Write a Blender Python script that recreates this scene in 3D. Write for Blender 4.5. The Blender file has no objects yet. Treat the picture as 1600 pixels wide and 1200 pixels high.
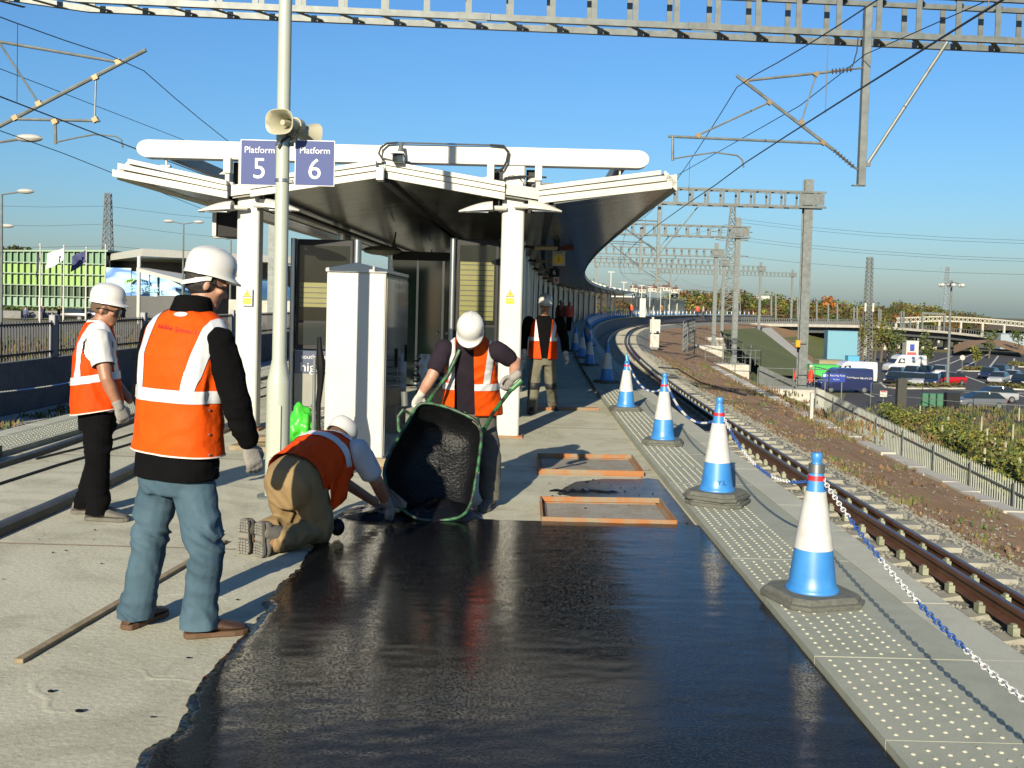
import bpy, bmesh, math, random
import numpy as np
from mathutils import Vector, Matrix, noise

random.seed(7)
R = math.radians
scene = bpy.context.scene
COL = scene.collection

# ---------------------------------------------------------------- camera, sky, sun, exposure
CAM_H = 1.65
PITCH = math.atan(60 / 1600.0)
ROLL = R(1.5)
_f = Vector((0, math.cos(PITCH), -math.sin(PITCH)))
_u0 = Vector((0, math.sin(PITCH), math.cos(PITCH)))
_r0 = Vector((1, 0, 0))
_r = math.cos(ROLL) * _r0 + math.sin(ROLL) * _u0
_u = -math.sin(ROLL) * _r0 + math.cos(ROLL) * _u0
cam_data = bpy.data.cameras.new('camera')
cam = bpy.data.objects.new('camera', cam_data)
COL.objects.link(cam)
m = Matrix((_r, _u, -_f)).transposed().to_4x4()
m.translation = Vector((0, 0, CAM_H))
cam.matrix_world = m
cam_data.sensor_width = 36.0
cam_data.lens = 36.0
cam_data.shift_y = -70 / 1600.0
cam_data.clip_start = 0.05
cam_data.clip_end = 6000
scene.camera = cam

SUN_EL, SUN_AZ = R(21), R(180 + 15.5)          # the sun stands behind the camera, a little to its left
world = bpy.data.worlds.new('World')
scene.world = world
world.use_nodes = True
nt = world.node_tree
nt.nodes.clear()
sky = nt.nodes.new('ShaderNodeTexSky')
sky.sky_type = 'NISHITA'
sky.sun_disc = False
sky.sun_elevation = SUN_EL
sky.sun_rotation = SUN_AZ
sky.altitude = 0
sky.air_density = 1.4
sky.dust_density = 0.75
sky.ozone_density = 10.0
bg = nt.nodes.new('ShaderNodeBackground')
bg.inputs['Strength'].default_value = 0.068
wo = nt.nodes.new('ShaderNodeOutputWorld')
nt.links.new(sky.outputs[0], bg.inputs[0])
nt.links.new(bg.outputs[0], wo.inputs[0])

sd = bpy.data.lights.new('sun', 'SUN')
sd.energy = 5.0
sd.angle = R(0.5)
sd.color = (1.0, 0.89, 0.69)
sun = bpy.data.objects.new('sun', sd)
COL.objects.link(sun)
# direction the light travels: away from the camera and to the right
ldir = Vector((math.sin(R(15.5)) * math.cos(SUN_EL), math.cos(R(15.5)) * math.cos(SUN_EL), -math.sin(SUN_EL)))
sun.rotation_euler = ldir.to_track_quat('-Z', 'Y').to_euler()
vs = scene.view_settings
vs.view_transform = 'Standard'
vs.look = 'None'
vs.exposure = 1.12
vs.gamma = 1.0
vs.use_curve_mapping = False
scene.cycles.max_bounces = 6
scene.cycles.diffuse_bounces = 3
scene.cycles.glossy_bounces = 3
scene.cycles.transmission_bounces = 4
scene.cycles.use_denoising = True


# ---------------------------------------------------------------- geometry helpers
def at(px, py, Y):
 """world point seen at a spot of the 1600x1200 photograph, at a known distance Y"""
 d = _f + _r * ((px - 800) / 1600.0) + _u * ((530 - py) / 1600.0)
 t = Y / d.y
 return Vector((0, 0, CAM_H)) + d * t


def onz(px, py, z=0.0):
 d = _f + _r * ((px - 800) / 1600.0) + _u * ((530 - py) / 1600.0)
 t = (z - CAM_H) / d.z
 return Vector((0, 0, CAM_H)) + d * t


# the line of the railway: straight beside us, then bending to the right
_PATH = []


def _make_path():
 x = y = th = 0.0
 ds = 0.5
 s = 0.0
 while s < 330:
  _PATH.append((x, y, th))
  if s < 5:
   k = 0
  elif s < 90:
   k = 1 / 640.0
  elif s < 130:
   k = 1 / 640.0 + (s - 90) / 40.0 * (1 / 250.0 - 1 / 640.0)
  else:
   k = 1 / 250.0
  th += k * ds
  x += math.sin(th) * ds
  y += math.cos(th) * ds
  s += ds


_make_path()


def pth(s, X, z=0.0):
 """point at distance s along the line, X to its right"""
 if s <= 0:
  return Vector((X, s, z))
 i = min(int(s * 2), len(_PATH) - 2)
 f = s * 2 - i
 a, b = _PATH[i], _PATH[i + 1]
 x, y, th = (a[j] + (b[j] - a[j]) * f for j in range(3))
 return Vector((x + X * math.cos(th), y - X * math.sin(th), z))


def pang(s):
 return 0.0 if s <= 0 else _PATH[min(int(s * 2), len(_PATH) - 1)][2]


class MB:
 def __init__(self):
  self.v = []
  self.f = []

 def add(self, vs_, fs):
  n = len(self.v)
  self.v += [tuple(p) for p in vs_]
  self.f += [tuple(i + n for i in q) for q in fs]
  return self

 def box(self, c, s, rz=0.0, rx=0.0, ry=0.0):
  hx, hy, hz = s[0] / 2, s[1] / 2, s[2] / 2
  ps = [Vector(p) for p in ((-hx, -hy, -hz), (hx, -hy, -hz), (hx, hy, -hz), (-hx, hy, -hz), (-hx, -hy, hz), (hx, -hy, hz), (hx, hy, hz), (-hx, hy, hz))]
  M_ = Matrix.Rotation(rz, 3, 'Z') @ Matrix.Rotation(ry, 3, 'Y') @ Matrix.Rotation(rx, 3, 'X')
  c = Vector(c)
  return self.add([M_ @ p + c for p in ps], [(3, 2, 1, 0), (4, 5, 6, 7), (0, 1, 5, 4), (1, 2, 6, 5), (2, 3, 7, 6), (3, 0, 4, 7)])

 def b2(self, lo, hi):
  return self.box([(lo[i] + hi[i]) / 2 for i in range(3)], [abs(hi[i] - lo[i]) for i in range(3)])

 def bar(self, p0, p1, w, h=None, up=(0, 0, 1)):
  """rectangular bar between two points"""
  h = h or w
  p0, p1 = Vector(p0), Vector(p1)
  d = (p1 - p0).normalized()
  up = Vector(up)
  if abs(d.dot(up)) > 0.98:
   up = Vector((0, 1, 0))
  sx = d.cross(up).normalized() * (w / 2)
  sz = sx.cross(d).normalized() * (h / 2)
  ps = []
  for p in (p0, p1):
   ps += [p - sx - sz, p + sx - sz, p + sx + sz, p - sx + sz]
  return self.add(ps, [(0, 1, 2, 3), (7, 6, 5, 4), (0, 4, 5, 1), (1, 5, 6, 2), (2, 6, 7, 3), (3, 7, 4, 0)])

 def tube(self, pts, r, n=8, cap=True):
  """round tube along points; r a number or one per point"""
  pts = [Vector(p) for p in pts]
  rs = r if isinstance(r, (list, tuple)) else [r] * len(pts)
  rings = []
  d0 = (pts[1] - pts[0]).normalized()
  up = Vector((0, 0, 1)) if abs(d0.z) < 0.9 else Vector((0, 1, 0))
  a = d0.cross(up).normalized()
  for i, p in enumerate(pts):
   if i == 0:
    d = pts[1] - p
   elif i == len(pts) - 1:
    d = p - pts[i - 1]
   else:
    d = (pts[i + 1] - p).normalized() + (p - pts[i - 1]).normalized()
   d.normalize()
   a = (a - d * a.dot(d)).normalized()
   b = d.cross(a)
   rings.append([p + (a * math.cos(t) + b * math.sin(t)) * rs[i] for t in (2 * math.pi * k / n for k in range(n))])
  return self.rings(rings, cap)

 def rings(self, rings, cap=True, close=True):
  n = len(rings[0])
  vs_ = [p for rg in rings for p in rg]
  fs = []
  for i in range(len(rings) - 1):
   for k in range(n if close else n - 1):
    k2 = (k + 1) % n
    fs.append((i * n + k, i * n + k2, (i + 1) * n + k2, (i + 1) * n + k))
  if cap:
   fs.append(tuple(range(n))[::-1])
   fs.append(tuple((len(rings) - 1) * n + k for k in range(n)))
  return self.add(vs_, fs)

 def lathe(self, c, prof, n=16, cap=True):
  """profile of (radius, z) turned about the vertical through c"""
  c = Vector(c)
  return self.rings([[c + Vector((r * math.cos(2 * math.pi * k / n), r * math.sin(2 * math.pi * k / n), z)) for k in range(n)] for r, z in prof], cap)

 def prism(self, poly, axis_vec):
  """closed polygon pushed along a vector"""
  poly = [Vector(p) for p in poly]
  a = Vector(axis_vec)
  n = len(poly)
  return self.add(poly + [p + a for p in poly], [tuple(range(n))[::-1], tuple(range(n, 2 * n))] + [(i, (i + 1) % n, n + (i + 1) % n, n + i) for i in range(n)])

 def sweep(self, s_list, prof, close=True, cap=True):
  """cross-section of (X, z) carried along the line of the railway"""
  return self.rings([[pth(s, X, z) for X, z in prof] for s in s_list], cap, close)

 def ball(self, c, r, n=10, m_=6):
  c = Vector(c)
  rr = r if isinstance(r, (list, tuple)) else (r, r, r)
  rg = []
  for i in range(m_ + 1):
   t = math.pi * (i + 0.02) / (m_ + 0.04)
   rg.append([c + Vector((rr[0] * math.sin(t) * math.cos(2 * math.pi * k / n), rr[1] * math.sin(t) * math.sin(2 * math.pi * k / n), -rr[2] * math.cos(t))) for k in range(n)])
  return self.rings(rg)

 def build(self, name, mat_, parent=None, smooth=True, bevel=0.0, sharp=35, seg=1, local=False):
  me = bpy.data.meshes.new(name)
  off = Vector((0, 0, 0))
  if parent is not None and not local:
   q = parent
   while q is not None:
    off += Vector(q.location)
    q = q.parent
  if off.length:
   vv = [(p[0] - off.x, p[1] - off.y, p[2] - off.z) for p in self.v]
  else:
   vv = [tuple(p) for p in self.v]
  me.from_pydata(vv, [], self.f)
  me.validate()
  bm = bmesh.new()
  bm.from_mesh(me)
  bmesh.ops.recalc_face_normals(bm, faces=bm.faces)
  bm.to_mesh(me)
  bm.free()
  if mat_ is not None:
   for q in (mat_ if isinstance(mat_, (list, tuple)) else [mat_]):
    me.materials.append(q)
  if smooth:
   me.polygons.foreach_set('use_smooth', [True] * len(me.polygons))
   me.set_sharp_from_angle(angle=R(sharp))
  o = bpy.data.objects.new(name, me)
  COL.objects.link(o)
  if parent is not None:
   o.parent = parent
  if bevel:
   b = o.modifiers.new('bevel', 'BEVEL')
   b.width = bevel
   b.segments = seg
   b.limit_method = 'ANGLE'
  return o


def tag(o, label=None, cat=None, group=None, kind=None):
 if label:
  o['label'] = label
 if cat:
  o['category'] = cat
 if group:
  o['group'] = group
 if kind:
  o['kind'] = kind
 return o


def thing(name, label, cat, loc=(0, 0, 0), group=None, rz=0.0):
 o = bpy.data.objects.new(name, None)
 COL.objects.link(o)
 o.location = loc
 o.rotation_euler = (0, 0, rz)
 o.empty_display_size = 0.2
 return tag(o, label, cat, group)


def dup(root, loc=None, rz=None, label=None, group=None, parent=None):
 """copy a thing with its parts and sub-parts; meshes are shared"""
 c = root.copy()
 COL.objects.link(c)
 c.parent = parent
 if loc is not None:
  c.location = loc
 if rz is not None:
  c.rotation_euler = (0, 0, rz)
 if label:
  c['label'] = label
 if group:
  c['group'] = group
 for ch in list(root.children):
  dup(ch, parent=c)
 return c


def inst(name, me, parent, loc, rot=(0, 0, 0), scale=(1, 1, 1)):
 """one more piece that shares a mesh"""
 o = bpy.data.objects.new(name, me)
 COL.objects.link(o)
 o.parent = parent
 o.location = loc
 o.rotation_euler = rot
 o.scale = scale
 return o


def text(name, body, size, loc, rot, mat_, parent=None, align='CENTER', ext=0.0005, xs=1.0):
 cu = bpy.data.curves.new(name, 'FONT')
 cu.body = body
 cu.size = size
 cu.align_x = align
 cu.align_y = 'CENTER'
 cu.extrude = ext
 cu.resolution_u = 3
 tmp = bpy.data.objects.new(name + '_tmp', cu)
 COL.objects.link(tmp)
 dg = bpy.context.evaluated_depsgraph_get()
 me = bpy.data.meshes.new_from_object(tmp.evaluated_get(dg))
 bpy.data.objects.remove(tmp)
 me.name = name
 me.materials.clear()
 me.materials.append(mat_)
 o = bpy.data.objects.new(name, me)
 COL.objects.link(o)
 off = Vector((0, 0, 0))
 q = parent
 while q is not None:
  off += Vector(q.location)
  q = q.parent
 if parent is not None:
  o.parent = parent
 o.location = Vector(loc) - off
 o.rotation_euler = rot
 o.scale = (xs, 1, 1)
 return o


# ---------------------------------------------------------------- materials
_MC = {}
ALB = 0.66          # one reflectance scale for every painted, mineral and cloth surface


def mat(name, col, rough=0.6, metal=0.0, var=0.12, vs_=6.0, bump=0.0, bs=80.0, spec=0.5, col2=None, detail=4, world_=False, coat=0.0, lo=0.3, hi=0.7, bd=0.01):
 if name in _MC:
  return _MC[name]
 col = tuple(x * ALB for x in col)
 col2 = tuple(x * ALB for x in col2) if col2 else None
 m_ = bpy.data.materials.new(name)
 m_.use_nodes = True
 n = m_.node_tree.nodes
 l = m_.node_tree.links
 b = n['Principled BSDF']
 b.inputs['Roughness'].default_value = rough
 b.inputs['Metallic'].default_value = metal
 b.inputs['Specular IOR Level'].default_value = spec
 b.inputs['Coat Weight'].default_value = coat
 b.inputs['Coat Roughness'].default_value = 0.1
 c = (*col, 1)
 src = None
 if var or col2 or bump:
  if world_:
   g = n.new('ShaderNodeNewGeometry')
   src = g.outputs['Position']
  else:
   g = n.new('ShaderNodeTexCoord')
   src = g.outputs['Object']
 if var or col2:
  t = n.new('ShaderNodeTexNoise')
  t.inputs['Scale'].default_value = vs_
  t.inputs['Detail'].default_value = detail
  t.inputs['Roughness'].default_value = 0.6
  l.new(src, t.inputs['Vector'])
  rp = n.new('ShaderNodeValToRGB')
  rp.color_ramp.elements[0].position = lo
  rp.color_ramp.elements[1].position = hi
  if col2:
   rp.color_ramp.elements[0].color = c
   rp.color_ramp.elements[1].color = (*col2, 1)
  else:
   rp.color_ramp.elements[0].color = (*[x * (1 - var) for x in col], 1)
   rp.color_ramp.elements[1].color = (*[min(1, x * (1 + var)) for x in col], 1)
  l.new(t.outputs['Fac'], rp.inputs[0])
  l.new(rp.outputs[0], b.inputs['Base Color'])
 else:
  b.inputs['Base Color'].default_value = c
 if bump:
  t2 = n.new('ShaderNodeTexNoise')
  t2.inputs['Scale'].default_value = bs
  t2.inputs['Detail'].default_value = 6
  l.new(src, t2.inputs['Vector'])
  bp = n.new('ShaderNodeBump')
  bp.inputs['Strength'].default_value = bump
  bp.inputs['Distance'].default_value = bd
  l.new(t2.outputs['Fac'], bp.inputs['Height'])
  l.new(bp.outputs[0], b.inputs['Normal'])
 _MC[name] = m_
 return m_


def nodes_of(m_):
 return m_.node_tree.nodes, m_.node_tree.links, m_.node_tree.nodes['Principled BSDF']


M_WHITE = mat('white_paint', (0.56, 0.555, 0.50), 0.4, var=0.07, vs_=3)
M_WHITE2 = mat('white_paint_dull', (0.46, 0.46, 0.42), 0.5, var=0.08, vs_=2)
M_GALV = mat('galvanised_steel', (0.155, 0.175, 0.17), 0.5, 0.2, var=0.25, vs_=5, bump=0.05, bs=40)
M_GALV2 = mat('weathered_steel', (0.14, 0.155, 0.145), 0.5, 0.2, var=0.15, vs_=2)
M_STEEL = mat('brushed_stainless', (0.50, 0.51, 0.50), 0.28, 0.9, var=0.08, vs_=4)
M_DARK = mat('dark_paint', (0.018, 0.02, 0.022), 0.5, var=0.2, spec=0.2)
M_BLACKPL = mat('black_plastic', (0.010, 0.010, 0.011), 0.5, var=0.2, spec=0.12)
M_RUBBER = mat('black_rubber', (0.018, 0.018, 0.018), 0.6, var=0.3, vs_=10)
M_WIRE = mat('copper_wire_dark', (0.03, 0.03, 0.03), 0.5, 0.3, var=0)
M_GLASSDARK = mat('dark_glass', (0.02, 0.028, 0.028), 0.06, 0.0, var=0, spec=0.8)
M_RED = mat('red_plastic', (0.55, 0.02, 0.03), 0.4, var=0.1)
M_YELLOW = mat('yellow_plastic', (0.75, 0.55, 0.02), 0.45, var=0.08)
M_SIGNBLUE = mat('sign_blue', (0.070, 0.095, 0.25), 0.6, var=0.03, spec=0.2)
M_LETTER = mat('letter_white', (0.65, 0.65, 0.65), 0.4, var=0)
M_LETTERBLK = mat('letter_black', (0.01, 0.01, 0.01), 0.5, var=0)
M_RUST = mat('rusty_steel', (0.25, 0.20, 0.13), 0.85, 0.0, vs_=5, col2=(0.34, 0.135, 0.04), lo=0.4, hi=0.58, bump=0.2, bs=120)
M_WOOD = mat('weathered_timber', (0.20, 0.15, 0.08), 0.75, vs_=9, col2=(0.34, 0.27, 0.16), bump=0.2, bs=70)


def layered(name, c0, c1, c2, rough=0.85, s_big=0.35, s_mid=2.2, s_fine=45.0, bump=0.35, bs=90, speck=0.5, spec=0.3, stretch=None, bd=0.006):
 """surface of three noise scales with dark specks"""
 c0, c1, c2 = (tuple(x * ALB for x in c) for c in (c0, c1, c2))
 m_ = bpy.data.materials.new(name)
 m_.use_nodes = True
 n, l, b = nodes_of(m_)
 g = n.new('ShaderNodeNewGeometry')
 src = g.outputs['Position']
 if stretch:
  mp = n.new('ShaderNodeMapping')
  mp.inputs['Scale'].default_value = stretch
  l.new(src, mp.inputs['Vector'])
  src = mp.outputs[0]

 def nz(sc, det, ro=0.6, dist=0.0):
  t = n.new('ShaderNodeTexNoise')
  t.inputs['Scale'].default_value = sc
  t.inputs['Detail'].default_value = det
  t.inputs['Roughness'].default_value = ro
  t.inputs['Distortion'].default_value = dist
  l.new(src, t.inputs['Vector'])
  return t.outputs['Fac']

 def ramp(fac, p0, p1, a=(0, 0, 0, 1), e=(1, 1, 1, 1)):
  r_ = n.new('ShaderNodeValToRGB')
  r_.color_ramp.elements[0].position = p0
  r_.color_ramp.elements[1].position = p1
  r_.color_ramp.elements[0].color = a
  r_.color_ramp.elements[1].color = e
  l.new(fac, r_.inputs[0])
  return r_.outputs[0]

 def mix(f, a, e, mode='MIX'):
  q = n.new('ShaderNodeMix')
  q.data_type = 'RGBA'
  q.blend_type = mode
  if isinstance(f, float):
   q.inputs[0].default_value = f
  else:
   l.new(f, q.inputs[0])
  for sock, val in ((q.inputs[6], a), (q.inputs[7], e)):
   if isinstance(val, tuple):
    sock.default_value = val
   else:
    l.new(val, sock)
  return q.outputs[2]

 base = mix(ramp(nz(s_big, 5, 0.6, 0.6), 0.38, 0.62), (*c0, 1), (*c1, 1))
 base = mix(ramp(nz(s_mid, 8, 0.65, 1.2), 0.45, 0.75), base, (*c2, 1))
 fine = nz(s_fine, 4, 0.7)
 base = mix(speck, base, ramp(fine, 0.3, 0.62, (0.55, 0.55, 0.55, 1), (1.12, 1.12, 1.12, 1)), 'MULTIPLY')
 l.new(base, b.inputs['Base Color'])
 b.inputs['Roughness'].default_value = rough
 b.inputs['Specular IOR Level'].default_value = spec
 if bump:
  bp = n.new('ShaderNodeBump')
  bp.inputs['Strength'].default_value = bump
  bp.inputs['Distance'].default_value = bd
  l.new(nz(bs, 6, 0.65), bp.inputs['Height'])
  l.new(bp.outputs[0], b.inputs['Normal'])
 return m_


def asphalt_fresh():
 m_ = bpy.data.materials.new('fresh_mastic_asphalt')
 m_.use_nodes = True
 n, l, b = nodes_of(m_)
 g = n.new('ShaderNodeNewGeometry')
 b.inputs['Base Color'].default_value = (0.0035, 0.0038, 0.0048, 1)
 b.inputs['Specular IOR Level'].default_value = 0.22

 def nz(sc, det, ro, stretch=None):
  t = n.new('ShaderNodeTexNoise')
  t.inputs['Scale'].default_value = sc
  t.inputs['Detail'].default_value = det
  t.inputs['Roughness'].default_value = ro
  if stretch:
   mp = n.new('ShaderNodeMapping')
   mp.inputs['Scale'].default_value = stretch
   l.new(g.outputs['Position'], mp.inputs['Vector'])
   l.new(mp.outputs[0], t.inputs['Vector'])
  else:
   l.new(g.outputs['Position'], t.inputs['Vector'])
  return t.outputs['Fac']
 mr = n.new('ShaderNodeMapRange')
 mr.inputs['From Min'].default_value = 0.3
 mr.inputs['From Max'].default_value = 0.7
 mr.inputs['To Min'].default_value = 0.07
 mr.inputs['To Max'].default_value = 0.15
 l.new(nz(1.6, 4, 0.6), mr.inputs['Value'])
 l.new(mr.outputs[0], b.inputs['Roughness'])
 rp = n.new('ShaderNodeValToRGB')           # flat wet film broken by pits and grains
 rp.color_ramp.elements[0].position = 0.36
 rp.color_ramp.elements[1].position = 0.47
 l.new(nz(85, 2, 0.6), rp.inputs[0])
 b0 = n.new('ShaderNodeBump')
 b0.inputs['Strength'].default_value = 0.15
 b0.inputs['Distance'].default_value = 0.001
 l.new(nz(260, 2, 0.6), b0.inputs['Height'])
 b1 = n.new('ShaderNodeBump')
 b1.inputs['Strength'].default_value = 0.8
 b1.inputs['Distance'].default_value = 0.0015
 l.new(rp.outputs[0], b1.inputs['Height'])
 l.new(b0.outputs[0], b1.inputs['Normal'])
 b2 = n.new('ShaderNodeBump')
 b2.inputs['Strength'].default_value = 0.06
 b2.inputs['Distance'].default_value = 0.012
 l.new(nz(9.0, 5, 0.6, (0.75, 1.2, 1.0)), b2.inputs['Height'])
 l.new(b1.outputs[0], b2.inputs['Normal'])
 l.new(b2.outputs[0], b.inputs['Normal'])
 return m_


M_CONC = layered('platform_concrete', (0.50, 0.49, 0.37), (0.585, 0.575, 0.445), (0.35, 0.335, 0.245), 0.85, 0.45, 1.7, 42, 0.7, 38, 0.42)
M_SLAB = layered('grey_paving', (0.335, 0.355, 0.285), (0.375, 0.39, 0.315), (0.295, 0.31, 0.245), 0.8, 0.8, 3.0, 110, 0.2, 200, 0.35)
M_COPING = layered('pale_coping', (0.47, 0.475, 0.39), (0.51, 0.51, 0.42), (0.40, 0.405, 0.33), 0.8, 0.8, 3.0, 110, 0.2, 200, 0.3)
M_STUD = mat('worn_stud_tops', (0.42, 0.42, 0.32), 0.75, var=0.2, vs_=20)
M_ASPH = asphalt_fresh()
M_GROUND = layered('rough_ground', (0.16, 0.15, 0.075), (0.20, 0.18, 0.10), (0.10, 0.11, 0.045), 0.95, 0.05, 0.5, 6, 0.4, 3, 0.6, bd=0.05)
M_DIRT = layered('brown_cess_dirt', (0.31, 0.185, 0.095), (0.37, 0.23, 0.125), (0.23, 0.145, 0.065), 0.95, 0.4, 2.0, 40, 0.6, 25, 0.8, bd=0.02)
M_BALLAST = layered('ballast_bed', (0.25, 0.25, 0.215), (0.30, 0.30, 0.26), (0.19, 0.185, 0.155), 0.9, 0.7, 6.0, 24, 1.0, 18, 0.9, bd=0.04)
M_STONE = mat('ballast_stone', (0.15, 0.15, 0.125), 0.9, vs_=6, col2=(0.29, 0.285, 0.235), world_=True)
M_TARMAC = layered('car_park_tarmac', (0.060, 0.060, 0.062), (0.075, 0.074, 0.073), (0.05, 0.05, 0.05), 0.9, 0.05, 0.3, 8, 0, 1, 0.3)
M_ROAD = layered('pale_road', (0.20, 0.185, 0.165), (0.23, 0.21, 0.19), (0.18, 0.17, 0.15), 0.9, 0.05, 0.3, 8, 0, 1, 0.3)
M_WALLC = layered('stained_retaining_concrete', (0.20, 0.20, 0.20), (0.24, 0.24, 0.235), (0.15, 0.15, 0.15), 0.85, 0.4, 1.5, 20, 0.2, 30, 0.4)
M_CONC2 = mat('plain_concrete', (0.46, 0.44, 0.38), 0.85, var=0.15, vs_=1.5)
M_RAIL = mat('rusty_rail', (0.10, 0.042, 0.022), 0.5, 0.25, vs_=3, col2=(0.15, 0.07, 0.04), world_=True, bump=0.1, bs=60)
M_RAILTOP = mat('running_surface', (0.13, 0.085, 0.06), 0.35, 0.6, var=0.2, vs_=3, world_=True)
M_SLEEP = mat('sleeper_concrete', (0.29, 0.28, 0.225), 0.85, var=0.2, vs_=4, world_=True)
M_GRASS = layered('embankment_grass', (0.10, 0.13, 0.03), (0.14, 0.16, 0.045), (0.16, 0.14, 0.06), 0.95, 0.08, 0.8, 8, 0.6, 4, 0.6, bd=0.05)


def struct(o):
 o['kind'] = 'structure'
 return o


# ---- the ground: low flat land, higher on the left of the line than on the right
def z_base(x, y):
 i = min(max(int(y * 2), 0), len(_PATH) - 1)
 c = _PATH[min(i, 300)][0]
 u = x - c
 if u < -12:
  t = min(1, (-12 - u) / 22.0)
  return -0.35 - 1.85 * t * t * (3 - 2 * t)
 if u > 4:
  return -6.5
 return -6.5 if y > 0 else -1.6


gx = [-900, -500, -300, -200, -140, -100, -80, -60, -48, -40, -34, -30, -26, -22, -19, -16.5, -14.5, -13, -12, -10.4, -8, 0, 4, 12, 30, 60, 100, 200, 400, 900]
gy = [-60, -20, 0, 10, 20, 30, 40, 50, 60, 75, 90, 110, 140, 180, 230, 300, 500, 900, 1800, 3500]
gb = MB()
rows = []
for y in gy:
 i = min(max(int(y * 2), 0), 300)
 c = _PATH[i][0]
 rows.append([Vector((x + c, y, z_base(x + c, y))) for x in gx])
gb.rings(rows, cap=False, close=False)
ground = struct(gb.build('ground', M_GROUND, smooth=True, sharp=80))

# ---- railway embankment on the right of the platform, carried along the line
SL = [-6 + 2.0 * i for i in range(30)] + [54 + 4 * i for i in range(55)]


def zdrop(s):
 """the verge lies lower towards the camera"""
 return -0.036 * max(0, 47 - s) if s < 47 else 0.0


def emb_profile(s):
 d = zdrop(s)
 return [(-10.6, -1.30), (2.6, -1.12), (5.45, -1.12), (6.15, -1.48), (8.7, -1.80 + d * 0.15), (9.6, -1.92 + d * 0.3), (11.0, -2.42 + d * 0.7), (12.3, -2.98 + d), (13.6, -3.6 + d), (17.0, -5.0 + d * 0.4), (22.5, -6.6)]


def band(name, i0, i1, mat_, lift=0.0, jitter=0.0, sub=1):
 b_ = MB()
 rg = []
 for s in SL:
  pr = emb_profile(s)[i0:i1 + 1]
  pts = []
  for a, e in zip(pr[:-1], pr[1:]):
   for k in range(sub):
    t = k / sub
    pts.append((a[0] + (e[0] - a[0]) * t, a[1] + (e[1] - a[1]) * t))
  pts.append(pr[-1])
  rg.append([pth(s, X, z + lift + (noise.noise(Vector((X * 0.9, s * 0.35, 3))) * jitter if 0 < k < len(pts) - 1 else 0)) for k, (X, z) in enumerate(pts)])
 b_.rings(rg, cap=False, close=False)
 return struct(b_.build(name, mat_, smooth=True, sharp=80))


band('track_bed', 0, 3, M_BALLAST, sub=3)
band('cess_path', 3, 5, M_DIRT, jitter=0.08, sub=4)
band('verge', 5, 8, M_DIRT, jitter=0.12, sub=3)
band('embankment', 8, 10, M_GRASS, jitter=0.2, sub=3)

# ---- island platform
SP = [-4 + 1.0 * i for i in range(60)] + [56 + 4 * i for i in range(43)]
NOSE_R, NOSE_L, TACT_R, TACT_L = 2.43, -5.70, 1.425, -4.95
pb = MB().sweep(SP, [(TACT_L, -1.3), (TACT_L, 0.0), (TACT_R, 0.0), (TACT_R, -1.3)])
platform = struct(pb.build('platform', M_CONC, smooth=False))
# brick-faced body below the copings, set back a little
wb = MB().sweep(SP, [(TACT_R + 0.003, -1.3), (TACT_R + 0.003, -0.03), (2.30, -0.03), (2.30, -1.3)])
wb.sweep(SP, [(-5.66, -1.3), (-5.66, -0.03), (TACT_L - 0.003, -0.03), (TACT_L - 0.003, -1.3)])
wb.build('platform_body', M_WALLC, platform, smooth=False)
# saw-cut joints in the concrete deck
for s in (6.55, 10.15, 13.4, 16.6, 21.0):
 MB().add([(-5.0, s, 0.003), (TACT_R - 0.01, s - 0.02, 0.003), (TACT_R - 0.01, s, 0.003), (-5.0, s + 0.022, 0.003)], [(0, 1, 2, 3)]).build('deck_joint', mat('joint_rust', (0.30, 0.22, 0.15), 0.9, var=0.3, vs_=5), platform)

# tactile slabs with blisters, and the copings
SLAB_L = 0.9


def slab_mesh(x0, x1, zt, th, name, mat_):
 b_ = MB().b2((x0, 0.0035, zt - th), (x1, SLAB_L - 0.0035, zt))
 o = b_.build(name, mat_, bevel=0)
 me = o.data
 bpy.data.objects.remove(o)
 return me


def stud_mesh(x0, ncol, zt):
 b_ = MB()
 pitch = 0.0667
 for c in range(ncol):
  for r_ in range(13):
   y = 0.05 + r_ * pitch + (pitch / 2 if c % 2 else 0)
   if y > SLAB_L - 0.02:
    continue
   cx = x0 + c * pitch
   n = 8
   lo = [(cx + 0.0108 * math.cos(k * math.pi / 4), y + 0.0108 * math.sin(k * math.pi / 4), zt - 0.001) for k in range(n)]
   hi = [(cx + 0.0072 * math.cos(k * math.pi / 4), y + 0.0072 * math.sin(k * math.pi / 4), zt + 0.0055) for k in range(n)]
   b_.rings([lo, hi], cap=False)
   b_.f.append(tuple(len(b_.v) - n + k for k in range(n)))
 o = b_.build('studs', M_STUD)
 me = o.data
 bpy.data.objects.remove(o)
 return me


ZT = 0.055
me_slabR = slab_mesh(TACT_R + 0.004, 2.17, ZT, 0.085, 'tactile_slab', M_SLAB)
me_copR = slab_mesh(2.175, NOSE_R, ZT + 0.001, 0.085, 'coping', M_COPING)
me_studR = stud_mesh(1.485, 7, ZT)
me_slabL = slab_mesh(-5.47, TACT_L - 0.004, ZT, 0.085, 'tactile_slab', M_SLAB)
me_copL = slab_mesh(NOSE_L, -5.475, ZT + 0.001, 0.085, 'coping', M_COPING)
me_studL = stud_mesh(-5.37, 6, ZT)
for me_s, me_c, me_t, s0, s1 in ((me_slabR, me_copR, me_studR, 2.85, 56), (me_slabL, me_copL, me_studL, 7.35, 32)):
 s = s0
 while s < s1:
  o_ = pth(s, 0)
  rot = (0, 0, -pang(s + 0.45))
  jz = random.uniform(-0.0015, 0.0015)
  sl = inst('tactile_slab', me_s, platform, (o_.x, o_.y, jz), rot)
  tag(inst('studs', me_t, sl, (0, 0, 0)), kind='stuff')
  inst('coping', me_c, platform, (o_.x, o_.y, -jz), rot)
  s += SLAB_L
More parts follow.
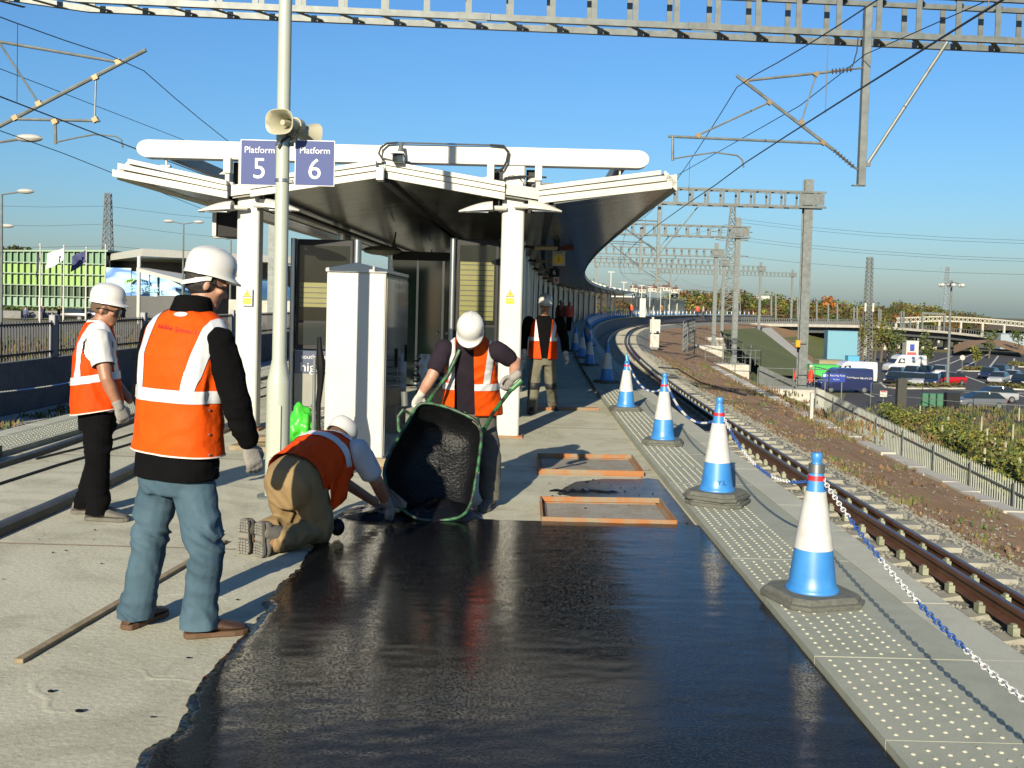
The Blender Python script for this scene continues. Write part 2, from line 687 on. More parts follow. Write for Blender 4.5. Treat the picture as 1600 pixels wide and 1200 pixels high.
far_ = [56 + 4 * i for i in range(43)]
MB().sweep(far_, [(TACT_R + 0.004, -0.03), (TACT_R + 0.004, ZT), (2.17, ZT), (2.17, -0.03)]).build('paving_strip', M_SLAB, platform, smooth=False)
MB().sweep(far_, [(2.175, -0.03), (2.175, ZT), (NOSE_R, ZT), (NOSE_R, -0.03)]).build('coping_strip', M_COPING, platform, smooth=False)
farl = [32 + 4 * i for i in range(49)]
MB().sweep(farl, [(NOSE_L, -0.03), (NOSE_L, ZT), (TACT_L - 0.004, ZT), (TACT_L - 0.004, -0.03)]).build('paving_strip', M_SLAB, platform, smooth=False)

# ---- freshly laid asphalt: a real layer with a ragged left edge
ab = MB()
ys = [2.0 + 0.016 * i for i in range(int(5.55 / 0.016) + 1)]


def ragged(y):
 return -1.25 + 0.05 * noise.noise(Vector((0, y * 1.7, 1))) + 0.035 * noise.noise(Vector((0, y * 6, 4))) + 0.018 * noise.noise(Vector((0, y * 22, 7))) + 0.012 * noise.noise(Vector((0, y * 55, 9)))


nx = 64
rg = []
for j, y in enumerate(ys):
 xl = ragged(y)
 row = [Vector((xl - 0.008 + 0.008 * noise.noise(Vector((3, y * 70, 1))), y, 0.001))]
 for i in range(nx + 1):
  t = i / nx
  x = xl + (TACT_R - 0.004 - xl) * t
  yy = y
  if j == len(ys) - 1:
   yy = y + 0.03 * noise.noise(Vector((x * 3, 0, 2)))
  z = 0.026 + 0.0016 * noise.noise(Vector((x * 2.3, y * 4.5, 0))) + 0.0011 * noise.noise(Vector((x * 9, y * 14, 5)))
  if i == 0:
   z = 0.021 + 0.006 * noise.noise(Vector((1, y * 40, 3)))
  row.append(Vector((x, yy, z)))
 rg.append(row)
far_row = [Vector((p.x, p.y + 0.012, 0.001)) for p in rg[-1]]
rg.append(far_row)
ab.rings(rg, cap=False, close=False)
struct(ab.build('asphalt', M_ASPH, smooth=True, sharp=75))

# the strip where bitumen was already brushed on, between the two cover frames
M_TACK = layered('wet_bitumen_smear', (0.045, 0.048, 0.055), (0.02, 0.021, 0.025), (0.13, 0.125, 0.11), 0.3, 1.6, 4.0, 40, 0.35, 60, 0.5, 0.6)
tk = MB()
poly = [(0.28, 7.56), (1.41, 7.56), (1.415, 9.6), (1.32, 9.66), (1.2, 9.58), (0.9, 9.56), (0.62, 9.36), (0.50, 9.05), (0.42, 8.75), (0.60, 8.6), (0.36, 8.45), (0.28, 8.1)]
tk.add([(x, y, 0.004) for x, y in poly], [tuple(range(len(poly)))])
o = tk.build('bitumen_patch', M_TACK, platform)

# concrete deck scuffs: low ridges of trowelled slurry by the batten
rb = MB()
for (cx, cy, rx_, ry_, a0, a1, w) in ((-1.62, 4.35, 0.33, 0.42, 2.2, 4.9, 0.022), (-1.9, 4.75, 0.2, 0.3, 2.0, 3.7, 0.018), (-1.35, 4.55, 0.3, 0.25, 3.7, 5.2, 0.016), (-1.75, 5.35, 0.3, 0.2, 0.3, 2.2, 0.015)):
 ra = []
 for k in range(25):
  t = a0 + (a1 - a0) * k / 24
  wob = 1 + 0.12 * noise.noise(Vector((t * 3, cx, cy)))
  c = Vector((cx + rx_ * wob * math.cos(t), cy + ry_ * wob * math.sin(t), 0))
  out = Vector((math.cos(t), math.sin(t), 0))
  hgt = (0.0016 + 0.0014 * noise.noise(Vector((t * 5, 1, cx)))) * math.sin(math.pi * k / 24) + 0.0005
  ra.append([c - out * w, c - out * w * 0.3 + Vector((0, 0, hgt)), c + out * w * 0.3 + Vector((0, 0, hgt * 0.8)), c + out * w])
 rb.rings(ra, cap=False, close=False)
rb.build('slurry_ridges', M_CONC, platform, sharp=80)


# ---- tracks
def rail_prof(X, zt):
 return [(X - 0.070, zt - 0.159), (X + 0.070, zt - 0.159), (X + 0.070, zt - 0.148), (X + 0.012, zt - 0.125), (X + 0.010, zt - 0.050), (X + 0.036, zt - 0.040), (X + 0.035, zt - 0.006), (X + 0.024, zt),
   (X - 0.024, zt), (X - 0.035, zt - 0.006), (X - 0.036, zt - 0.040), (X - 0.010, zt - 0.050), (X - 0.012, zt - 0.125), (X - 0.070, zt - 0.148)]


SR = [4 + 1.5 * i for i in range(60)] + [94 + 3 * i for i in range(50)]
ZR = -0.90
track = struct(thing('railway_track', None, None, (0, 0, 0)))
for X, zt in ((3.22, ZR), (4.655, ZR), (4.40, ZR + 0.02)):
 o = MB().sweep(SR, rail_prof(X, zt)).build('rail', M_RAIL, track, sharp=50)
 MB().sweep(SR, [(X - 0.022, zt + 0.0005), (X - 0.022, zt + 0.002), (X + 0.022, zt + 0.002), (X + 0.022, zt + 0.0005)]).build('running_surface', M_RAILTOP, o, smooth=False)
b_ = MB()
prof = [(-0.14, -0.2), (0.14, -0.2), (0.11, 0.0), (-0.11, 0.0)]
b_.rings([[Vector((x, y, z - (0.03 if 0.35 < x_t < 0.65 else 0))) for y, z in prof] for x, x_t in ((2.68, 0.1), (3.5, 0.2), (3.7, 0.5), (4.2, 0.5), (4.35, 0.9), (5.22, 1.0))])
o = b_.build('sleeper', M_SLEEP, smooth=False)
me_sl = o.data
bpy.data.objects.remove(o)
s = 6.0
while s < 70:
 q = pth(s, 0)
 inst('sleeper', me_sl, track, (q.x, q.y, ZR - 0.165), (0, 0, -pang(s) + random.uniform(-0.01, 0.01)))
 s += 0.65
fb = MB()
while s < 150:
 fb.add([pth(s + dy, X, z) for X in (2.68, 5.22) for dy, z in ((-0.13, -1.2), (0.13, -1.2), (0.11, -1.07), (-0.11, -1.07))], [(0, 1, 2, 3), (4, 5, 6, 7), (3, 2, 6, 7), (0, 3, 7, 4), (1, 2, 6, 5)])
 s += 0.65
tag(fb.build('distant_sleepers', M_SLEEP, track, smooth=False), kind='stuff')
# check-rail brackets and rail clips on every sleeper
cb = MB()
s = 6.0
while s < 48:
 q = pth(s, 0)
 a = -pang(s)
 ca, sa = math.cos(a), math.sin(a)
 for X, w, hh in ((4.535, 0.05, 0.15), (4.76, 0.06, 0.05), (4.30, 0.06, 0.07), (3.32, 0.06, 0.05)):
  p = pth(s, X, ZR - 0.165)
  cb.box((p.x, p.y, p.z + hh / 2), (w, 0.10, hh), a)
  cb.box((p.x, p.y, p.z + hh + 0.012), (w * 0.6, 0.05, 0.024), a)
 s += 0.65
tag(cb.build('rail_clips', mat('clip_pale', (0.26, 0.28, 0.19), 0.7, var=0.3, vs_=4, world_=True), track, smooth=False), kind='stuff')
# cable looping over the ballast further on
MB().tube([pth(44, 5.1, -1.03), pth(43, 5.8, -1.0), pth(42, 6.6, -1.45), pth(40.5, 7.4, -1.6), pth(39, 8.0, -1.7)], 0.03, 6).build('track_cable', M_RUBBER, track)

# left-hand track
trackL = struct(thing('railway_track', None, None, (0, 0, 0)))
SRL = [4 + 2 * i for i in range(60)]
for X in (-6.5, -7.95):
 MB().sweep(SRL, rail_prof(X, ZR)).build('rail', M_RAIL, trackL, sharp=50)
for i in range(90):
 q = pth(6 + i * 0.65, -11.18 + 0.01)
 inst('sleeper', me_sl, trackL, (q.x, q.y, ZR - 0.165), (0, 0, -pang(6 + i * 0.65)))
# low ledge and cable route in front of the retaining wall
struct(MB().sweep(SRL, [(-10.3, -1.3), (-9.35, -1.3), (-9.35, -0.92), (-10.3, -0.92)]).build('walkway', M_CONC2, smooth=False))
struct(MB().sweep([-6 + 2 * i for i in range(70)], [(-9.4, -1.29), (-5.7, -1.10)], close=False, cap=False).build('track_bed', M_BALLAST, smooth=False))
# retaining wall with its railings
wl = thing('retaining_wall', 'dark concrete retaining wall across the left track, under black railings', 'wall', pth(20, -10.5, -1.3))
SW = [6 + 2.0 * i for i in range(55)]
MB().sweep(SW, [(-10.62, -1.4), (-10.36, -1.4), (-10.36, 0.12), (-10.62, 0.12)]).build('wall_face', M_WALLC, wl, smooth=False)
rl = thing('railing', 'long black vertical-bar railing with pale-topped posts on the left wall', 'fence', pth(20, -10.5, 0.12))
M_RAILING = mat('railing_paint', (0.022, 0.026, 0.035), 0.5, var=0.2)
bar_me = MB().b2((-0.012, -0.012, 0), (0.012, 0.012, 0.82)).build('bar', M_RAILING, smooth=False)
me_bar = bar_me.data
bpy.data.objects.remove(bar_me)
s = 17.5
k = 0
base = Vector(rl.location)
while s < 44:
 p = pth(s, -10.49, 0.13) - base
 if k % 22 == 0:
  q = MB().b2((-0.07, -0.09, 0), (0.07, 0.09, 0.94)).build('post', mat('post_grey', (0.30, 0.31, 0.33), 0.6, var=0.15), rl, smooth=False, bevel=0.012, local=True)
  q.location = p
  q.rotation_euler = (0, 0, -pang(s))
 else:
  inst('bar', me_bar, rl, p, (0, 0, -pang(s)))
 s += 0.115
 k += 1
for z in (0.24, 0.86):
 MB().sweep([17.5 + 2 * i for i in range(50)], [(-10.51, z), (-10.47, z), (-10.47, z + 0.045), (-10.51, z + 0.045)]).build('rail_bar', M_RAILING, rl, smooth=False)
fbm = MB()
s = 44
while s < 95:
 p = pth(s, -10.49, 0.13)
 fbm.box((p.x, p.y, p.z + 0.42), (0.03, 0.03, 0.84))
 s += 0.16
tag(fbm.build('distant_bars', M_RAILING, rl, smooth=False), kind='stuff')


# ---- ballast stones and weeds (uncountable)
def stones(name, n, fx, fz, s0, s1, size, mat_, pw=2.0, parent=None):
 rng = np.random.default_rng(len(name) + n)
 oct_ = np.array([(1, 0, 0), (-1, 0, 0), (0, 1, 0), (0, -1, 0), (0, 0, 1), (0, 0, -1)], float)
 tri = np.array([(0, 2, 4), (2, 1, 4), (1, 3, 4), (3, 0, 4), (2, 0, 5), (1, 2, 5), (3, 1, 5), (0, 3, 5)])
 t = rng.random(n) ** pw
 ss = s0 + (s1 - s0) * t
 V = np.empty((n * 6, 3))
 for i in range(n):
  X = fx(rng.random())
  p = pth(ss[i], X, fz(X, ss[i]))
  sc = size * (0.6 + 0.8 * rng.random()) * (1 + 0.6 * t[i])
  q = oct_ * sc * (0.7 + 0.6 * rng.random((6, 1))) + rng.normal(0, 0.18 * sc, (6, 3))
  a = rng.random() * 6.28
  ca, sa = math.cos(a), math.sin(a)
  V[i * 6:i * 6 + 6, 0] = p.x + q[:, 0] * ca - q[:, 1] * sa
  V[i * 6:i * 6 + 6, 1] = p.y + q[:, 0] * sa + q[:, 1] * ca
  V[i * 6:i * 6 + 6, 2] = p.z + q[:, 2] * 0.75
 F = (tri[None] + (np.arange(n) * 6)[:, None, None]).reshape(-1, 3)
 me = bpy.data.meshes.new(name)
 me.from_pydata(V.tolist(), [], F.tolist())
 me.materials.append(mat_)
 o = bpy.data.objects.new(name, me)
 COL.objects.link(o)
 return tag(o, kind='stuff')


def zprof(X, s):
 pr = emb_profile(s)
 for a, e in zip(pr[:-1], pr[1:]):
  if a[0] <= X <= e[0]:
   return a[1] + (e[1] - a[1]) * (X - a[0]) / (e[0] - a[0])
 return -1.1


tag(stones('ballast_stones', 13000, lambda r: 4.8 + 1.65 * r, lambda X, s: zprof(X, s) + 0.0, 8.5, 60, 0.026, M_STONE, 1.8), 'grey crushed stone ballast along the shoulder of the track', 'ballast')
tag(stones('ballast_gravel', 5000, lambda r: 3.3 + 1.1 * r, lambda X, s: zprof(X, s) - 0.0, 8, 50, 0.024, M_STONE, 1.8), 'grey crushed stone ballast between the rails', 'ballast')
tag(stones('side_gravel', 4500, lambda r: -9.35 + 3.4 * r, lambda X, s: -1.17, 14, 40, 0.03, M_STONE, 1.5), 'grey ballast stones on the left-hand track', 'ballast')
tag(stones('cess_stones', 1100, lambda r: 6.7 + 2.0 * r * r, lambda X, s: zprof(X, s) + 0.005, 12, 60, 0.02, M_STONE, 1.6), 'loose stones scattered over the brown trackside dirt', 'stones')


def weeds(name, spots, hmin, hmax, mats, label, blades=9, spread=0.16, cat='weeds'):
 """tufts of thin blades; one mesh, materials mixed"""
 vs_, fs, mi = [], [], []
 for (p, sc) in spots:
  k = random.randrange(len(mats))
  for _ in range(blades):
   a = random.uniform(0, 6.28)
   lean = random.uniform(0.1, 0.9)
   h_ = random.uniform(hmin, hmax) * sc
   b0 = p + Vector((random.gauss(0, spread * 0.5), random.gauss(0, spread * 0.5), -0.02))
   d = Vector((math.cos(a), math.sin(a), 0))
   n_ = Vector((-d.y, d.x, 0)) * (0.010 + 0.012 * sc) * random.uniform(0.6, 1.5)
   tip = b0 + d * lean * h_ * 0.6 + Vector((0, 0, h_))
   mid = b0 + d * lean * h_ * 0.22 + Vector((0, 0, h_ * 0.55))
   i = len(vs_)
   vs_ += [b0 - n_, b0 + n_, mid + n_ * 0.9, mid - n_ * 0.9, tip]
   fs += [(i, i + 1, i + 2, i + 3), (i + 3, i + 2, i + 4)]
   mi += [k, k]
 me = bpy.data.meshes.new(name)
 me.from_pydata([tuple(v) for v in vs_], [], fs)
 for q in mats:
  me.materials.append(q)
 me.polygons.foreach_set('material_index', mi)
 o = bpy.data.objects.new(name, me)
 COL.objects.link(o)
 return tag(o, label, cat, kind='stuff')


M_WB = mat('dry_brown_weed', (0.17, 0.105, 0.05), 0.9, var=0.35, vs_=1.5, world_=True)
M_WO = mat('olive_weed', (0.15, 0.14, 0.045), 0.9, var=0.3, vs_=1.5, world_=True)
M_WG = mat('green_weed', (0.08, 0.12, 0.025), 0.9, var=0.3, vs_=1.5, world_=True)
M_WP = mat('purple_brown_weed', (0.13, 0.085, 0.07), 0.9, var=0.3, vs_=1.5, world_=True)
sp = []
for _ in range(1000):
 s = random.uniform(12, 62)
 X = random.choice((random.gauss(6.6, 0.35), random.gauss(6.7, 0.3), random.gauss(8.7, 0.5), random.gauss(9.5, 0.6), random.uniform(9.6, 12.4), random.uniform(9.6, 12.4)))
 sp.append((pth(s, X, zprof(X, s)), random.uniform(0.6, 1.5)))
weeds('trackside_weeds', sp, 0.03, 0.11, [M_WB, M_WB, M_WO, M_WP, M_WG], 'dry brown weeds growing along the cess beside the track', 10, 0.22)
sp = []
for _ in range(900):
 s = random.uniform(14, 50)
 X = random.gauss(12.2, 0.45)
 sp.append((pth(s, X, zprof(X, s)), random.uniform(0.7, 1.6)))
weeds('verge_grass', sp, 0.05, 0.14, [M_WG, M_WG, M_WO], 'green grass growing along the foot of the palisade fence', 12, 0.25, 'grass')
sp = [(pth(random.uniform(28, 46), random.gauss(8.9, 0.8), -1.95), random.uniform(0.8, 1.5)) for _ in range(240)]
weeds('brown_scrub', sp, 0.06, 0.20, [M_WB, M_WB, M_WO], 'russet brown scrub on the verge in front of the signal masts', 14, 0.4, 'scrub')
sp = [(pth(random.uniform(18, 34), random.gauss(-9.6, 0.25), -0.92), random.uniform(0.5, 1.2)) for _ in range(120)]
weeds('wall_weeds', sp, 0.04, 0.14, [M_WG, M_WO, M_WB], 'weeds at the foot of the retaining wall on the left', 9, 0.2)

# ---- concrete cable trough, lid by lid
tr = thing('cable_trough', 'long pale concrete cable trough running along the brown verge', 'cable trough', pth(25, 9.2, -1.9))
o = MB().b2((-0.19, 0.006, 0), (0.19, 0.984, 0.09)).build('lid', M_CONC2, smooth=False, bevel=0.01)
me_lid = o.data
bpy.data.objects.remove(o)
base = Vector(tr.location)
for i in range(46):
 s = 13 + i
 X = 9.22 + 0.03 * math.sin(i * 1.7)
 z = zprof(9.2, s) + 0.02 + random.uniform(-0.015, 0.02)
 inst('lid', me_lid, tr, pth(s, X, z) - base, (random.uniform(-0.015, 0.015), random.uniform(-0.03, 0.03), -pang(s) + random.uniform(-0.03, 0.03)))


# ================================================================ station canopy
M_SOFFIT = mat('soffit_metal', (0.27, 0.255, 0.20), 0.2, 0.8, var=0.25, vs_=1.3, world_=True)
M_FASCIA = mat('fascia_white', (0.56, 0.55, 0.475), 0.4, var=0.04)
M_SEAM = mat('seam_dark', (0.015, 0.015, 0.015), 0.7, var=0)
FY = 12.2
can = thing('platform_canopy', 'long white gull-wing station canopy curving away over the platform', 'canopy', pth(FY, -1.6, 0))
WING = [(-4.80, 3.02), (-3.45, 2.79), (-1.60, 3.08), (0.38, 2.82), (1.86, 3.05)]
CS1 = 136.0
S_CAN = [FY + 0.02] + [13 + 2 * i for i in range(20)] + [53 + 3 * i for i in range(28)]
TH = 0.10
# roof sheet, one slope at a time
for (x0, z0), (x1, z1) in zip(WING[:-1], WING[1:]):
 e = 0.012 if x0 != WING[0][0] else 0
 MB().sweep(S_CAN, [(x0 + e, z0 + 0.02), (x0 + e, z0 + TH + 0.05), (x1, z1 + TH + 0.05), (x1, z1 + 0.02)]).build('roof_slope', M_WHITE2, can, smooth=False)
# soffit panels, piece by piece near us
for (x0, z0), (x1, z1) in zip(WING[:-1], WING[1:]):
 n_p = 34
 for i in range(n_p):
  s0 = FY + 0.03 + i * 0.55
  s1 = s0 + 0.543
  dz = random.uniform(-0.002, 0.002)
  a = [pth(s0, x0 + 0.03, z0 - 0.008 + dz), pth(s0, x1 - 0.03, z1 - 0.008 - dz), pth(s1, x1 - 0.03, z1 - 0.008 + dz), pth(s1, x0 + 0.03, z0 - 0.008 - dz)]
  MB().prism(a, (0, 0, 0.016)).build('soffit_panel', M_SOFFIT, can, smooth=False)
 s0 = FY + 0.03 + n_p * 0.55
 MB().sweep([s0] + [q for q in S_CAN if q > s0 + 0.5], [(x0 + 0.03, z0 - 0.008), (x0 + 0.03, z0 + 0.008), (x1 - 0.03, z1 + 0.008), (x1 - 0.03, z1 - 0.008)]).build('soffit_strip', M_SOFFIT, can, smooth=False)
# edge trims along both eaves
MB().sweep(S_CAN, [(1.862, 3.0), (1.862, 3.10), (1.72, 3.24), (1.70, 3.21), (1.80, 3.06)]).build('eaves_trim', M_FASCIA, can, smooth=False)
MB().sweep(S_CAN, [(-4.802, 2.97), (-4.802, 3.07), (-4.66, 3.21), (-4.64, 3.18), (-4.74, 3.03)]).build('eaves_trim', M_FASCIA, can, smooth=False)
# gutters in the valleys and the dark ridge joint
for X, z in ((-3.05, 2.76), (-1.6, 3.045), (0.38, 2.78)):
 MB().sweep(S_CAN, [(X - 0.05, z - 0.03), (X + 0.05, z - 0.03), (X + 0.05, z + 0.02), (X - 0.05, z + 0.02)]).build('gutter', M_DARK, can, smooth=False)
# stepped fascia on the front gable: three laps
for k, (dz, hgt, yo) in enumerate(((0.0, 0.085, -0.004), (0.088, 0.062, -0.028), (0.153, 0.055, -0.052))):
 for (x0, z0), (x1, z1) in (((-4.79 + 0.1 * k, 3.00 + 0.0 * k), (-3.42, 2.775)), ((-3.15, 2.80), (-1.66, 3.06)), ((-1.54, 3.06), (0.0 - 0.13, 2.845)), ((0.27, 2.81), (1.85 - 0.07 * k, 3.03))):
  y0 = FY + yo
  MB().prism([(x0, y0, z0 + dz), (x1, y0, z1 + dz), (x1, y0, z1 + dz + hgt), (x0, y0, z0 + dz + hgt)], (0, 0.05 - yo, 0)).build('fascia_lap', M_FASCIA, can, smooth=False, bevel=0.004)
# the ridge outlet spout
MB().box((-1.6, FY - 0.06, 3.10), (0.10, 0.16, 0.16)).build('outlet', M_STEEL, can, smooth=False, bevel=0.01)


def frame(s, first=False):
 """portal: two columns and the round-ended beam above the roof"""
 c = pth(s, 0)
 a = -pang(s)

 def W(x, y, z):
  return Vector((c.x + x * math.cos(a) - y * math.sin(a), c.y + x * math.sin(a) + y * math.cos(a), z))
 cm = M_WHITE if first else M_STEEL
 for X in (-3.25, -0.07):
  w = 0.27
  if first:
   q = [W(X - w / 2 + 0.02, -0.10, 0), W(X + w / 2 - 0.02, -0.10, 0), W(X + w / 2, -0.08, 0), W(X + w / 2, 0.10, 0), W(X - w / 2, 0.10, 0), W(X - w / 2, -0.08, 0)]
   co = MB().prism(q, (0, 0, 3.262)).build('column', cm, can, smooth=False, bevel=0.006)
   MB().box(W(X, 0.0, 0.012), (0.36, 0.30, 0.024), a).build('base_plate', M_RUST, co, smooth=False)
  else:
   MB().tube([W(X, 0, 0), W(X, 0, 2.78)], 0.125, 14).build('column', cm, can)
 # beam: flat-sided box with rounded ends, its two halves meeting a little apart
 for x0, x1, lend, rend, zo in ((-4.62, -1.66, True, False, -0.012), (-1.66 + 0.006, 1.54, False, True, 0.0)):
  z0, z1 = 3.27 + zo, 3.485 + zo
  hz = (z1 - z0) / 2
  zc = (z0 + z1) / 2
  pts = []
  if rend:
   pts += [(x1 - hz * 1.3 + hz * 1.3 * math.sin(t), zc - hz * math.cos(t)) for t in (math.pi * k / 10 for k in range(11))]
  else:
   pts += [(x1, z0), (x1, z1)]
  if lend:
   pts += [(x0 + hz * 1.3 - hz * 1.3 * math.sin(t), zc + hz * math.cos(t)) for t in (math.pi * k / 10 for k in range(11))]
  else:
   pts += [(x0, z1), (x0, z0)]
  yo = -0.09 if rend else -0.075
  ax = W(0, 0.2, 0) - W(0, 0, 0)
  MB().prism([W(x, yo, z) for x, z in pts], ax).build('beam', M_WHITE if first else M_WHITE2, can, sharp=30, bevel=0.006 if first else 0)
 if first:
  # hangers between beam and roof, in pale boxes beside the columns
  for X in (-3.50, -0.35, 0.22):
   MB().box(W(X, -0.10, 3.18), (0.085, 0.12, 0.19), a).build('hanger', M_WHITE, can, smooth=False, bevel=0.006)
   MB().box(W(X, -0.10, 3.04), (0.05, 0.07, 0.12), a).build('hanger_stem', M_WHITE2, can, smooth=False)
   MB().box(W(X - 0.01, -0.13, 2.93), (0.19, 0.10, 0.095), a).build('lamp_box', M_WHITE, can, smooth=False, bevel=0.01)
   MB().prism([W(X - 0.15, 0.03, 3.09), W(X - 0.02, 0.03, 3.09), W(X - 0.02, 0.03, 3.15), W(X - 0.09, 0.03, 3.13)], (0, 0.05, 0)).build('wedge', M_WHITE2, can, smooth=False)
  for X in (-3.43, -3.05, -0.26, 0.13):
   MB().box(W(X, 0.10, 2.98), (0.11, 0.06, 0.52), a).build('cable_tray', M_DARK, can, smooth=False)
  for X in (-4.28, 1.20, -1.95):
   MB().tube([W(X, 0.0, 3.16), W(X, 0.0, 3.28)], 0.012, 6).build('tie_rod', M_WHITE, can)
   MB().box(W(X, 0.0, 3.165), (0.11, 0.08, 0.02), a).build('tie_plate', M_WHITE, can, smooth=False)


frame(12.40, True)
for k in range(1, 20):
 frame(12.40 + 6.2 * k)
# long pale purlin tubes from beam to beam over the roof
for X in (-4.3, 1.22, -1.6):
 MB().sweep([12.5 + 3 * i for i in range(40)], [(X - 0.055, 3.28), (X + 0.055, 3.28), (X + 0.055, 3.41), (X - 0.055, 3.41)]).build('purlin', M_GALV, can, smooth=False)

# conduit and cables along the beam
cd = thing('beam_conduit', 'thin pale conduit with black cable loops along the white beam', 'conduit', (-0.9, 12.28, 3.49))
MB().tube([(-1.42, 12.285, 3.497), (-0.32, 12.285, 3.497)], 0.011, 6).build('conduit_tube', M_STEEL, cd)
MB().tube([(-1.42, 12.285, 3.497), (-1.55, 12.28, 3.485), (-1.62, 12.26, 3.43), (-1.64, 12.24, 3.36), (-1.60, 12.22, 3.30), (-1.50, 12.2, 3.275), (-1.42, 12.2, 3.26)], 0.013, 6).build('cable_loop', M_RUBBER, cd)
MB().tube([(-0.32, 12.285, 3.497), (-0.16, 12.27, 3.49), (-0.10, 12.25, 3.42), (-0.12, 12.24, 3.30), (-0.16, 12.24, 3.22), (-0.24, 12.26, 3.18), (-0.34, 12.28, 3.18)], 0.015, 6).build('cable_loop', M_RUBBER, cd)
MB().tube([(0.36, 12.27, 3.13), (0.05, 12.265, 3.135), (-0.13, 12.262, 3.11), (-0.19, 12.262, 3.02), (-0.2, 12.262, 2.72)], 0.013, 6).build('cable_loop', M_RUBBER, cd)
MB().tube([(0.3, 12.3, 3.06), (0.2, 12.3, 3.04), (0.18, 12.3, 2.98), (0.17, 12.3, 2.76)], 0.012, 6).build('cable_loop', M_STEEL, cd)
MB().tube([(-0.13 + 0.13 * math.sin(t) + 0.09, 12.262, 3.02 + 0.12 * math.cos(t)) for t in (2 * math.pi * k / 20 for k in range(21))], 0.004, 5).build('wire_coil', M_RUBBER, cd)

# camera under the beam
cc = thing('security_camera', 'small grey security camera hanging from the white beam', 'camera', (-1.36, 12.15, 3.2))
p = at(622, 248, 12.1)
MB().box(p + Vector((0, 0.08, 0.0)), (0.13, 0.26, 0.095)).build('housing', M_STEEL, cc, smooth=False, bevel=0.02, seg=2)
MB().box(p + Vector((0, -0.055, -0.005)), (0.115, 0.02, 0.08)).build('window', M_GLASSDARK, cc, smooth=False)
MB().box(p + Vector((0, -0.03, 0.055)), (0.155, 0.22, 0.014)).build('sun_shield', M_STEEL, cc, smooth=False)
MB().tube([p + Vector((0.01, 0.05, 0.05)), p + Vector((0.02, 0.09, 0.13)), p + Vector((0.02, 0.13, 0.19))], [0.035, 0.03, 0.026], 10).build('bracket', M_GALV, cc)

# lamps on the columns
def column_lamp(p, sgn, label):
 """curved white floodlight on a short arm; p is the tip of the shell"""
 t = thing('column_lamp', label, 'lamp', p, 'white lamps on the front columns')
 n = 11
 L = 0.40
 rg_ = []
 for k in range(n):
  u = k / (n - 1)
  hgt = 0.012 + 0.095 * math.sin(min(1, u * 0.62 + 0.02) * math.pi / 1.25) ** 1.0
  wd = 0.05 + 0.07 * math.sin(min(1, u * 1.3) * math.pi / 2)
  x = p[0] + sgn * L * u
  rg_.append([Vector((x, p[1] + wd * math.cos(a), p[2] + (hgt * math.sin(a) if math.sin(a) > 0 else 0.012 * math.sin(a)) + 0.03 * u)) for a in (2 * math.pi * j / 16 for j in range(16))])
 MB().rings(rg_).build('shell', M_WHITE, t, sharp=45)
 x = p[0] + sgn * L
 MB().tube([(x - sgn * 0.02, p[1], p[2] + 0.055), (x + sgn * 0.16, p[1] + 0.05, p[2] + 0.06)], 0.03, 10).build('arm', M_WHITE, t)
 MB().box((p[0] + sgn * 0.22, p[1], p[2] + 0.002), (0.26, 0.13, 0.012)).build('lens', M_STEEL, t, smooth=False)
 return t


column_lamp((-3.76, 12.22, 2.615), 1, 'white curved lamp on the outer side of the left front column')
column_lamp((-2.56, 12.22, 2.65), -1, 'white curved lamp on the inner side of the left front column')
column_lamp((-0.67, 12.22, 2.69), 1, 'white curved lamp on the inner side of the right front column')
column_lamp((0.55, 12.22, 2.72), -1, 'white curved lamp on the outer side of the right front column')
ORD = ['nearest', 'second', 'third', 'fourth', 'fifth', 'sixth', 'seventh', 'eighth', 'ninth', 'tenth', 'eleventh', 'twelfth']
for k in range(1, 9):
 s = 12.4 + 6.2 * k
 p = pth(s, 0.42, 2.62)
 t = thing('canopy_bracket_lamp', 'small dull bracket lamp under the dark canopy, %s in its receding row' % ORD[k - 1], 'lamp', p, 'bracket lamps receding under the canopy')
 MB().box(p, (0.42, 0.16, 0.07), -pang(s)).build('shell', mat('lamp_dull', (0.35, 0.30, 0.18), 0.5), t, smooth=False, bevel=0.02)
 MB().bar(p + Vector((-0.2, 0, 0)), pth(s, -0.1, 2.66), 0.05).build('arm', M_DARK, t, smooth=False)
 q = pth(s, -2.55, 2.5)
 t2 = thing('hanging_luminaire', 'curved dark luminaire hung under the middle of the canopy, %s of the row' % ORD[k - 1], 'lamp', q, 'luminaires hung under the canopy')
 MB().ball(q, (0.36, 0.12, 0.09), 12, 6).build('shell', mat('lamp_grey', (0.22, 0.22, 0.18), 0.4, 0.5), t2)
 MB().tube([q + Vector((0.2, 0, 0.04)), q + Vector((0.24, 0, 0.34))], 0.014, 6).build('hanger', M_DARK, t2)

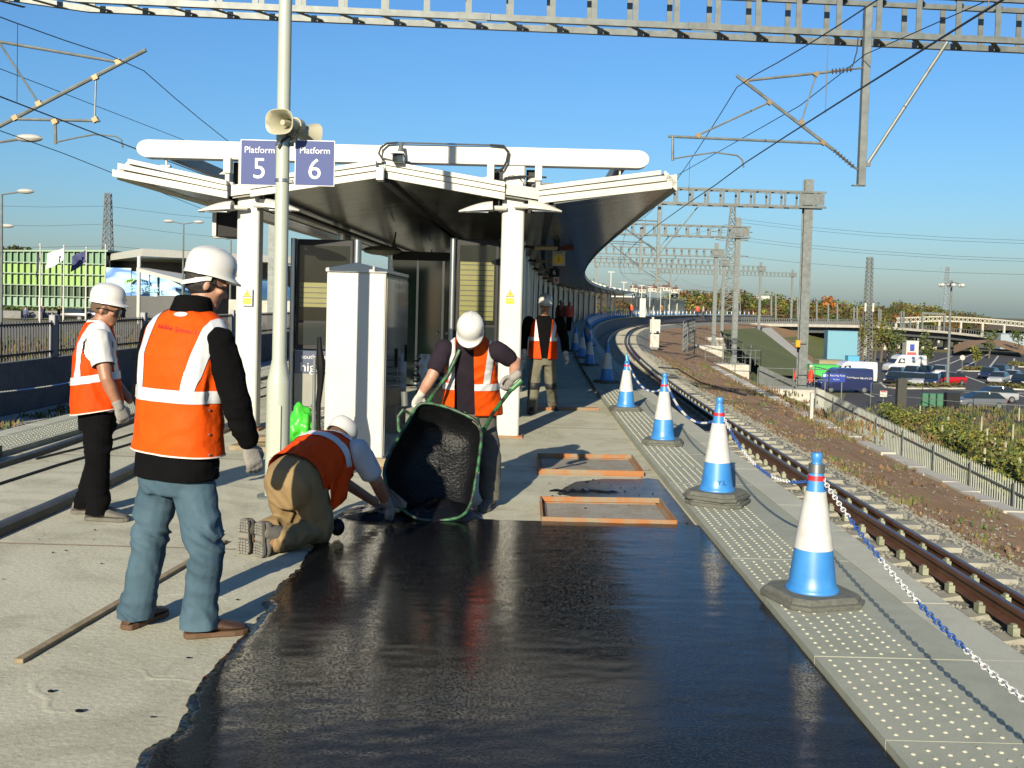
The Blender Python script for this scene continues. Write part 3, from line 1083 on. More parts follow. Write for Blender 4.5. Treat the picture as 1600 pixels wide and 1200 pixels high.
# warning stickers on the two columns
def sticker(px, py, Y, label):
 p = at(px, py, Y)
 t = thing('warning_label', label, 'label', p, 'electrical warning labels on the columns')
 MB().box(p, (0.125, 0.002, 0.205)).build('backing', M_LETTER, t, smooth=False)
 MB().prism([p + Vector((-0.052, -0.003, 0.0)), p + Vector((0.052, -0.003, 0.0)), p + Vector((0, -0.003, 0.09))], (0, 0.001, 0)).build('triangle_edge', M_LETTERBLK, t, smooth=False)
 MB().prism([p + Vector((-0.041, -0.0045, 0.007)), p + Vector((0.041, -0.0045, 0.007)), p + Vector((0, -0.0045, 0.078))], (0, 0.001, 0)).build('triangle', M_YELLOW, t, smooth=False)
 MB().prism([p + Vector(q) for q in ((0.006, -0.006, 0.058), (-0.012, -0.006, 0.034), (-0.001, -0.006, 0.034), (-0.006, -0.006, 0.012), (0.012, -0.006, 0.040), (0.001, -0.006, 0.040))], (0, 0.0008, 0)).build('bolt_symbol', M_LETTERBLK, t, smooth=False)
 MB().box(p + Vector((0, -0.002, -0.05)), (0.105, 0.003, 0.075)).build('text_panel', M_YELLOW, t, smooth=False)
 for k, (tx, sz) in enumerate((('CAUTION', 0.020), ('ELECTRIC', 0.017), ('WIRES', 0.017))):
  text('lettering', tx, sz, p + Vector((0, -0.0045, -0.026 - 0.021 * k)), (R(90), 0, 0), M_LETTERBLK, t)
 return t


sticker(386, 464, 12.296, 'yellow electrical warning label on the left front column')
sticker(797, 464, 12.296, 'yellow electrical warning label on the right front column')

# ---------------------------------------------------------------- pole with horns and platform signs
PX, PY = -1.885, 8.3
pole = thing('lamp_pole', 'tall pale green-white tapered pole with a thick base, rising out of the picture', 'pole', (PX, PY, 0))
M_POLE = mat('pole_paint', (0.42, 0.455, 0.38), 0.35, var=0.04)
MB().lathe((PX, PY, 0), [(0.098, 0.012), (0.096, 0.93), (0.094, 0.945), (0.057, 1.13), (0.054, 3.0), (0.05, 5.0), (0.046, 8.0)], 24).build('shaft', M_POLE, pole, sharp=40)
MB().lathe((PX, PY, 0), [(0.16, 0.0), (0.16, 0.018)], 16).build('base_plate', M_GALV, pole)
MB().box((PX, PY - 0.096, 0.55), (0.09, 0.012, 0.42)).build('access_door', M_POLE, pole, smooth=False, bevel=0.004)
for z in (2.86, 2.57):
 MB().lathe((PX, PY, z), [(0.061, -0.013), (0.061, 0.013)], 20).build('band', M_STEEL, pole)
# lamp head above the picture
MB().bar((PX, PY, 8.0), (PX + 0.7, PY, 8.15), 0.06).build('lamp_arm', M_POLE, pole, smooth=False)
MB().box((PX + 0.95, PY, 8.18), (0.6, 0.22, 0.12)).build('lamp_head', M_POLE, pole, smooth=False, bevel=0.03)


def platform_sign(x0, x1, z0, z1, num, label):
 cx, cz = (x0 + x1) / 2, (z0 + z1) / 2
 y = PY - 0.012
 t = thing('platform_sign', label, 'sign', (cx, y, z0), 'platform number signs on the pole')
 MB().box((cx, y, cz), (x1 - x0, 0.014, z1 - z0)).build('plate', M_LETTER, t, smooth=False, bevel=0.002)
 MB().box((cx, y - 0.0085, cz), (x1 - x0 - 0.014, 0.003, z1 - z0 - 0.014)).build('face', M_SIGNBLUE, t, smooth=False)
 text('lettering', 'Platform', 0.072, (cx, y - 0.0115, z1 - 0.085), (R(90), 0, 0), M_LETTER, t)
 text('numeral', num, 0.235, (cx, y - 0.0115, cz - 0.055), (R(90), 0, 0), M_LETTER, t)
 for z in (z1 - 0.035, z0 + 0.035):
  xe = x1 if cx < PX else x0
  MB().box(((xe + PX) / 2, y + 0.01, z), (abs(xe - PX) - 0.03, 0.03, 0.03)).build('bracket', M_GALV, t, smooth=False)
 return t


a5, b5 = at(377, 218, PY), at(436, 291, PY)
platform_sign(a5.x, b5.x, b5.z, a5.z, '5', 'blue sign reading Platform 5, on the outer side of the tall pole')
a6, b6 = at(462, 219, PY), at(523, 292, PY)
platform_sign(a6.x, b6.x, b6.z, a6.z, '6', 'blue sign reading Platform 6, partly shaded by a loudspeaker')


def horn(p, d, label):
 """loudspeaker with a squarish flared mouth; p the mouth centre, d where it points"""
 t = thing('horn_loudspeaker', label, 'loudspeaker', p, 'horn loudspeakers on the pole')
 d = Vector(d).normalized()
 sx = d.cross(Vector((0, 0, 1))).normalized()
 sz = sx.cross(d)
 M_HORN = mat('horn_cream', (0.44, 0.42, 0.30), 0.4, var=0.06)

 def ring(dist, w, h_, e):
  rr = []
  for k in range(24):
   a = 2 * math.pi * k / 24
   c_, s_ = math.cos(a), math.sin(a)
   rr.append(Vector(p) - d * dist + sx * w * math.copysign(abs(c_) ** e, c_) + sz * h_ * math.copysign(abs(s_) ** e, s_))
  return rr
 outer = [ring(0, 0.125, 0.10, 0.7), ring(0.03, 0.105, 0.083, 0.75), ring(0.09, 0.07, 0.058, 0.9), ring(0.16, 0.055, 0.05, 1), ring(0.23, 0.052, 0.05, 1)]
 inner = [ring(0.23, 0.02, 0.02, 1), ring(0.15, 0.038, 0.036, 1), ring(0.09, 0.060, 0.050, 0.9), ring(0.03, 0.095, 0.074, 0.75), ring(0.0, 0.119, 0.094, 0.7)]
 MB().rings(inner + outer).build('bell', M_HORN, t, sharp=50)
 MB().tube([Vector(p) - d * 0.15, Vector(p) - d * 0.05], [0.028, 0.022], 12).build('phase_plug', M_HORN, t)
 MB().tube([Vector(p) - d * 0.23, Vector(p) - d * 0.31], [0.062, 0.055], 16).build('driver', M_HORN, t)
 MB().box(Vector(p) - d * 0.2 + Vector((0, 0, -0.07)), (0.05, 0.09, 0.05)).build('bracket', M_STEEL, t, smooth=False)
 return t


hp = at(436, 190, PY - 0.22)
horn(hp, (-0.35, -1, -0.06), 'cream horn loudspeaker on the tall pole, mouth facing the camera')
hp2 = at(487, 212, PY + 0.22)
horn(hp2, (0.7, 1, -0.1), 'cream horn loudspeaker behind the tall pole, facing away above the Platform 6 sign')
MB().tube([hp + Vector((0.1, 0.25, -0.04)), (PX + 0.075, PY - 0.02, 3.0), (PX + 0.07, PY - 0.04, 2.93), (PX + 0.01, PY - 0.07, 2.88), (PX - 0.02, PY - 0.065, 2.82)], 0.010, 6).build('speaker_cable', M_RUBBER, pole)

# ---------------------------------------------------------------- cabinet
CX0, CX1, CYF, CYB, CZ = -1.80, -1.23, 9.9, 11.9, 1.885
cab = thing('equipment_cabinet', 'tall white metal cabinet with a shallow pitched top beside the pole', 'cabinet', ((CX0 + CX1) / 2, CYF, 0))
MB().b2((CX0, CYF, 0.06), (CX1, CYB, CZ)).build('case', M_WHITE, cab, smooth=False, bevel=0.006)
MB().b2((CX0 + 0.03, CYF + 0.03, 0), (CX1 - 0.03, CYB - 0.03, 0.06)).build('plinth', M_GALV2, cab, smooth=False)
xm = (CX0 + CX1) / 2
MB().prism([(CX0 - 0.012, CYF - 0.02, CZ), (CX1 + 0.012, CYF - 0.02, CZ), (CX1 + 0.012, CYF - 0.02, CZ + 0.035), (xm, CYF - 0.02, CZ + 0.095), (CX0 - 0.012, CYF - 0.02, CZ + 0.035)], (0, CYB - CYF + 0.04, 0)).build('roof', M_WHITE, cab, smooth=False, bevel=0.004)
MB().b2((CX0 + 0.012, CYF - 0.008, 0.10), (CX1 - 0.012, CYF - 0.001, CZ - 0.015)).build('front_panel', M_WHITE, cab, smooth=False, bevel=0.003)
M_SIDE = mat('polished_grey_panel', (0.42, 0.46, 0.47), 0.1, 0.85, var=0.06, vs_=2)
for k in range(2):
 y0 = CYF + 0.02 + k * 0.99
 sp_ = MB().b2((CX1 + 0.001, y0, 0.10), (CX1 + 0.016, y0 + 0.96, CZ - 0.05)).build('side_door', M_SIDE, cab, smooth=False, bevel=0.003)
 MB().b2((CX1 + 0.017, y0 + 0.80, 0.92), (CX1 + 0.035, y0 + 0.86, 1.12)).build('handle', M_BLACKPL, sp_, smooth=False, bevel=0.006)
for k in range(2):
 MB().b2((CX1 + 0.002, CYF + 0.05, CZ - 0.03 + 0.016 * k), (CX1 + 0.014, CYB - 0.05, CZ - 0.024 + 0.016 * k)).build('vent_slot', M_SEAM, cab, smooth=False)
# torn paper and tape left on the front
for (px, py, w, h_) in ((587, 437, 0.13, 0.045), (583, 509, 0.07, 0.03), (584, 684, 0.15, 0.035)):
 q = at(px, py, CYF - 0.01)
 MB().add([(q.x - w / 2, CYF - 0.0095, q.z - h_ / 2), (q.x + w / 2 - 0.012, CYF - 0.0095, q.z - h_ * 0.4), (q.x + w / 2, CYF - 0.0095, q.z + h_ / 2), (q.x - w * 0.42, CYF - 0.0095, q.z + h_ * 0.42)], [(0, 1, 2, 3)]).build('torn_label', mat('paper_scrap', (0.6, 0.6, 0.55), 0.7, var=0.2, vs_=30), cab, smooth=False)
# angle-iron kicker board in front of the cabinet foot
MB().b2((CX0 + 0.02, CYF - 0.10, 0.0), (CX1 + 0.14, CYF - 0.045, 0.10)).build('kick_board', M_WOOD, cab, smooth=False)
MB().b2((CX0 + 0.02, CYF - 0.14, 0.0), (CX1 + 0.14, CYF - 0.104, 0.02)).build('kick_angle', M_RUST, cab, smooth=False)
# strapped bundle of wrapped cable standing at its left edge
cbn = thing('cable_riser', 'black plastic-wrapped cable riser standing against the white cabinet', 'cable', (CX0 - 0.09, CYF + 0.05, 0))
pts = [(CX0 - 0.06 + 0.012 * math.sin(z * 9), CYF + 0.04, z) for z in (0.0, 0.2, 0.4, 0.6, 0.75, 0.9, 1.0, 1.12, 1.25)]
MB().tube(pts, [0.03, 0.026, 0.022, 0.026, 0.03, 0.04, 0.048, 0.03, 0.02], 9).build('wrapped_bundle', M_BLACKPL, cbn)
MB().tube([(CX0 - 0.11, CYF + 0.03, z) for z in (0, 0.4, 0.8, 1.05)], 0.018, 7).build('conduit', M_GALV, cbn)

# ---------------------------------------------------------------- poster totems under the canopy
M_POSTER = mat('dark_poster', (0.014, 0.016, 0.011), 0.15, var=0.4, vs_=1.5, spec=0.3)
M_PYEL = mat('timetable_yellow', (0.15, 0.145, 0.02), 0.35, var=0.15, vs_=3)
M_NAVY = mat('navy_panel', (0.055, 0.075, 0.13), 0.3, var=0.05)
M_GREYP = mat('grey_panel', (0.24, 0.24, 0.21), 0.4, 0.3, var=0.08)


def totem(x0, x1, Y, ztop, yel, label, words=None):
 t = thing('poster_totem', label, 'display board', ((x0 + x1) / 2, Y, 0), 'poster totems under the canopy')
 for x in (x0 - 0.05, x1 + 0.05):
  MB().tube([(x, Y + 0.05, 0), (x, Y + 0.05, ztop)], 0.055 if x > x0 else 0.04, 14).build('post', M_STEEL, t)
 MB().b2((x0, Y, 0.94), (x1, Y + 0.09, ztop - 0.01)).build('case', M_DARK, t, smooth=False, bevel=0.006)
 MB().b2((x0 + 0.04, Y - 0.004, 1.32), (x1 - 0.04, Y - 0.001, ztop - 0.09)).build('poster', M_POSTER, t, smooth=False)
 zb, zt = yel
 MB().b2((x0 + 0.05, Y - 0.008, zb), (x1 - 0.06, Y - 0.005, zt)).build('timetable', M_PYEL, t, smooth=False)
 z = zb + 0.045
 while z < zt - 0.02:
  MB().b2((x0 + 0.055, Y - 0.0105, z), (x1 - 0.065, Y - 0.0085, z + 0.012)).build('print_line', M_LETTERBLK, t, smooth=False)
  z += 0.068
 MB().b2((x0 + 0.04, Y - 0.004, 1.0), (x1 - 0.04, Y - 0.001, 1.29)).build('lower_poster', M_GLASSDARK, t, smooth=False)
 MB().b2((x0, Y - 0.002, 0.62), (x1, Y + 0.09, 0.92)).build('name_panel', M_NAVY, t, smooth=False)
 MB().b2((x0, Y + 0.004, 0.06), (x1, Y + 0.09, 0.618)).build('skirt', M_GREYP, t, smooth=False)
 if words:
  text('lettering', words[0], 0.082, (x0 + 0.08, Y - 0.006, 0.80 + 0.04), (R(90), 0, 0), M_LETTER, t, 'LEFT', xs=1.05)
  text('lettering', words[1], 0.175, (x0 + 0.07, Y - 0.006, 0.70), (R(90), 0, 0), M_LETTER, t, 'LEFT')
 return t


totem(-2.86, -2.12, 13.5, 2.40, (1.50, 1.82), 'dark poster board with a navy panel lettered in white, left of the cabinet', ('southeastern', 'highspeed'))
totem(-0.76, -0.20, 13.6, 2.46, (1.38, 2.15), 'poster board with a yellow ruled timetable behind the man with the barrow')

# ---------------------------------------------------------------- things under the canopy
# glazed waiting room
wr = thing('waiting_room', 'dark green-glazed waiting room with steel mullions under the canopy', 'shelter', pth(19, -1.6, 0))
M_GGLASS = mat('green_tinted_glass', (0.035, 0.06, 0.045), 0.08, 0.0, var=0.3, vs_=1.2, spec=0.7)
s0, s1, xa, xb, zt = 19.0, 27.0, -2.25, -0.35, 2.35
n_w = 4
for k in range(n_w):
 xq0 = xa + (xb - xa) * k / n_w
 xq1 = xa + (xb - xa) * (k + 1) / n_w
 MB().b2((xq0 + 0.02, s0, 0.05), (xq1 - 0.02, s0 + 0.012, zt)).build('pane', M_GGLASS, wr, smooth=False)
 MB().b2((xq0 - 0.02, s0 - 0.02, 0), (xq0 + 0.02, s0 + 0.03, zt)).build('mullion', M_STEEL, wr, smooth=False)
for k in range(2):
 MB().ball((xa + (xb - xa) * 0.5 - 0.09 + 0.18 * k, s0 - 0.04, 1.02), 0.028, 8, 5).build('door_knob', M_STEEL, wr)
MB().b2((xa, s0 - 0.03, zt), (xb, s1, zt + 0.16)).build('head_beam', M_DARK, wr, smooth=False)
for k in range(5):
 MB().b2((xb, s0 + k * 1.6 + 0.02, 0.05), (xb + 0.012, s0 + (k + 1) * 1.6 - 0.02, zt)).build('pane', M_GGLASS, wr, smooth=False)
 MB().b2((xa, s0 + k * 1.6 + 0.02, 0.05), (xa + 0.012, s0 + (k + 1) * 1.6 - 0.02, zt)).build('pane', M_GGLASS, wr, smooth=False)
 MB().b2((xb - 0.02, s0 + k * 1.6 - 0.02, 0), (xb + 0.03, s0 + k * 1.6 + 0.02, zt)).build('mullion', M_STEEL, wr, smooth=False)
MB().b2((xa + 0.02, s1 - 0.02, 0.0), (xb - 0.02, s1, zt)).build('back_wall', M_GREYP, wr, smooth=False)
# long solid service block further on
sb = thing('service_block', 'long dark panelled block under the canopy beyond the waiting room', 'building', pth(40, -1.6, 0))
for k in range(36):
 s = 30 + k * 2.4
 a = [pth(s, -0.6, 0), pth(s + 2.36, -0.6, 0), pth(s + 2.36, -2.4, 0), pth(s, -2.4, 0)]
 MB().prism(a, (0, 0, 2.5)).build('panel', mat('block_panel', (0.10, 0.10, 0.09), 0.35, 0.3, var=0.3, vs_=0.8, world_=True), sb, smooth=False)

# stack of slatted gratings, boxes and boards behind the cabinet
gs = thing('grating_stack', 'stack of dark slatted gratings behind the white cabinet', 'stack of gratings', (-0.95, 13.4, 0))
for k in range(9):
 for j in range(2):
  c = at(668, 560, 13.4)
  MB().box((-0.98 + 0.02 * (k % 3) + 0.15 * j, 13.35 + 0.35 * j, 0.52 + 0.045 * k), (0.62, 0.05, 0.022), rz=0.05 * ((k % 2) - 0.5), ry=0.03 * ((k % 3) - 1)).build('slat', M_DARK if k % 2 else M_GALV2, gs, smooth=False)
MB().box((-0.93, 13.55, 0.24), (0.6, 0.6, 0.44)).build('crate', M_DARK, gs, smooth=False)
cbx = thing('cardboard_box', 'brown cardboard box on the platform behind the wheelbarrow man', 'box', (-0.82, 12.6, 0))
MB().box((-0.82, 12.6, 0.44), (0.42, 0.34, 0.2), 0.2).build('carton', mat('cardboard', (0.42, 0.28, 0.14), 0.8, var=0.12), cbx, smooth=False)
MB().box((-0.74, 12.52, 0.555), (0.2, 0.34, 0.012), 0.2, ry=-0.6).build('flap', mat('cardboard', (0.42, 0.28, 0.14)), cbx, smooth=False)
MB().box((-0.82, 12.62, 0.17), (0.5, 0.4, 0.33), 0.2).build('base_carton', mat('cardboard_dull', (0.25, 0.18, 0.11), 0.8), cbx, smooth=False)
pk = thing('pink_bundle', 'crumpled pink plastic bundle on the boxes behind the wheelbarrow', 'bundle', (-0.62, 12.2, 0.3))
MB().ball((-0.60, 12.2, 0.40), (0.14, 0.12, 0.17), 9, 6).build('wrap', mat('pink_plastic', (0.6, 0.05, 0.16), 0.4, var=0.3, vs_=12), pk)
pl = thing('plastic_sheet', 'crumpled clear-grey plastic sheet hanging by the gratings', 'sheet', (-1.12, 12.9, 0.6))
cr = MB()
rg_ = []
for i in range(10):
 rg_.append([Vector((-1.16 + 0.03 * j + 0.05 * noise.noise(Vector((i, j, 0)) * 0.7), 12.9 + 0.06 * noise.noise(Vector((i, j, 5)) * 0.9), 0.95 - 0.06 * i + 0.02 * noise.noise(Vector((i, j, 9))))) for j in range(5)])
cr.rings(rg_, cap=False, close=False)
cr.build('sheet_fold', mat('plastic_film', (0.45, 0.47, 0.46), 0.25, var=0.15, vs_=8), pl)

# green bag, boards, duct on the left of the cabinet
gbag = thing('green_bag', 'bright green plastic bag lying beside the pole', 'bag', (-2.25, 10.95, 0.08))
bmq = bmesh.new()
bmesh.ops.create_icosphere(bmq, subdivisions=4, radius=1.0)
for v in bmq.verts:
 d = v.co.normalized()
 r_ = 1 + 0.35 * noise.noise(d * 2.3) + 0.16 * noise.noise(d * 6.0 + Vector((3, 1, 2)))
 v.co = Vector((d.x * 0.17 * r_, d.y * 0.15 * r_, max(-0.12, d.z * 0.17 * r_ + (0.10 * max(0, d.z) ** 4))))
me = bpy.data.meshes.new('bag_skin')
bmq.to_mesh(me)
bmq.free()
me.materials.append(mat('green_plastic', (0.06, 0.55, 0.04), 0.35, var=0.15, vs_=6))
me.polygons.foreach_set('use_smooth', [True] * len(me.polygons))
bo = inst('bag_skin', me, gbag, (0, 0, 0.13))
bd = thing('board_stack', 'low stack of weathered boards under the green bag', 'boards', (-2.3, 11.2, 0))
for k, (x, y, z, l, rz) in enumerate(((-2.35, 11.3, 0.03, 1.3, 0.08), (-2.2, 11.0, 0.03, 1.1, 0.02), (-2.3, 11.15, 0.085, 1.2, 0.12), (-2.45, 10.75, 0.025, 1.0, -0.2))):
 MB().box((x, y, z), (l, 0.2, 0.05), rz).build('board', M_WOOD, bd, smooth=False, bevel=0.003)
wt = thing('wire_tangle', 'tangle of thin grey wire by the poster board', 'wire', (-2.2, 12.6, 0.1))
rw = random.Random(4)
for k in range(6):
 pts = [(-2.2 + 0.3 * math.sin(t * 1.3 + k) + rw.uniform(-.05, .05), 12.4 + 0.2 * math.cos(t + k * 2), 0.18 + 0.14 * math.sin(t * 1.7 + k)) for t in (0.7 * j for j in range(10))]
 MB().tube(pts, 0.006, 5).build('strand', M_GALV2, wt)

# hanging signs under the canopy on the right
def hung_sign(name, label, px, py, Y, w, h_, m_face, cat='sign', extra=None):
 p = at(px, py, Y)
 t = thing(name, label, cat, p)
 MB().box(p, (w, 0.03, h_)).build('face', m_face, t, smooth=False, bevel=0.004)
 MB().tube([p + Vector((0, 0.03, h_ / 2)), p + Vector((0, 0.03, 2.95 - p.z))], 0.02, 6).build('hanger', M_DARK, t)
 if extra:
  extra(p, t)
 return t


def _disc(p, t):
 MB().tube([p + Vector((0, -0.016, -0.02)), p + Vector((0, -0.021, -0.02))], 0.10, 20).build('yellow_disc', M_YELLOW, t)
 text('numeral', '1', 0.14, p + Vector((0, -0.023, -0.02)), (R(90), 0, 0), M_LETTERBLK, t)
 text('lettering', 'Ticket', 0.05, p + Vector((0, -0.018, 0.12)), (R(90), 0, 0), M_LETTERBLK, t)


hung_sign('round_disc_sign', 'pale square sign with a yellow disc hung under the canopy', 873, 404, 20, 0.25, 0.29, M_WHITE2, extra=_disc)
hung_sign('number_sign', 'black hanging sign with a white 6 under the canopy', 866, 426, 20.3, 0.2, 0.16, M_BLACKPL, extra=lambda p, t: text('numeral', '6', 0.13, p + Vector((0, -0.018, 0)), (R(90), 0, 0), M_LETTER, t))
hung_sign('small_notice', 'small square notice hung below the black 6 sign', 869, 438, 20.6, 0.12, 0.14, M_WHITE2, extra=lambda p, t: MB().tube([p + Vector((0, -0.016, 0)), p + Vector((0, -0.02, 0))], 0.035, 14).build('red_disc', M_RED, t))
sg = thing('hanging_display', 'black information display hanging left of the left front column', 'display', at(364, 350, 13.4))
p = at(366, 350, 13.4)
MB().box(p, (0.30, 0.62, 0.36)).build('case', M_BLACKPL, sg, smooth=False)
MB().box(p + Vector((-0.16, -0.2, 0)), (0.05, 0.3, 0.36)).build('side_trim', M_WHITE2, sg, smooth=False)
MB().tube([p + Vector((0, 0, 0.18)), p + Vector((0, 0, 0.42))], 0.03, 8).build('hanger', M_DARK, sg)
for k, (px, py) in enumerate(((888, 372), (884, 386))):
 p = at(px, py, 22 + k)
 t = thing('red_signal_board', 'dim red-lettered board under the canopy, %s of two' % ('upper' if k == 0 else 'lower'), 'sign', p)
 MB().box(p, (0.36, 0.05, 0.14)).build('face', mat('dim_red', (0.16, 0.02, 0.02), 0.5, var=0.2), t, smooth=False)
 MB().tube([p + Vector((0, 0.02, 0.07)), p + Vector((0, 0.02, 2.98 - p.z))], 0.02, 6).build('hanger', M_DARK, t)


# ================================================================ overhead line
def truss(name, label, p0, p1, zb, depth, width, bay, parts=True, taper=0.0, group='overhead line gantries'):
 """box truss of angle chords and battens from p0 to p1 (plan points)"""
 p0, p1 = Vector((*p0, 0)), Vector((*p1, 0))
 d = (p1 - p0)
 L = d.length
 d.normalize()
 nrm = Vector((d.y, -d.x, 0))           # towards the camera
 t = thing(name, label, 'gantry', (p0.x, p0.y, zb), group)

 def zbot(u):
  return zb + taper * max(0, 1 - u / 2.2)

 def W(u, w, z):
  q = p0 + d * u + nrm * w
  return Vector((q.x, q.y, z))
 for w in (-width / 2, width / 2):
  for top in (0, 1):
   b_ = MB()
   if top:
    b_.bar(W(0, w, zb + depth), W(L, w, zb + depth), 0.08, 0.09)
   elif taper:
    b_.bar(W(0, w, zbot(0)), W(2.2, w, zb), 0.09, 0.11)
    b_.bar(W(2.2, w, zb), W(L, w, zb), 0.09, 0.11)
   else:
    b_.bar(W(0, w, zb), W(L, w, zb), 0.09, 0.11)
   b_.build('chord', M_GALV, t, smooth=False)
 n_ = int(L / bay)
 post = MB().b2((-0.05, -0.012, 0.06), (0.05, 0.012, depth - 0.06))
 brace_b = MB()
 ang = math.atan2(d.y, d.x)
 if parts:
  po = post.build('batten', M_GALV, smooth=False)
  me_p = po.data
  bpy.data.objects.remove(po)
  bo_ = MB().bar((-0.06, -width / 2 + 0.05, 0), (bay * 0.45, width / 2 - 0.05, 0), 0.09, 0.012).build('lacing', M_GALV2, smooth=False)
  me_b = bo_.data
  bpy.data.objects.remove(bo_)
 jb = MB()
 for k in range(n_ + 1):
  u = k * bay
  for w in (-width / 2, width / 2):
   if parts:
    inst('batten', me_p, t, W(u, w, zb) - Vector(t.location), (0, 0, ang))
   else:
    jb.box(W(u, w, zb + depth / 2), (0.11, 0.03, depth), ang)
  if parts:
   for zz in (-0.03, depth + 0.03):
    inst('lacing', me_b, t, W(u, 0, zb + zz) - Vector(t.location), (0, 0, ang))
  else:
   jb.bar(W(u, -width / 2, zb), W(u + bay * 0.5, width / 2, zb), 0.09, 0.02)
 if not parts:
  tag(jb.build('lattice', M_GALV2, t, smooth=False), kind='stuff')
 return t, W, L


def mast(parent, p, z0, z1, w=0.30):
 """H-section mast on a bolted plate"""
 x, y = p
 b_ = MB()
 b_.b2((x - w / 2, y - w / 2, z0), (x + w / 2, y - w / 2 + 0.03, z1))
 b_.b2((x - w / 2, y + w / 2 - 0.03, z0), (x + w / 2, y + w / 2, z1))
 b_.b2((x - w * 0.36, y - w / 2 + 0.03, z0), (x + w * 0.36, y + w / 2 - 0.03, z1))
 b_.build('mast', M_GALV, parent, smooth=False)
 MB().box((x, y, z0 + 0.03), (w + 0.3, w + 0.3, 0.06)).build('foot_plate', M_GALV2, parent, smooth=False)
 for sx in (-1, 1):
  for sy in (-1, 1):
   MB().tube([(x + sx * (w / 2 + 0.09), y + sy * (w / 2 + 0.09), z0 + 0.06), (x + sx * (w / 2 + 0.09), y + sy * (w / 2 + 0.09), z0 + 0.20)], 0.025, 6).build('bolt', M_GALV, parent)


# nearest gantry, crossing the top of the picture
g1, W1, L1 = truss('line_gantry', 'near steel lattice gantry crossing the top of the sky', (-9.95, 18.2), (13.2, 19.75), 6.70, 0.74, 0.62, 0.752, True, 0.22)
mast(g1, (13.2, 19.75), -3.6, 7.6)
mast(g1, (-9.95, 18.2), -0.9, 7.6)
for u in (9.1, 13.3, 16.5):
 q = W1(u, 0.37, 6.70)
 MB().box(q, (0.62, 0.02, 0.12), 0.067).build('splice_plate', M_GALV, g1, smooth=False)
 MB().box(W1(u, 0.38, 6.62), (0.5, 0.01, 0.02), 0.067).build('bolt_row', M_GALV2, g1, smooth=False)
# further gantries, each with its mast on the right
far_masts = [
 ('second lattice gantry, beyond the canopy, on the big mast by the car park', 50, 14.2, 6.55, 50, True),
 ('third lattice gantry, carried by the mast behind the railed plinth', 70, 15.2, 6.35, 70, True),
 ('fourth lattice gantry along the curve', 102, 20.08, 6.55, 102, False),
 ('fifth lattice gantry along the curve', 128, 26.2, 6.7, 128, False),
 ('sixth lattice gantry along the curve', 160, 38.5, 7.3, 160, False),
 ('seventh lattice gantry, smallest and farthest along the curve', 195, 53.0, 7.6, 195, False),
]
for k, (lab, Yg, Xm, zb, s_, parts) in enumerate(far_masts):
 a = 0.045 + 0.02 * (k % 2)
 x0 = -12.0 + Xm - 14
 L = Xm + 0.8 - x0
 y0 = Yg - (Xm - x0) * a
 t, W, L = truss('line_gantry', lab, (x0, y0), (Xm + 0.8, Yg + 0.8 * a), zb, 0.72, 0.6, 0.752, parts)
 mast(t, (Xm, Yg), -2.25, zb + 1.35, 0.42 if k == 0 else 0.34)
 mast(t, (x0 + 0.3, y0), -1.3, zb + 1.0, 0.34)
 MB().box((Xm + 0.15, Yg - 0.36, zb + 0.36), (1.1, 0.03, 0.55), a).build('end_plate', M_GALV, t, smooth=False)
 # concrete plinth block under the mast
 if k < 4:
  pbk = thing('mast_plinth', 'pale concrete plinth under the mast of the %s gantry' % ('second', 'third', 'fourth', 'fifth')[k], 'plinth', (Xm, Yg, -4.0), 'concrete mast plinths')
  MB().prism([(Xm - 1.9, Yg - 0.9, -2.26), (Xm + 0.9, Yg - 0.9, -2.26), (Xm + 0.9, Yg - 0.9, -4.6), (Xm - 0.2, Yg - 0.9, -4.6), (Xm - 1.9, Yg - 0.9, -2.9)], (0, 1.8, 0)).build('block', M_CONC2, pbk, smooth=False, bevel=0.02)


# drop tubes with cantilevers
def insul(b_, p0, p1, n=6, r=0.055):
 p0, p1 = Vector(p0), Vector(p1)
 d = p1 - p0
 b_.tube([p0, p1], 0.022, 6)
 for k in range(n):
  c = p0 + d * ((k + 0.5) / n)
  e = d.normalized() * 0.012
  b_.tube([c - e, c, c + e], [0.02, r, 0.02], 10)
 return b_


M_INS = mat('insulator_brown', (0.10, 0.09, 0.08), 0.35, var=0.15)
Yc = 18.85


def P(px, py, Y=Yc):
 return at(px, py, Y)


dt = thing('drop_tube_bracket', 'galvanised drop tube with cantilever arm hanging from the near gantry on the right', 'cantilever', P(1345, 290))
MB().bar(P(1357, 10), P(1345, 290), 0.13, 0.13).build('drop_tube', M_GALV, dt, smooth=False, bevel=0.006)
MB().box(P(1345, 290) + Vector((-0.04, 0, 0)), (0.24, 0.1, 0.02)).build('end_plate', M_GALV2, dt, smooth=False)
MB().tube([P(1480, 66), P(1356, 255)], 0.033, 8).build('stay_tube', M_GALV, dt)
MB().box(P(1356, 257), (0.09, 0.06, 0.07)).build('stay_clamp', M_GALV2, dt, smooth=False)
MB().tube([P(1165, 126), P(1298, 112)], 0.026, 8).build('top_tube', M_GALV, dt)
insul(MB(), P(1298, 112), P(1332, 108), 6).build('insulator', M_INS, dt)
MB().tube([P(1332, 108), P(1349, 106)], 0.02, 6).build('pivot', M_GALV2, dt)
MB().tube([P(1151, 118), P(1302, 234)], 0.033, 8).build('cantilever_tube', M_GALV, dt)
insul(MB(), P(1302, 234), P(1334, 261), 7).build('insulator', M_INS, dt)
MB().tube([P(1334, 261), P(1346, 268)], 0.022, 6).build('pivot', M_GALV2, dt)
MB().tube([P(1044, 213), P(1286, 224)], 0.025, 8).build('registration_tube', M_GALV, dt)
MB().tube([P(1202, 160), P(1091, 211)], 0.020, 6).build('strut', M_GALV, dt)
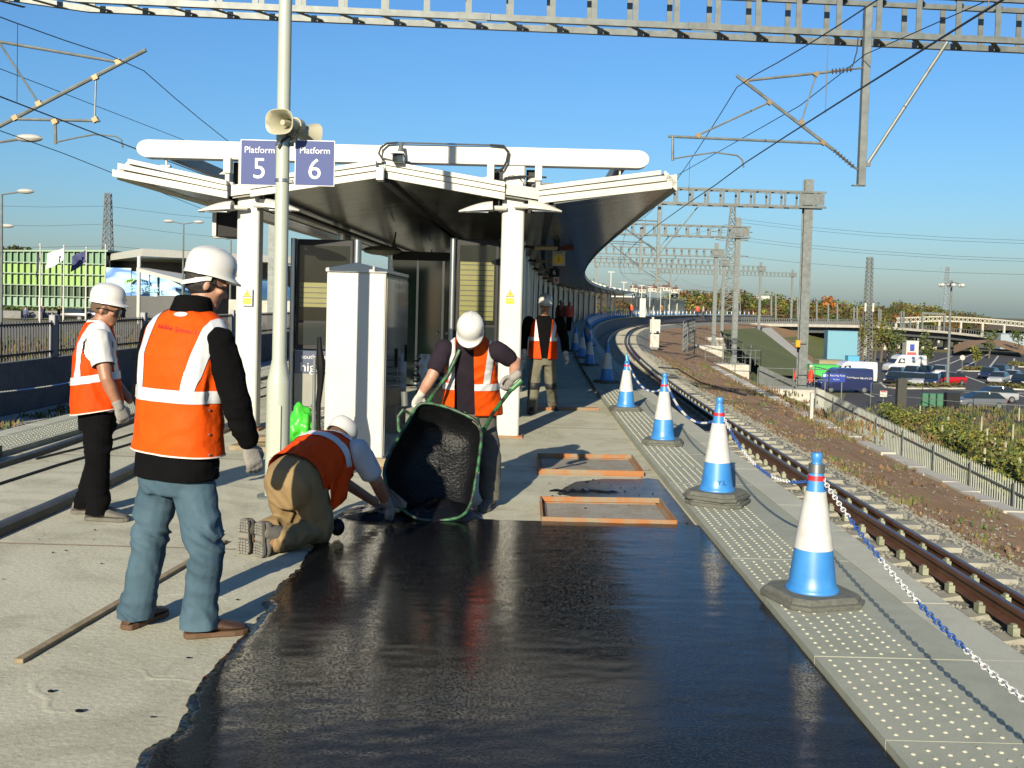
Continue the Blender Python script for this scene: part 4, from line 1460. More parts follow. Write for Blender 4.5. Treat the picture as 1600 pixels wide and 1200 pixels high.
MB().tube([P(1275, 117), P(1252, 191)], 0.014, 6).build('strut', M_GALV, dt)
MB().tube([P(1051, 213), P(1051, 251)], 0.026, 8).build('steady_post', M_GALV, dt)
MB().tube([P(1052, 248), P(1082, 243), P(1117, 238), P(1152, 243), P(1160, 250), P(1162, 262)], 0.016, 6).build('steady_arm', M_GALV, dt)
for (x, y) in ((1165, 127), (1202, 160), (1252, 191), (1286, 223), (1091, 212), (1275, 116)):
 MB().box(P(x, y), (0.09, 0.07, 0.08), ry=0.6).build('clamp', mat('bronze_clamp', (0.22, 0.16, 0.08), 0.5, 0.5), dt, smooth=False)
MB().tube([P(1341, 58), P(1339, 80), P(1332, 104)], 0.012, 6).build('jumper_cable', M_RUBBER, dt)

dl = thing('drop_tube_bracket', 'galvanised cantilever arm reaching in from the left edge over the left track', 'cantilever', P(0, 195))
MB().tube([P(-60, 228), P(228, 78)], 0.04, 8).build('cantilever_tube', M_GALV, dl)
MB().tube([P(-60, 55), P(185, 97)], 0.028, 8).build('top_tube', M_GALV, dl)
MB().tube([P(0, 68), P(61, 162)], 0.02, 6).build('strut', M_GALV, dl)
MB().tube([P(24, 186), P(156, 189)], 0.026, 8).build('registration_tube', M_GALV, dl)
MB().tube([P(150, 121), P(148, 187)], 0.018, 6).build('strut', M_GALV, dl)
MB().tube([P(86, 188), P(87, 225)], 0.03, 8).build('steady_post', M_GALV, dl)
MB().tube([P(88, 222), P(120, 215), P(148, 210), P(182, 213), P(190, 219), P(192, 231)], 0.016, 6).build('steady_arm', M_GALV, dl)
MB().bar(P(-62, 0), P(-62, 260), 0.13, 0.13).build('drop_tube', M_GALV, dl, smooth=False)
for (x, y) in ((185, 97), (149, 121), (61, 162), (24, 184), (86, 190), (149, 187)):
 MB().box(P(x, y), (0.10, 0.08, 0.09), ry=-0.5).build('clamp', mat('bronze_clamp', (0.22, 0.16, 0.08), 0.5, 0.5), dl, smooth=False)
for k, (s_, Xa, Xb, zt) in enumerate(((50, 7.0, 4.8, 6.5), (70, 8.6, 6.6, 6.3), (102, 14.2, 11.8, 6.5), (128, 19.6, 17.2, 6.7))):
 q = thing('drop_tube_bracket', 'far drop tube with its cantilever under the %s gantry' % ('second', 'third', 'fourth', 'fifth')[k], 'cantilever', (Xa, s_, 3.8), 'drop tubes under the far gantries')
 MB().bar((Xa, s_, zt + 0.6), (Xa, s_, 3.75), 0.15, 0.15).build('drop_tube', M_GALV, q, smooth=False)
 MB().tube([(Xa, s_, 4.2), (Xb - 0.3, s_, 5.9)], 0.04, 6).build('cantilever_tube', M_GALV, q)
 MB().tube([(Xa, s_, 5.7), (Xb, s_, 5.75)], 0.035, 6).build('top_tube', M_GALV, q)
 insul(MB(), (Xa - 0.15, s_, 4.33), (Xa - 0.55, s_, 4.62), 5, 0.08).build('insulator', M_INS, q)
 MB().tube([(Xa + 1.9, s_, zt), (Xa + 0.05, s_, 4.1)], 0.03, 6).build('stay_tube', M_GALV, q)
 MB().tube([(Xa - 0.6, s_, 4.65), (Xb - 1.2, s_, 4.7)], 0.03, 6).build('registration_tube', M_GALV, q)


def wire(label, pts, r=0.012, name='overhead_wire', group=None):
 o = MB().tube(pts, r, 5).build(name, M_WIRE)
 return tag(o, label, 'wire', group)


def along(X, zf, s0, s1, step=3.0):
 n_ = max(2, int((s1 - s0) / step))
 return [pth(s0 + (s1 - s0) * k / n_, X, zf(s0 + (s1 - s0) * k / n_)) for k in range(n_ + 1)]


SUP = [-13, 18.85, 50, 70, 102, 128, 160, 195]


def cat_z(s):
 for a, b in zip(SUP[:-1], SUP[1:]):
  if a <= s <= b:
   t = (s - a) / (b - a)
   return 5.72 - 4 * 0.95 * t * (1 - t) * ((b - a) / 32.0) ** 0.5
 return 5.7


XR = 3.86
wire('contact wire of the right-hand track, thickest line crossing the upper right', along(XR, lambda s: 4.12 + (0.05 if s < 19 else 0), 3, 190), 0.011)
wire('sagging messenger wire above the right-hand contact wire', along(XR, cat_z, 3, 190, 1.6), 0.009)
for kd, s in enumerate((8.6, 13.2, 25, 31, 37, 43, 56, 63, 77, 85, 94)):
 wire('thin vertical dropper between messenger and contact wire of the right-hand track, %s from the camera' % ORD[kd], [pth(s, XR, cat_z(s)), pth(s, XR, 4.14)], 0.005, 'dropper_wire', 'droppers on the right-hand wires')
wire('feeder cable rising to the upper right edge past the drop tube', [P(1056, 275, 30), P(1250, 165, 20.5), P(1352, 85, 18.6), P(1540, 2, 15)], 0.009)
XL = -7.22
wire('contact wire of the left-hand track, touching the steady arm', along(XL, lambda s: 4.28, 8, 140), 0.011)
wire('messenger wire of the left-hand track passing the cantilever clamp', along(XL, lambda s: cat_z(s) + 0.12, 8, 140, 1.6), 0.009)
for kd, s in enumerate((14.6, 27, 36)):
 wire('thin vertical dropper between the wires of the left-hand track, %s from the camera' % ORD[kd], [pth(s, XL, cat_z(s) + 0.12), pth(s, XL, 4.30)], 0.005, 'dropper_wire', 'droppers on the left-hand wires')
wire('upper thin feeder wire crossing the sky on the left', [P(-40, 92, 19), P(100, 146, 22), P(280, 216, 29), P(420, 275, 45)], 0.008)
wire('lower thin feeder wire passing under the canopy wing', [P(-40, 190, 19), P(100, 240, 23), P(250, 300, 31), P(330, 332, 45)], 0.010)


# ================================================================ cones and chains
M_BLUE = mat('cone_blue', (0.03, 0.20, 0.56), 0.42, vs_=7, col2=(0.05, 0.25, 0.60), lo=0.35, hi=0.6)
M_SLEEVE = mat('cone_sleeve', (0.60, 0.60, 0.58), 0.5, vs_=8, col2=(0.46, 0.45, 0.41), lo=0.45, hi=0.8)
M_BASE = mat('recycled_rubber', (0.085, 0.09, 0.075), 0.85, vs_=30, col2=(0.14, 0.145, 0.12), bump=0.4, bs=120)
M_CHW = mat('chain_white', (0.72, 0.72, 0.70), 0.45, var=0.06)
M_CHB = mat('chain_blue', (0.04, 0.12, 0.40), 0.45, var=0.1)


def cone_meshes():
 b_ = MB()
 oc = lambda s_, c_, z: [Vector((x, y, z)) for x, y in ((-s_, -c_), (-c_, -s_), (c_, -s_), (s_, -c_), (s_, c_), (c_, s_), (-c_, s_), (-s_, c_))]
 b_.rings([oc(0.235, 0.155, 0.0), oc(0.240, 0.160, 0.012), oc(0.240, 0.160, 0.028), oc(0.222, 0.148, 0.033), oc(0.222, 0.148, 0.045), oc(0.205, 0.135, 0.062)])
 base = b_.build('cone_base', M_BASE, sharp=25, bevel=0)
 body = MB().lathe((0, 0, 0), [(0.150, 0.060), (0.152, 0.068), (0.146, 0.078), (0.133, 0.10), (0.125, 0.16), (0.107, 0.30), (0.0545, 0.63), (0.046, 0.69), (0.035, 0.775), (0.026, 0.785), (0.025, 0.80), (0.031, 0.815), (0.031, 0.840), (0.026, 0.848)], 28).build('cone_body', M_BLUE, sharp=50)
 slv = MB().lathe((0, 0, 0), [(0.108, 0.30), (0.1105, 0.301), (0.0585, 0.629), (0.0545, 0.63)], 28, cap=False).build('sleeve', M_SLEEVE, sharp=50)
 tp = MB().lathe((0, 0, 0), [(0.046, 0.690), (0.0485, 0.691), (0.0455, 0.718), (0.0425, 0.719)], 20, cap=False).build('red_tape', M_RED, sharp=50)
 ms = [o.data for o in (base, body, slv, tp)]
 for o in (base, body, slv, tp):
  bpy.data.objects.remove(o)
 return ms


CM_BASE, CM_BODY, CM_SLV, CM_TAPE = cone_meshes()


def cone(loc, rz, label, tape=False, group='blue and white traffic cones along the platform edge', double=False):
 t = thing('traffic_cone', label, 'traffic cone', loc, group, rz)
 t.scale = (0.96, 0.96, 0.955)
 dz = 0.052 if double else 0.0
 if double:
  inst('cone_base', CM_BASE, t, (0.01, -0.01, 0), (0, 0, 0.12))
 inst('cone_base', CM_BASE, t, (0, 0, dz))
 inst('cone_body', CM_BODY, t, (0, 0, dz))
 inst('sleeve', CM_SLV, t, (0, 0, dz))
 if tape:
  inst('red_tape', CM_TAPE, t, (0, 0, dz))
 return t


ZP = 0.056
near_cones = [((1.72, 0.9), 'blue and white cone just beyond the lower right corner'), ((1.68, 5.56), 'nearest blue and white cone, with a metal collar and red tape, in the lower right'),
     ((1.69, 8.25), 'second blue and white cone, on a doubled rubber base with scribbled letters'), ((1.76, 11.7), 'third blue and white cone in sunlight with red tape'),
     ((1.73, 15.3), 'fourth cone, last in sunlight, with blue strapping round its tip'), ((1.92, 20.5), 'blue and white cone standing first in the canopy shade'),
     ((1.98, 26.0), 'second cone in the canopy shade'), ((2.02, 29.4), 'third cone in the canopy shade'), ((2.05, 33.1), 'fourth cone in the canopy shade')]
cones = []
for k, ((x, y), lab) in enumerate(near_cones):
 cones.append(cone((x, y, ZP), 0.25 + 0.37 * k if k != 1 else 0.30, lab, tape=k in (1, 2, 3, 4), double=(k == 2)))
s = 38.0
while s < 214:
 q = pth(s, 2.02, ZP)
 cone(q, random.uniform(0, 1), 'small far blue and white cone in the dense row edging the curved platform', group='far cones edging the curved platform')
 s += 2.55
# steel collar with a hook on the nearest cone
MB().lathe((0, 0, 0), [(0.038, 0.735), (0.047, 0.736), (0.044, 0.785), (0.035, 0.786)], 20, cap=False).build('collar', M_STEEL, cones[1], local=True)
MB().tube([(0.045, -0.01, 0.775), (0.062, -0.012, 0.778), (0.070, -0.013, 0.762), (0.066, -0.013, 0.745)], 0.007, 6).build('hook', M_GALV2, cones[1], local=True)
a_ = -math.pi / 2 - cones[2].rotation_euler.z + 0.12
o = text('lettering', 'Y.L', 0.055, (0, 0, 0), (0, 0, 0), M_LETTERBLK)
o.parent = cones[2]
o.location = (0.131 * math.cos(a_), 0.131 * math.sin(a_), 0.052 + 0.14)
o.rotation_euler = (R(83), 0, a_ + math.pi / 2)
# blue strapping on the fourth cone
MB().tube([(0.03, 0, 0.70), (-0.07, 0.02, 0.78), (-0.05, 0.03, 0.87), (0.03, 0.0, 0.89), (0.04, 0.0, 0.78), (0.02, -0.03, 0.70), (-0.05, -0.02, 0.66)], 0.012, 6).build('strapping', mat('strap_cyan', (0.08, 0.42, 0.62), 0.5), cones[4], local=True)


def link_mesh(m_):
 L, W_, r_ = 0.017, 0.0108, 0.0036
 pts = []
 for k in range(10):
  a = 2 * math.pi * k / 10
  pts.append(Vector((W_ * math.cos(a), (L if math.sin(a) > 0.01 else -L if math.sin(a) < -0.01 else 0) * 0.55 + W_ * math.sin(a), 0)))
 b_ = MB()
 rg_ = []
 for k in range(10):
  p = pts[k]
  d = (pts[(k + 1) % 10] - pts[k - 1]).normalized()
  n_ = Vector((-d.y, d.x, 0))
  rg_.append([p + (n_ * math.cos(t) + Vector((0, 0, 1)) * math.sin(t)) * r_ for t in (math.pi / 2 * j for j in range(4))])
 rg_.append(rg_[0])
 b_.rings(rg_, cap=False)
 o = b_.build('link', m_, sharp=80)
 me_ = o.data
 bpy.data.objects.remove(o)
 return me_


ME_LW, ME_LB = link_mesh(M_CHW), link_mesh(M_CHB)


def chain(p0, p1, sag, label, n_col=13, start=0):
 p0, p1 = Vector(p0), Vector(p1)
 t = thing('plastic_chain', label, 'chain', p0, 'blue and white plastic chains between the cones')
 L = (p1 - p0).length * (1 + 2.7 * (sag / (p1 - p0).length) ** 2)
 pitch = 0.0345
 n_ = int(L / pitch)

 def C(u):
  q = p0.lerp(p1, u)
  q.z -= 4 * sag * u * (1 - u)
  return q
 for k in range(n_):
  u = (k + 0.5) / n_
  a, b = C(max(0, u - 0.002)), C(min(1, u + 0.002))
  q = (b - a).to_track_quat('Y', 'Z')
  o = inst('link', ME_LW if ((k + start) // n_col) % 2 == 0 else ME_LB, t, C(u) - p0)
  o.rotation_euler = (q @ Matrix.Rotation(R(90) * (k % 2) + 0.5, 4, 'Y').to_quaternion()).to_euler()
 return t


def ctop(k, z=0.705):
 c = cones[k].location
 return Vector((c.x + 0.033, c.y, c.z + z * 0.955))


chain(ctop(1), ctop(0), 0.36, 'blue and white chain from the nearest cone down to the lower right edge', 13)
chain(ctop(2, 0.74), ctop(1), 0.20, 'blue and white chain between the second and the nearest cone', 13, 5)
chain(ctop(3), ctop(2, 0.74), 0.20, 'blue and white chain between the third and second cones', 9, 2)
chain(ctop(4), ctop(3), 0.20, 'blue and white chain between the fourth and third cones', 7, 0)
# chain across the left-hand edge of the platform
chain(at(-60, 617, 14.5), at(118, 596, 17.0), 0.03, 'blue and white chain in front of the dark left wall', 12, 3)

# ================================================================ cover frames
M_RECESS = layered('recess_screed', (0.30, 0.29, 0.25), (0.36, 0.35, 0.30), (0.25, 0.17, 0.10), 0.85, 1.2, 3.0, 50, 0.4, 60, 0.5)


def cover_frame(c4, label):
 cx = sum(p[0] for p in c4) / 4
 cy = sum(p[1] for p in c4) / 4
 t = thing('cover_frame', label, 'frame', (cx, cy, 0), 'rusty access-cover frames')
 for a, b in zip(c4, c4[1:] + c4[:1]):
  MB().bar((a[0], a[1], 0.028), (b[0], b[1], 0.028), 0.012, 0.056).build('flange', M_RUST, t, smooth=False)
  mid = Vector(((a[0] + b[0]) / 2, (a[1] + b[1]) / 2, 0))
  inn = (Vector((cx, cy, 0)) - mid).normalized() * 0.03
  MB().bar((a[0] * 0.97 + cx * 0.03, a[1] * 0.97 + cy * 0.03, 0.012), (b[0] * 0.97 + cx * 0.03, b[1] * 0.97 + cy * 0.03, 0.012), 0.05, 0.008).build('ledge', M_RUST, t, smooth=False)
 sh = [(x + (cx - x) * 0.03, y + (cy - y) * 0.03) for x, y in c4]
 MB().add([(x, y, 0.0075) for x, y in sh], [(0, 1, 2, 3)]).build('screed', M_RECESS, t, smooth=False)
 return t


f1 = cover_frame([(0.26, 7.545), (1.255, 7.545), (1.255, 8.40), (0.27, 8.34)], 'rusty square cover frame at the far edge of the fresh asphalt')
f2 = cover_frame([(0.285, 9.72), (1.29, 9.74), (1.30, 10.78), (0.30, 10.72)], 'rusty square cover frame further from the asphalt, in the thrown shadow')

# crumbs of asphalt on the concrete, scattered
cb = MB()
rc = random.Random(11)
for _ in range(85):
 if rc.random() < 0.5:
  x, y = rc.uniform(-3.2, -1.35), rc.uniform(3.6, 7.6)
 else:
  x, y = rc.uniform(0.3, 1.4), rc.uniform(7.6, 10.6)
 r_ = rc.uniform(0.002, 0.007) * (1.8 if rc.random() < 0.12 else 1)
 cb.ball((x, y, r_ * 0.5 + 0.004), (r_ * rc.uniform(1, 2.4), r_, r_ * 0.7), 6, 3)
tag(cb.build('asphalt_crumbs', M_ASPH), 'black asphalt crumbs scattered over the pale concrete', 'crumbs', kind='stuff')
# ridge of spilled asphalt between the frames
sp_ = MB()
rg_ = []
for i in range(40):
 u = i / 39
 x = 0.36 + 0.62 * u
 y = 8.86 + 0.05 * noise.noise(Vector((u * 6, 0, 0))) + 0.03 * u
 w = (0.055 + 0.03 * noise.noise(Vector((u * 9, 3, 0)))) * math.sin(math.pi * min(1, u * 1.02 + 0.01)) ** 0.4 + 0.004
 h_ = w * (0.35 + 0.25 * noise.noise(Vector((u * 14, 1, 2))))
 rg_.append([Vector((x, y - w, 0.005)), Vector((x, y - w * 0.5, 0.005 + h_ * 0.8)), Vector((x, y, 0.005 + h_)), Vector((x, y + w * 0.6, 0.005 + h_ * 0.6)), Vector((x, y + w, 0.005))])
sp_.rings(rg_, cap=False, close=False)
tag(sp_.build('asphalt_spill', M_ASPH, sharp=80), 'thin black ridge of spilled asphalt between the two rusty frames', 'asphalt')


def mound(name, cx, cy, rx, ry, hgt, label, seed, ang=0.0, z0=0.0):
 b_ = MB()
 rg_ = []
 for i in range(15):
  t = i / 14
  ring = []
  for k in range(40):
   a = 2 * math.pi * k / 40
   rr = (1 - t) ** 0.85
   w = 1 + 0.16 * noise.noise(Vector((math.cos(a) * 1.6, math.sin(a) * 1.6, seed))) + 0.06 * noise.noise(Vector((math.cos(a) * 5, math.sin(a) * 5, seed + 3)))
   x, y = rx * rr * w * math.cos(a), ry * rr * w * math.sin(a)
   zz = hgt * (1 - (1 - t) ** 2) * (1 + 0.35 * noise.noise(Vector((x * 9, y * 9, seed)))) + 0.01 * noise.noise(Vector((x * 35, y * 35, seed)))
   ring.append(Vector((cx + x * math.cos(ang) - y * math.sin(ang), cy + x * math.sin(ang) + y * math.cos(ang), z0 + max(0.0, zz))))
  rg_.append(ring)
 b_.rings(rg_, cap=True)
 return tag(b_.build(name, M_ASPH, sharp=80), label, 'asphalt')


mound('asphalt_heap', -0.92, 7.62, 0.40, 0.27, 0.10, 'low heap of hot black asphalt under the kneeling worker\'s hands', 2, 0.1)
mound('asphalt_heap', -0.52, 7.66, 0.34, 0.26, 0.14, 'black asphalt pouring out in front of the tipped wheelbarrow', 5, -0.1)

# wooden lath and other strips
lt = MB().bar((-2.13, 4.44, 0.012), (-1.865, 6.72, 0.012), 0.042, 0.02).build('timber_lath', M_WOOD, smooth=False, bevel=0.002)
tag(lt, 'long pale wooden lath lying on the concrete behind the man in jeans', 'lath')
tag(MB().bar((0.35, 15.55, 0.02), (1.36, 15.75, 0.02), 0.09, 0.04).build('rusty_angle', M_RUST, smooth=False), 'rusty steel angle lying behind the walking man', 'steel angle')
M_HOSE = mat('black_hose', (0.02, 0.021, 0.019), 0.5, vs_=4, col2=(0.06, 0.058, 0.05))


def ducting(label, pts, w, h_, name='rubber_duct'):
 o = MB()
 for a, b in zip(pts[:-1], pts[1:]):
  pass
 rg_ = []
 pts = [Vector(p) for p in pts]
 for i, p in enumerate(pts):
  d = (pts[min(i + 1, len(pts) - 1)] - pts[max(i - 1, 0)]).normalized()
  n_ = Vector((-d.y, d.x, 0)) * (w / 2)
  rg_.append([p + n_, p + n_ * 0.9 + Vector((0, 0, h_ * 0.8)), p + n_ * 0.45 + Vector((0, 0, h_)), p - n_ * 0.45 + Vector((0, 0, h_)), p - n_ * 0.9 + Vector((0, 0, h_ * 0.8)), p - n_])
 o.rings(rg_)
 return tag(o.build(name, M_HOSE, sharp=50), label, 'duct')


ducting('thick black rubber duct crossing the concrete behind the man on the left', [(-3.42 + 0.03 * math.sin(y), y, 0.002) for y in (4.6, 5.5, 6.5, 7.5, 8.5, 9.5, 10.5, 11.6, 13.0)], 0.13, 0.07)
ducting('second black duct lying beside the left tactile strip', [(-4.72 + 0.05 * math.sin(y * 0.8), y, 0.002) for y in (7.0, 8.5, 10, 11.5, 13, 15, 17, 19)], 0.09, 0.05)
for k, (pts, r_, lab) in enumerate((([(-4.3, 7.5), (-4.2, 9.5), (-4.0, 11.5), (-4.1, 14), (-3.9, 18)], 0.012, 'thin black cable snaking between the two ducts'),
         ([(-4.55, 9.8), (-4.35, 11.2), (-4.3, 12.6), (-4.45, 15), (-4.3, 19)], 0.010, 'thin grey cable nearest the left tactile paving'))):
 tag(MB().tube([(x, y, 0.012) for x, y in pts], r_, 6).build('loose_cable', M_RUBBER), lab, 'cable')
blk = MB().box((-4.86, 9.35, 0.11), (0.22, 0.5, 0.11), 0.1).build('rubber_block', M_HOSE, smooth=False, bevel=0.01)
tag(blk, 'black rubber block at the left edge of the picture', 'block')

# ================================================================ wheelbarrow
M_GREEN = mat('barrow_green', (0.012, 0.014, 0.012), 0.5, vs_=14, col2=(0.03, 0.15, 0.05), lo=0.42, hi=0.6)
M_TUBIN = mat('tarred_steel', (0.006, 0.007, 0.008), 0.38, vs_=8, col2=(0.012, 0.012, 0.013), lo=0.45, hi=0.8, bump=0.8, bs=45, bd=0.012, spec=0.15)
M_CRUST = mat('pale_crust', (0.20, 0.19, 0.15), 0.8, var=0.5, vs_=30, bump=0.6, bs=90)
wb_ = thing('wheelbarrow', 'green wheelbarrow tipped forward with its tarry black tub facing the camera', 'wheelbarrow', (-0.45, 7.6, 0))
rim = [at(*q) for q in ((664, 630, 7.92), (690, 634, 7.93), (722, 646, 7.92), (745, 659, 7.88), (752, 676, 7.82), (750, 705, 7.74), (744, 745, 7.63), (736, 785, 7.53), (722, 806, 7.47), (690, 813, 7.44), (655, 811, 7.44), (630, 797, 7.47), (610, 770, 7.55), (600, 742, 7.63), (606, 715, 7.70), (622, 685, 7.78), (640, 655, 7.86), (651, 636, 7.91))]
ctr = sum(rim, Vector()) / len(rim)
nrm_ = (rim[4] - rim[13]).cross(rim[10] - rim[1]).normalized()
if nrm_.y < 0:
 nrm_ = -nrm_


def smooth_loop(pts, sub=3):
 out = []
 n_ = len(pts)
 for i in range(n_):
  p0, p1, p2, p3 = pts[i - 1], pts[i], pts[(i + 1) % n_], pts[(i + 2) % n_]
  for k in range(sub):
   t = k / sub
   out.append(0.5 * ((2 * p1) + (p2 - p0) * t + (2 * p0 - 5 * p1 + 4 * p2 - p3) * t * t + (3 * p1 - p0 - 3 * p2 + p3) * t ** 3))
 return out


RIM = smooth_loop(rim)


def tub_ring(sc, depth, out=0.0):
 c2 = ctr + Vector((0.02, 0, 0.03)) * (depth / 0.3)
 return [c2 + (p - ctr) * (sc + out) + nrm_ * depth for p in RIM]


inner = [tub_ring(1.0, 0.0), tub_ring(0.95, 0.06), tub_ring(0.88, 0.15), tub_ring(0.78, 0.23), tub_ring(0.64, 0.275), tub_ring(0.35, 0.285), tub_ring(0.05, 0.285)]
outer = [tub_ring(1.0, 0.0, 0.012), tub_ring(0.95, 0.06, 0.014), tub_ring(0.88, 0.155, 0.016), tub_ring(0.78, 0.24, 0.018), tub_ring(0.64, 0.29, 0.02), tub_ring(0.35, 0.30), tub_ring(0.05, 0.30)]
MB().rings(inner, cap=False).build('tub_inside', M_TUBIN, wb_, sharp=80)
MB().rings(outer, cap=False).build('tub_outside', M_GREEN, wb_, sharp=60)
MB().tube(RIM + RIM[:2], 0.013, 8, cap=False).build('rim', M_GREEN, wb_, sharp=80)
# crust of pale dried mortar inside the right-hand rim
cr = MB()
i0, i1 = 8, 24
a_ = tub_ring(0.992, 0.012)[i0:i1]
b_r = tub_ring(0.955, 0.052)[i0:i1]
b_r = [q + (p - q) * (0.25 * noise.noise(Vector((k * 0.9, 0, 4))) + 0.2) for k, (p, q) in enumerate(zip(a_, b_r))]
cr.rings([[p - nrm_ * 0.006 for p in a_], [q - nrm_ * 0.005 for q in b_r]], cap=False, close=False)
cr.build('mortar_crust', M_CRUST, wb_, sharp=80)
# handles, legs, wheel
MB().tube([at(690, 740, 8.36), at(650, 668, 8.22), at(666, 632, 8.08), at(700, 585, 8.02), at(718, 547, 8.04)], 0.017, 10).build('handle', M_GREEN, wb_)
MB().tube([at(715, 770, 8.4), at(742, 700, 8.25), at(770, 646, 8.05), at(796, 612, 7.93), at(812, 597, 7.90)], 0.017, 10).build('handle', M_GREEN, wb_)
MB().tube([at(800, 608, 7.90), at(815, 594, 7.90)], 0.021, 10).build('grip', mat('grip_green', (0.03, 0.16, 0.04), 0.5), wb_)
MB().tube([at(655, 655, 8.10), at(630, 640, 8.06), at(622, 650, 8.06), at(623, 672, 8.05), at(645, 690, 8.04)], 0.014, 8).build('leg', M_GREEN, wb_)
MB().tube([at(720, 668, 8.2), at(728, 640, 8.3), at(745, 645, 8.3), at(748, 680, 8.2)], 0.014, 8).build('leg', M_GREEN, wb_)
whl = Vector((-0.5, 8.22, 0.19))
wt_ = MB()
rg_ = []
for k in range(24):
 a = 2 * math.pi * k / 24
 c = whl + Vector((0, math.cos(a), math.sin(a))) * 0.15
 rad = Vector((0, math.cos(a), math.sin(a)))
 rg_.append([c + (rad * math.cos(t) + Vector((1, 0, 0)) * math.sin(t)) * 0.038 for t in (2 * math.pi * j / 8 for j in range(8))])
rg_.append(rg_[0])
wo_ = wt_.rings(rg_, cap=False).build('wheel', M_RUBBER, wb_, sharp=80)
MB().tube([whl + Vector((-0.03, 0, 0)), whl + Vector((0.03, 0, 0))], 0.11, 18).build('hub', M_GREEN, wo_)
MB().tube([at(632, 612, 8.1), at(633, 634, 8.1)], 0.028, 12).build('axle_end', M_GALV2, wb_)


# ================================================================ people
def rot_frame(fwd, up=(0, 0, 1)):
 """right, forward, up vectors of a body part"""
 f = Vector(fwd).normalized()
 u = Vector(up)
 u = (u - f * u.dot(f)).normalized()
 return f.cross(u).normalized(), f, u


def limb(b_, pts, rs, n=14):
 """tapered limb with rounded ends"""
 pts = [Vector(p) for p in pts]
 d0 = (pts[0] - pts[1]).normalized()
 d1 = (pts[-1] - pts[-2]).normalized()
 P_ = [pts[0] + d0 * rs[0] * k for k in (0.95, 0.75, 0.4)] + pts + [pts[-1] + d1 * rs[-1] * k for k in (0.4, 0.75, 0.95)]
 R_ = [rs[0] * k for k in (0.28, 0.66, 0.92)] + list(rs) + [rs[-1] * k for k in (0.92, 0.66, 0.28)]
 b_.tube(P_, R_, n)


def oval(b_, rings, n=24):
 """stack of ovals: (centre, side half-axis, front half-axis, squareness)"""
 rg_ = []
 for c, a, f, e in rings:
  rg_.append([Vector(c) + a * math.copysign(abs(math.cos(t)) ** e, math.cos(t)) + f * math.copysign(abs(math.sin(t)) ** e, math.sin(t)) for t in (2 * math.pi * k / n for k in range(n))])
 b_.rings(rg_)


def blob(b_, c, fr, r):
 """ellipsoid in a frame"""
 rr, ff, uu = fr
 rg_ = []
 for i in range(9):
  t = math.pi * (i + 0.05) / 8.1
  rg_.append([Vector(c) + rr * (r[0] * math.sin(t) * math.cos(a)) + ff * (r[1] * math.sin(t) * math.sin(a)) - uu * (r[2] * math.cos(t)) for a in (2 * math.pi * k / 14 for k in range(14))])
 b_.rings(rg_)


def flesh(name, b_, voxel, mats, parent, it=3, fold=0.0, fscale=(9, 9, 5), seed=0, fold2=0.0, amp=None, tilt=0.0):
 """fuse the overlapping pieces into one continuous skin, then press folds into it"""
 o = b_.build(name + '_raw', None)
 md = o.modifiers.new('r', 'REMESH')
 md.mode = 'VOXEL'
 md.voxel_size = voxel
 ms = o.modifiers.new('s', 'SMOOTH')
 ms.factor = 0.5
 ms.iterations = it
 dg = bpy.context.evaluated_depsgraph_get()
 me = bpy.data.meshes.new_from_object(o.evaluated_get(dg))
 bpy.data.objects.remove(o)
 me.name = name
 n_ = len(me.vertices)
 co = np.empty(n_ * 3)
 me.vertices.foreach_get('co', co)
 co = co.reshape(-1, 3)
 if fold:
  no = np.empty(n_ * 3)
  me.vertex_normals.foreach_get('vector', no)
  no = no.reshape(-1, 3)
  d = np.empty(n_)
  for i in range(n_):
   p = co[i]
   q = Vector((p[0] * fscale[0] + seed, p[1] * fscale[1], (p[2] + tilt * p[0]) * fscale[2]))
   w = noise.noise(q * 0.5 + Vector((7, 3, seed)))
   a = noise.noise(q + Vector((w * 1.4, w, w * 2.0)))
   d[i] = fold * (0.55 - 2.0 * abs(a)) * (0.55 + 0.9 * abs(w)) * (amp(p[2]) if amp else 1)
   if fold2:
    d[i] += fold2 * noise.noise(q * 3.1)
  co = co + no * d[:, None]
 off = Vector((0, 0, 0))
 q = parent
 while q is not None:
  off += Vector(q.location)
  q = q.parent
 co = co - np.array(off)
 me.vertices.foreach_set('co', co.reshape(-1))
 me.materials.clear()
 for m_ in mats:
  me.materials.append(m_)
 me.polygons.foreach_set('use_smooth', [True] * len(me.polygons))
 me.update()
 o = bpy.data.objects.new(name, me)
 COL.objects.link(o)
 o.parent = parent
 return o


def cut_keep(o, planes, keep):
 """bisect a mesh by planes (world point, normal), drop faces whose centre fails keep(centre)"""
 off = Vector((0, 0, 0))
 q = o.parent
 while q is not None:
  off += Vector(q.location)
  q = q.parent
 bm = bmesh.new()
 bm.from_mesh(o.data)
 for co, no in planes:
  bmesh.ops.bisect_plane(bm, geom=bm.verts[:] + bm.edges[:] + bm.faces[:], plane_co=Vector(co) - off, plane_no=Vector(no), dist=0.0002)
 bm.normal_update()
 dead = [f for f in bm.faces if not keep(f.calc_center_median() + off, f.normal)]
 bmesh.ops.delete(bm, geom=dead, context='FACES')
 bm.to_mesh(o.data)
 bm.free()
 o.data.update()


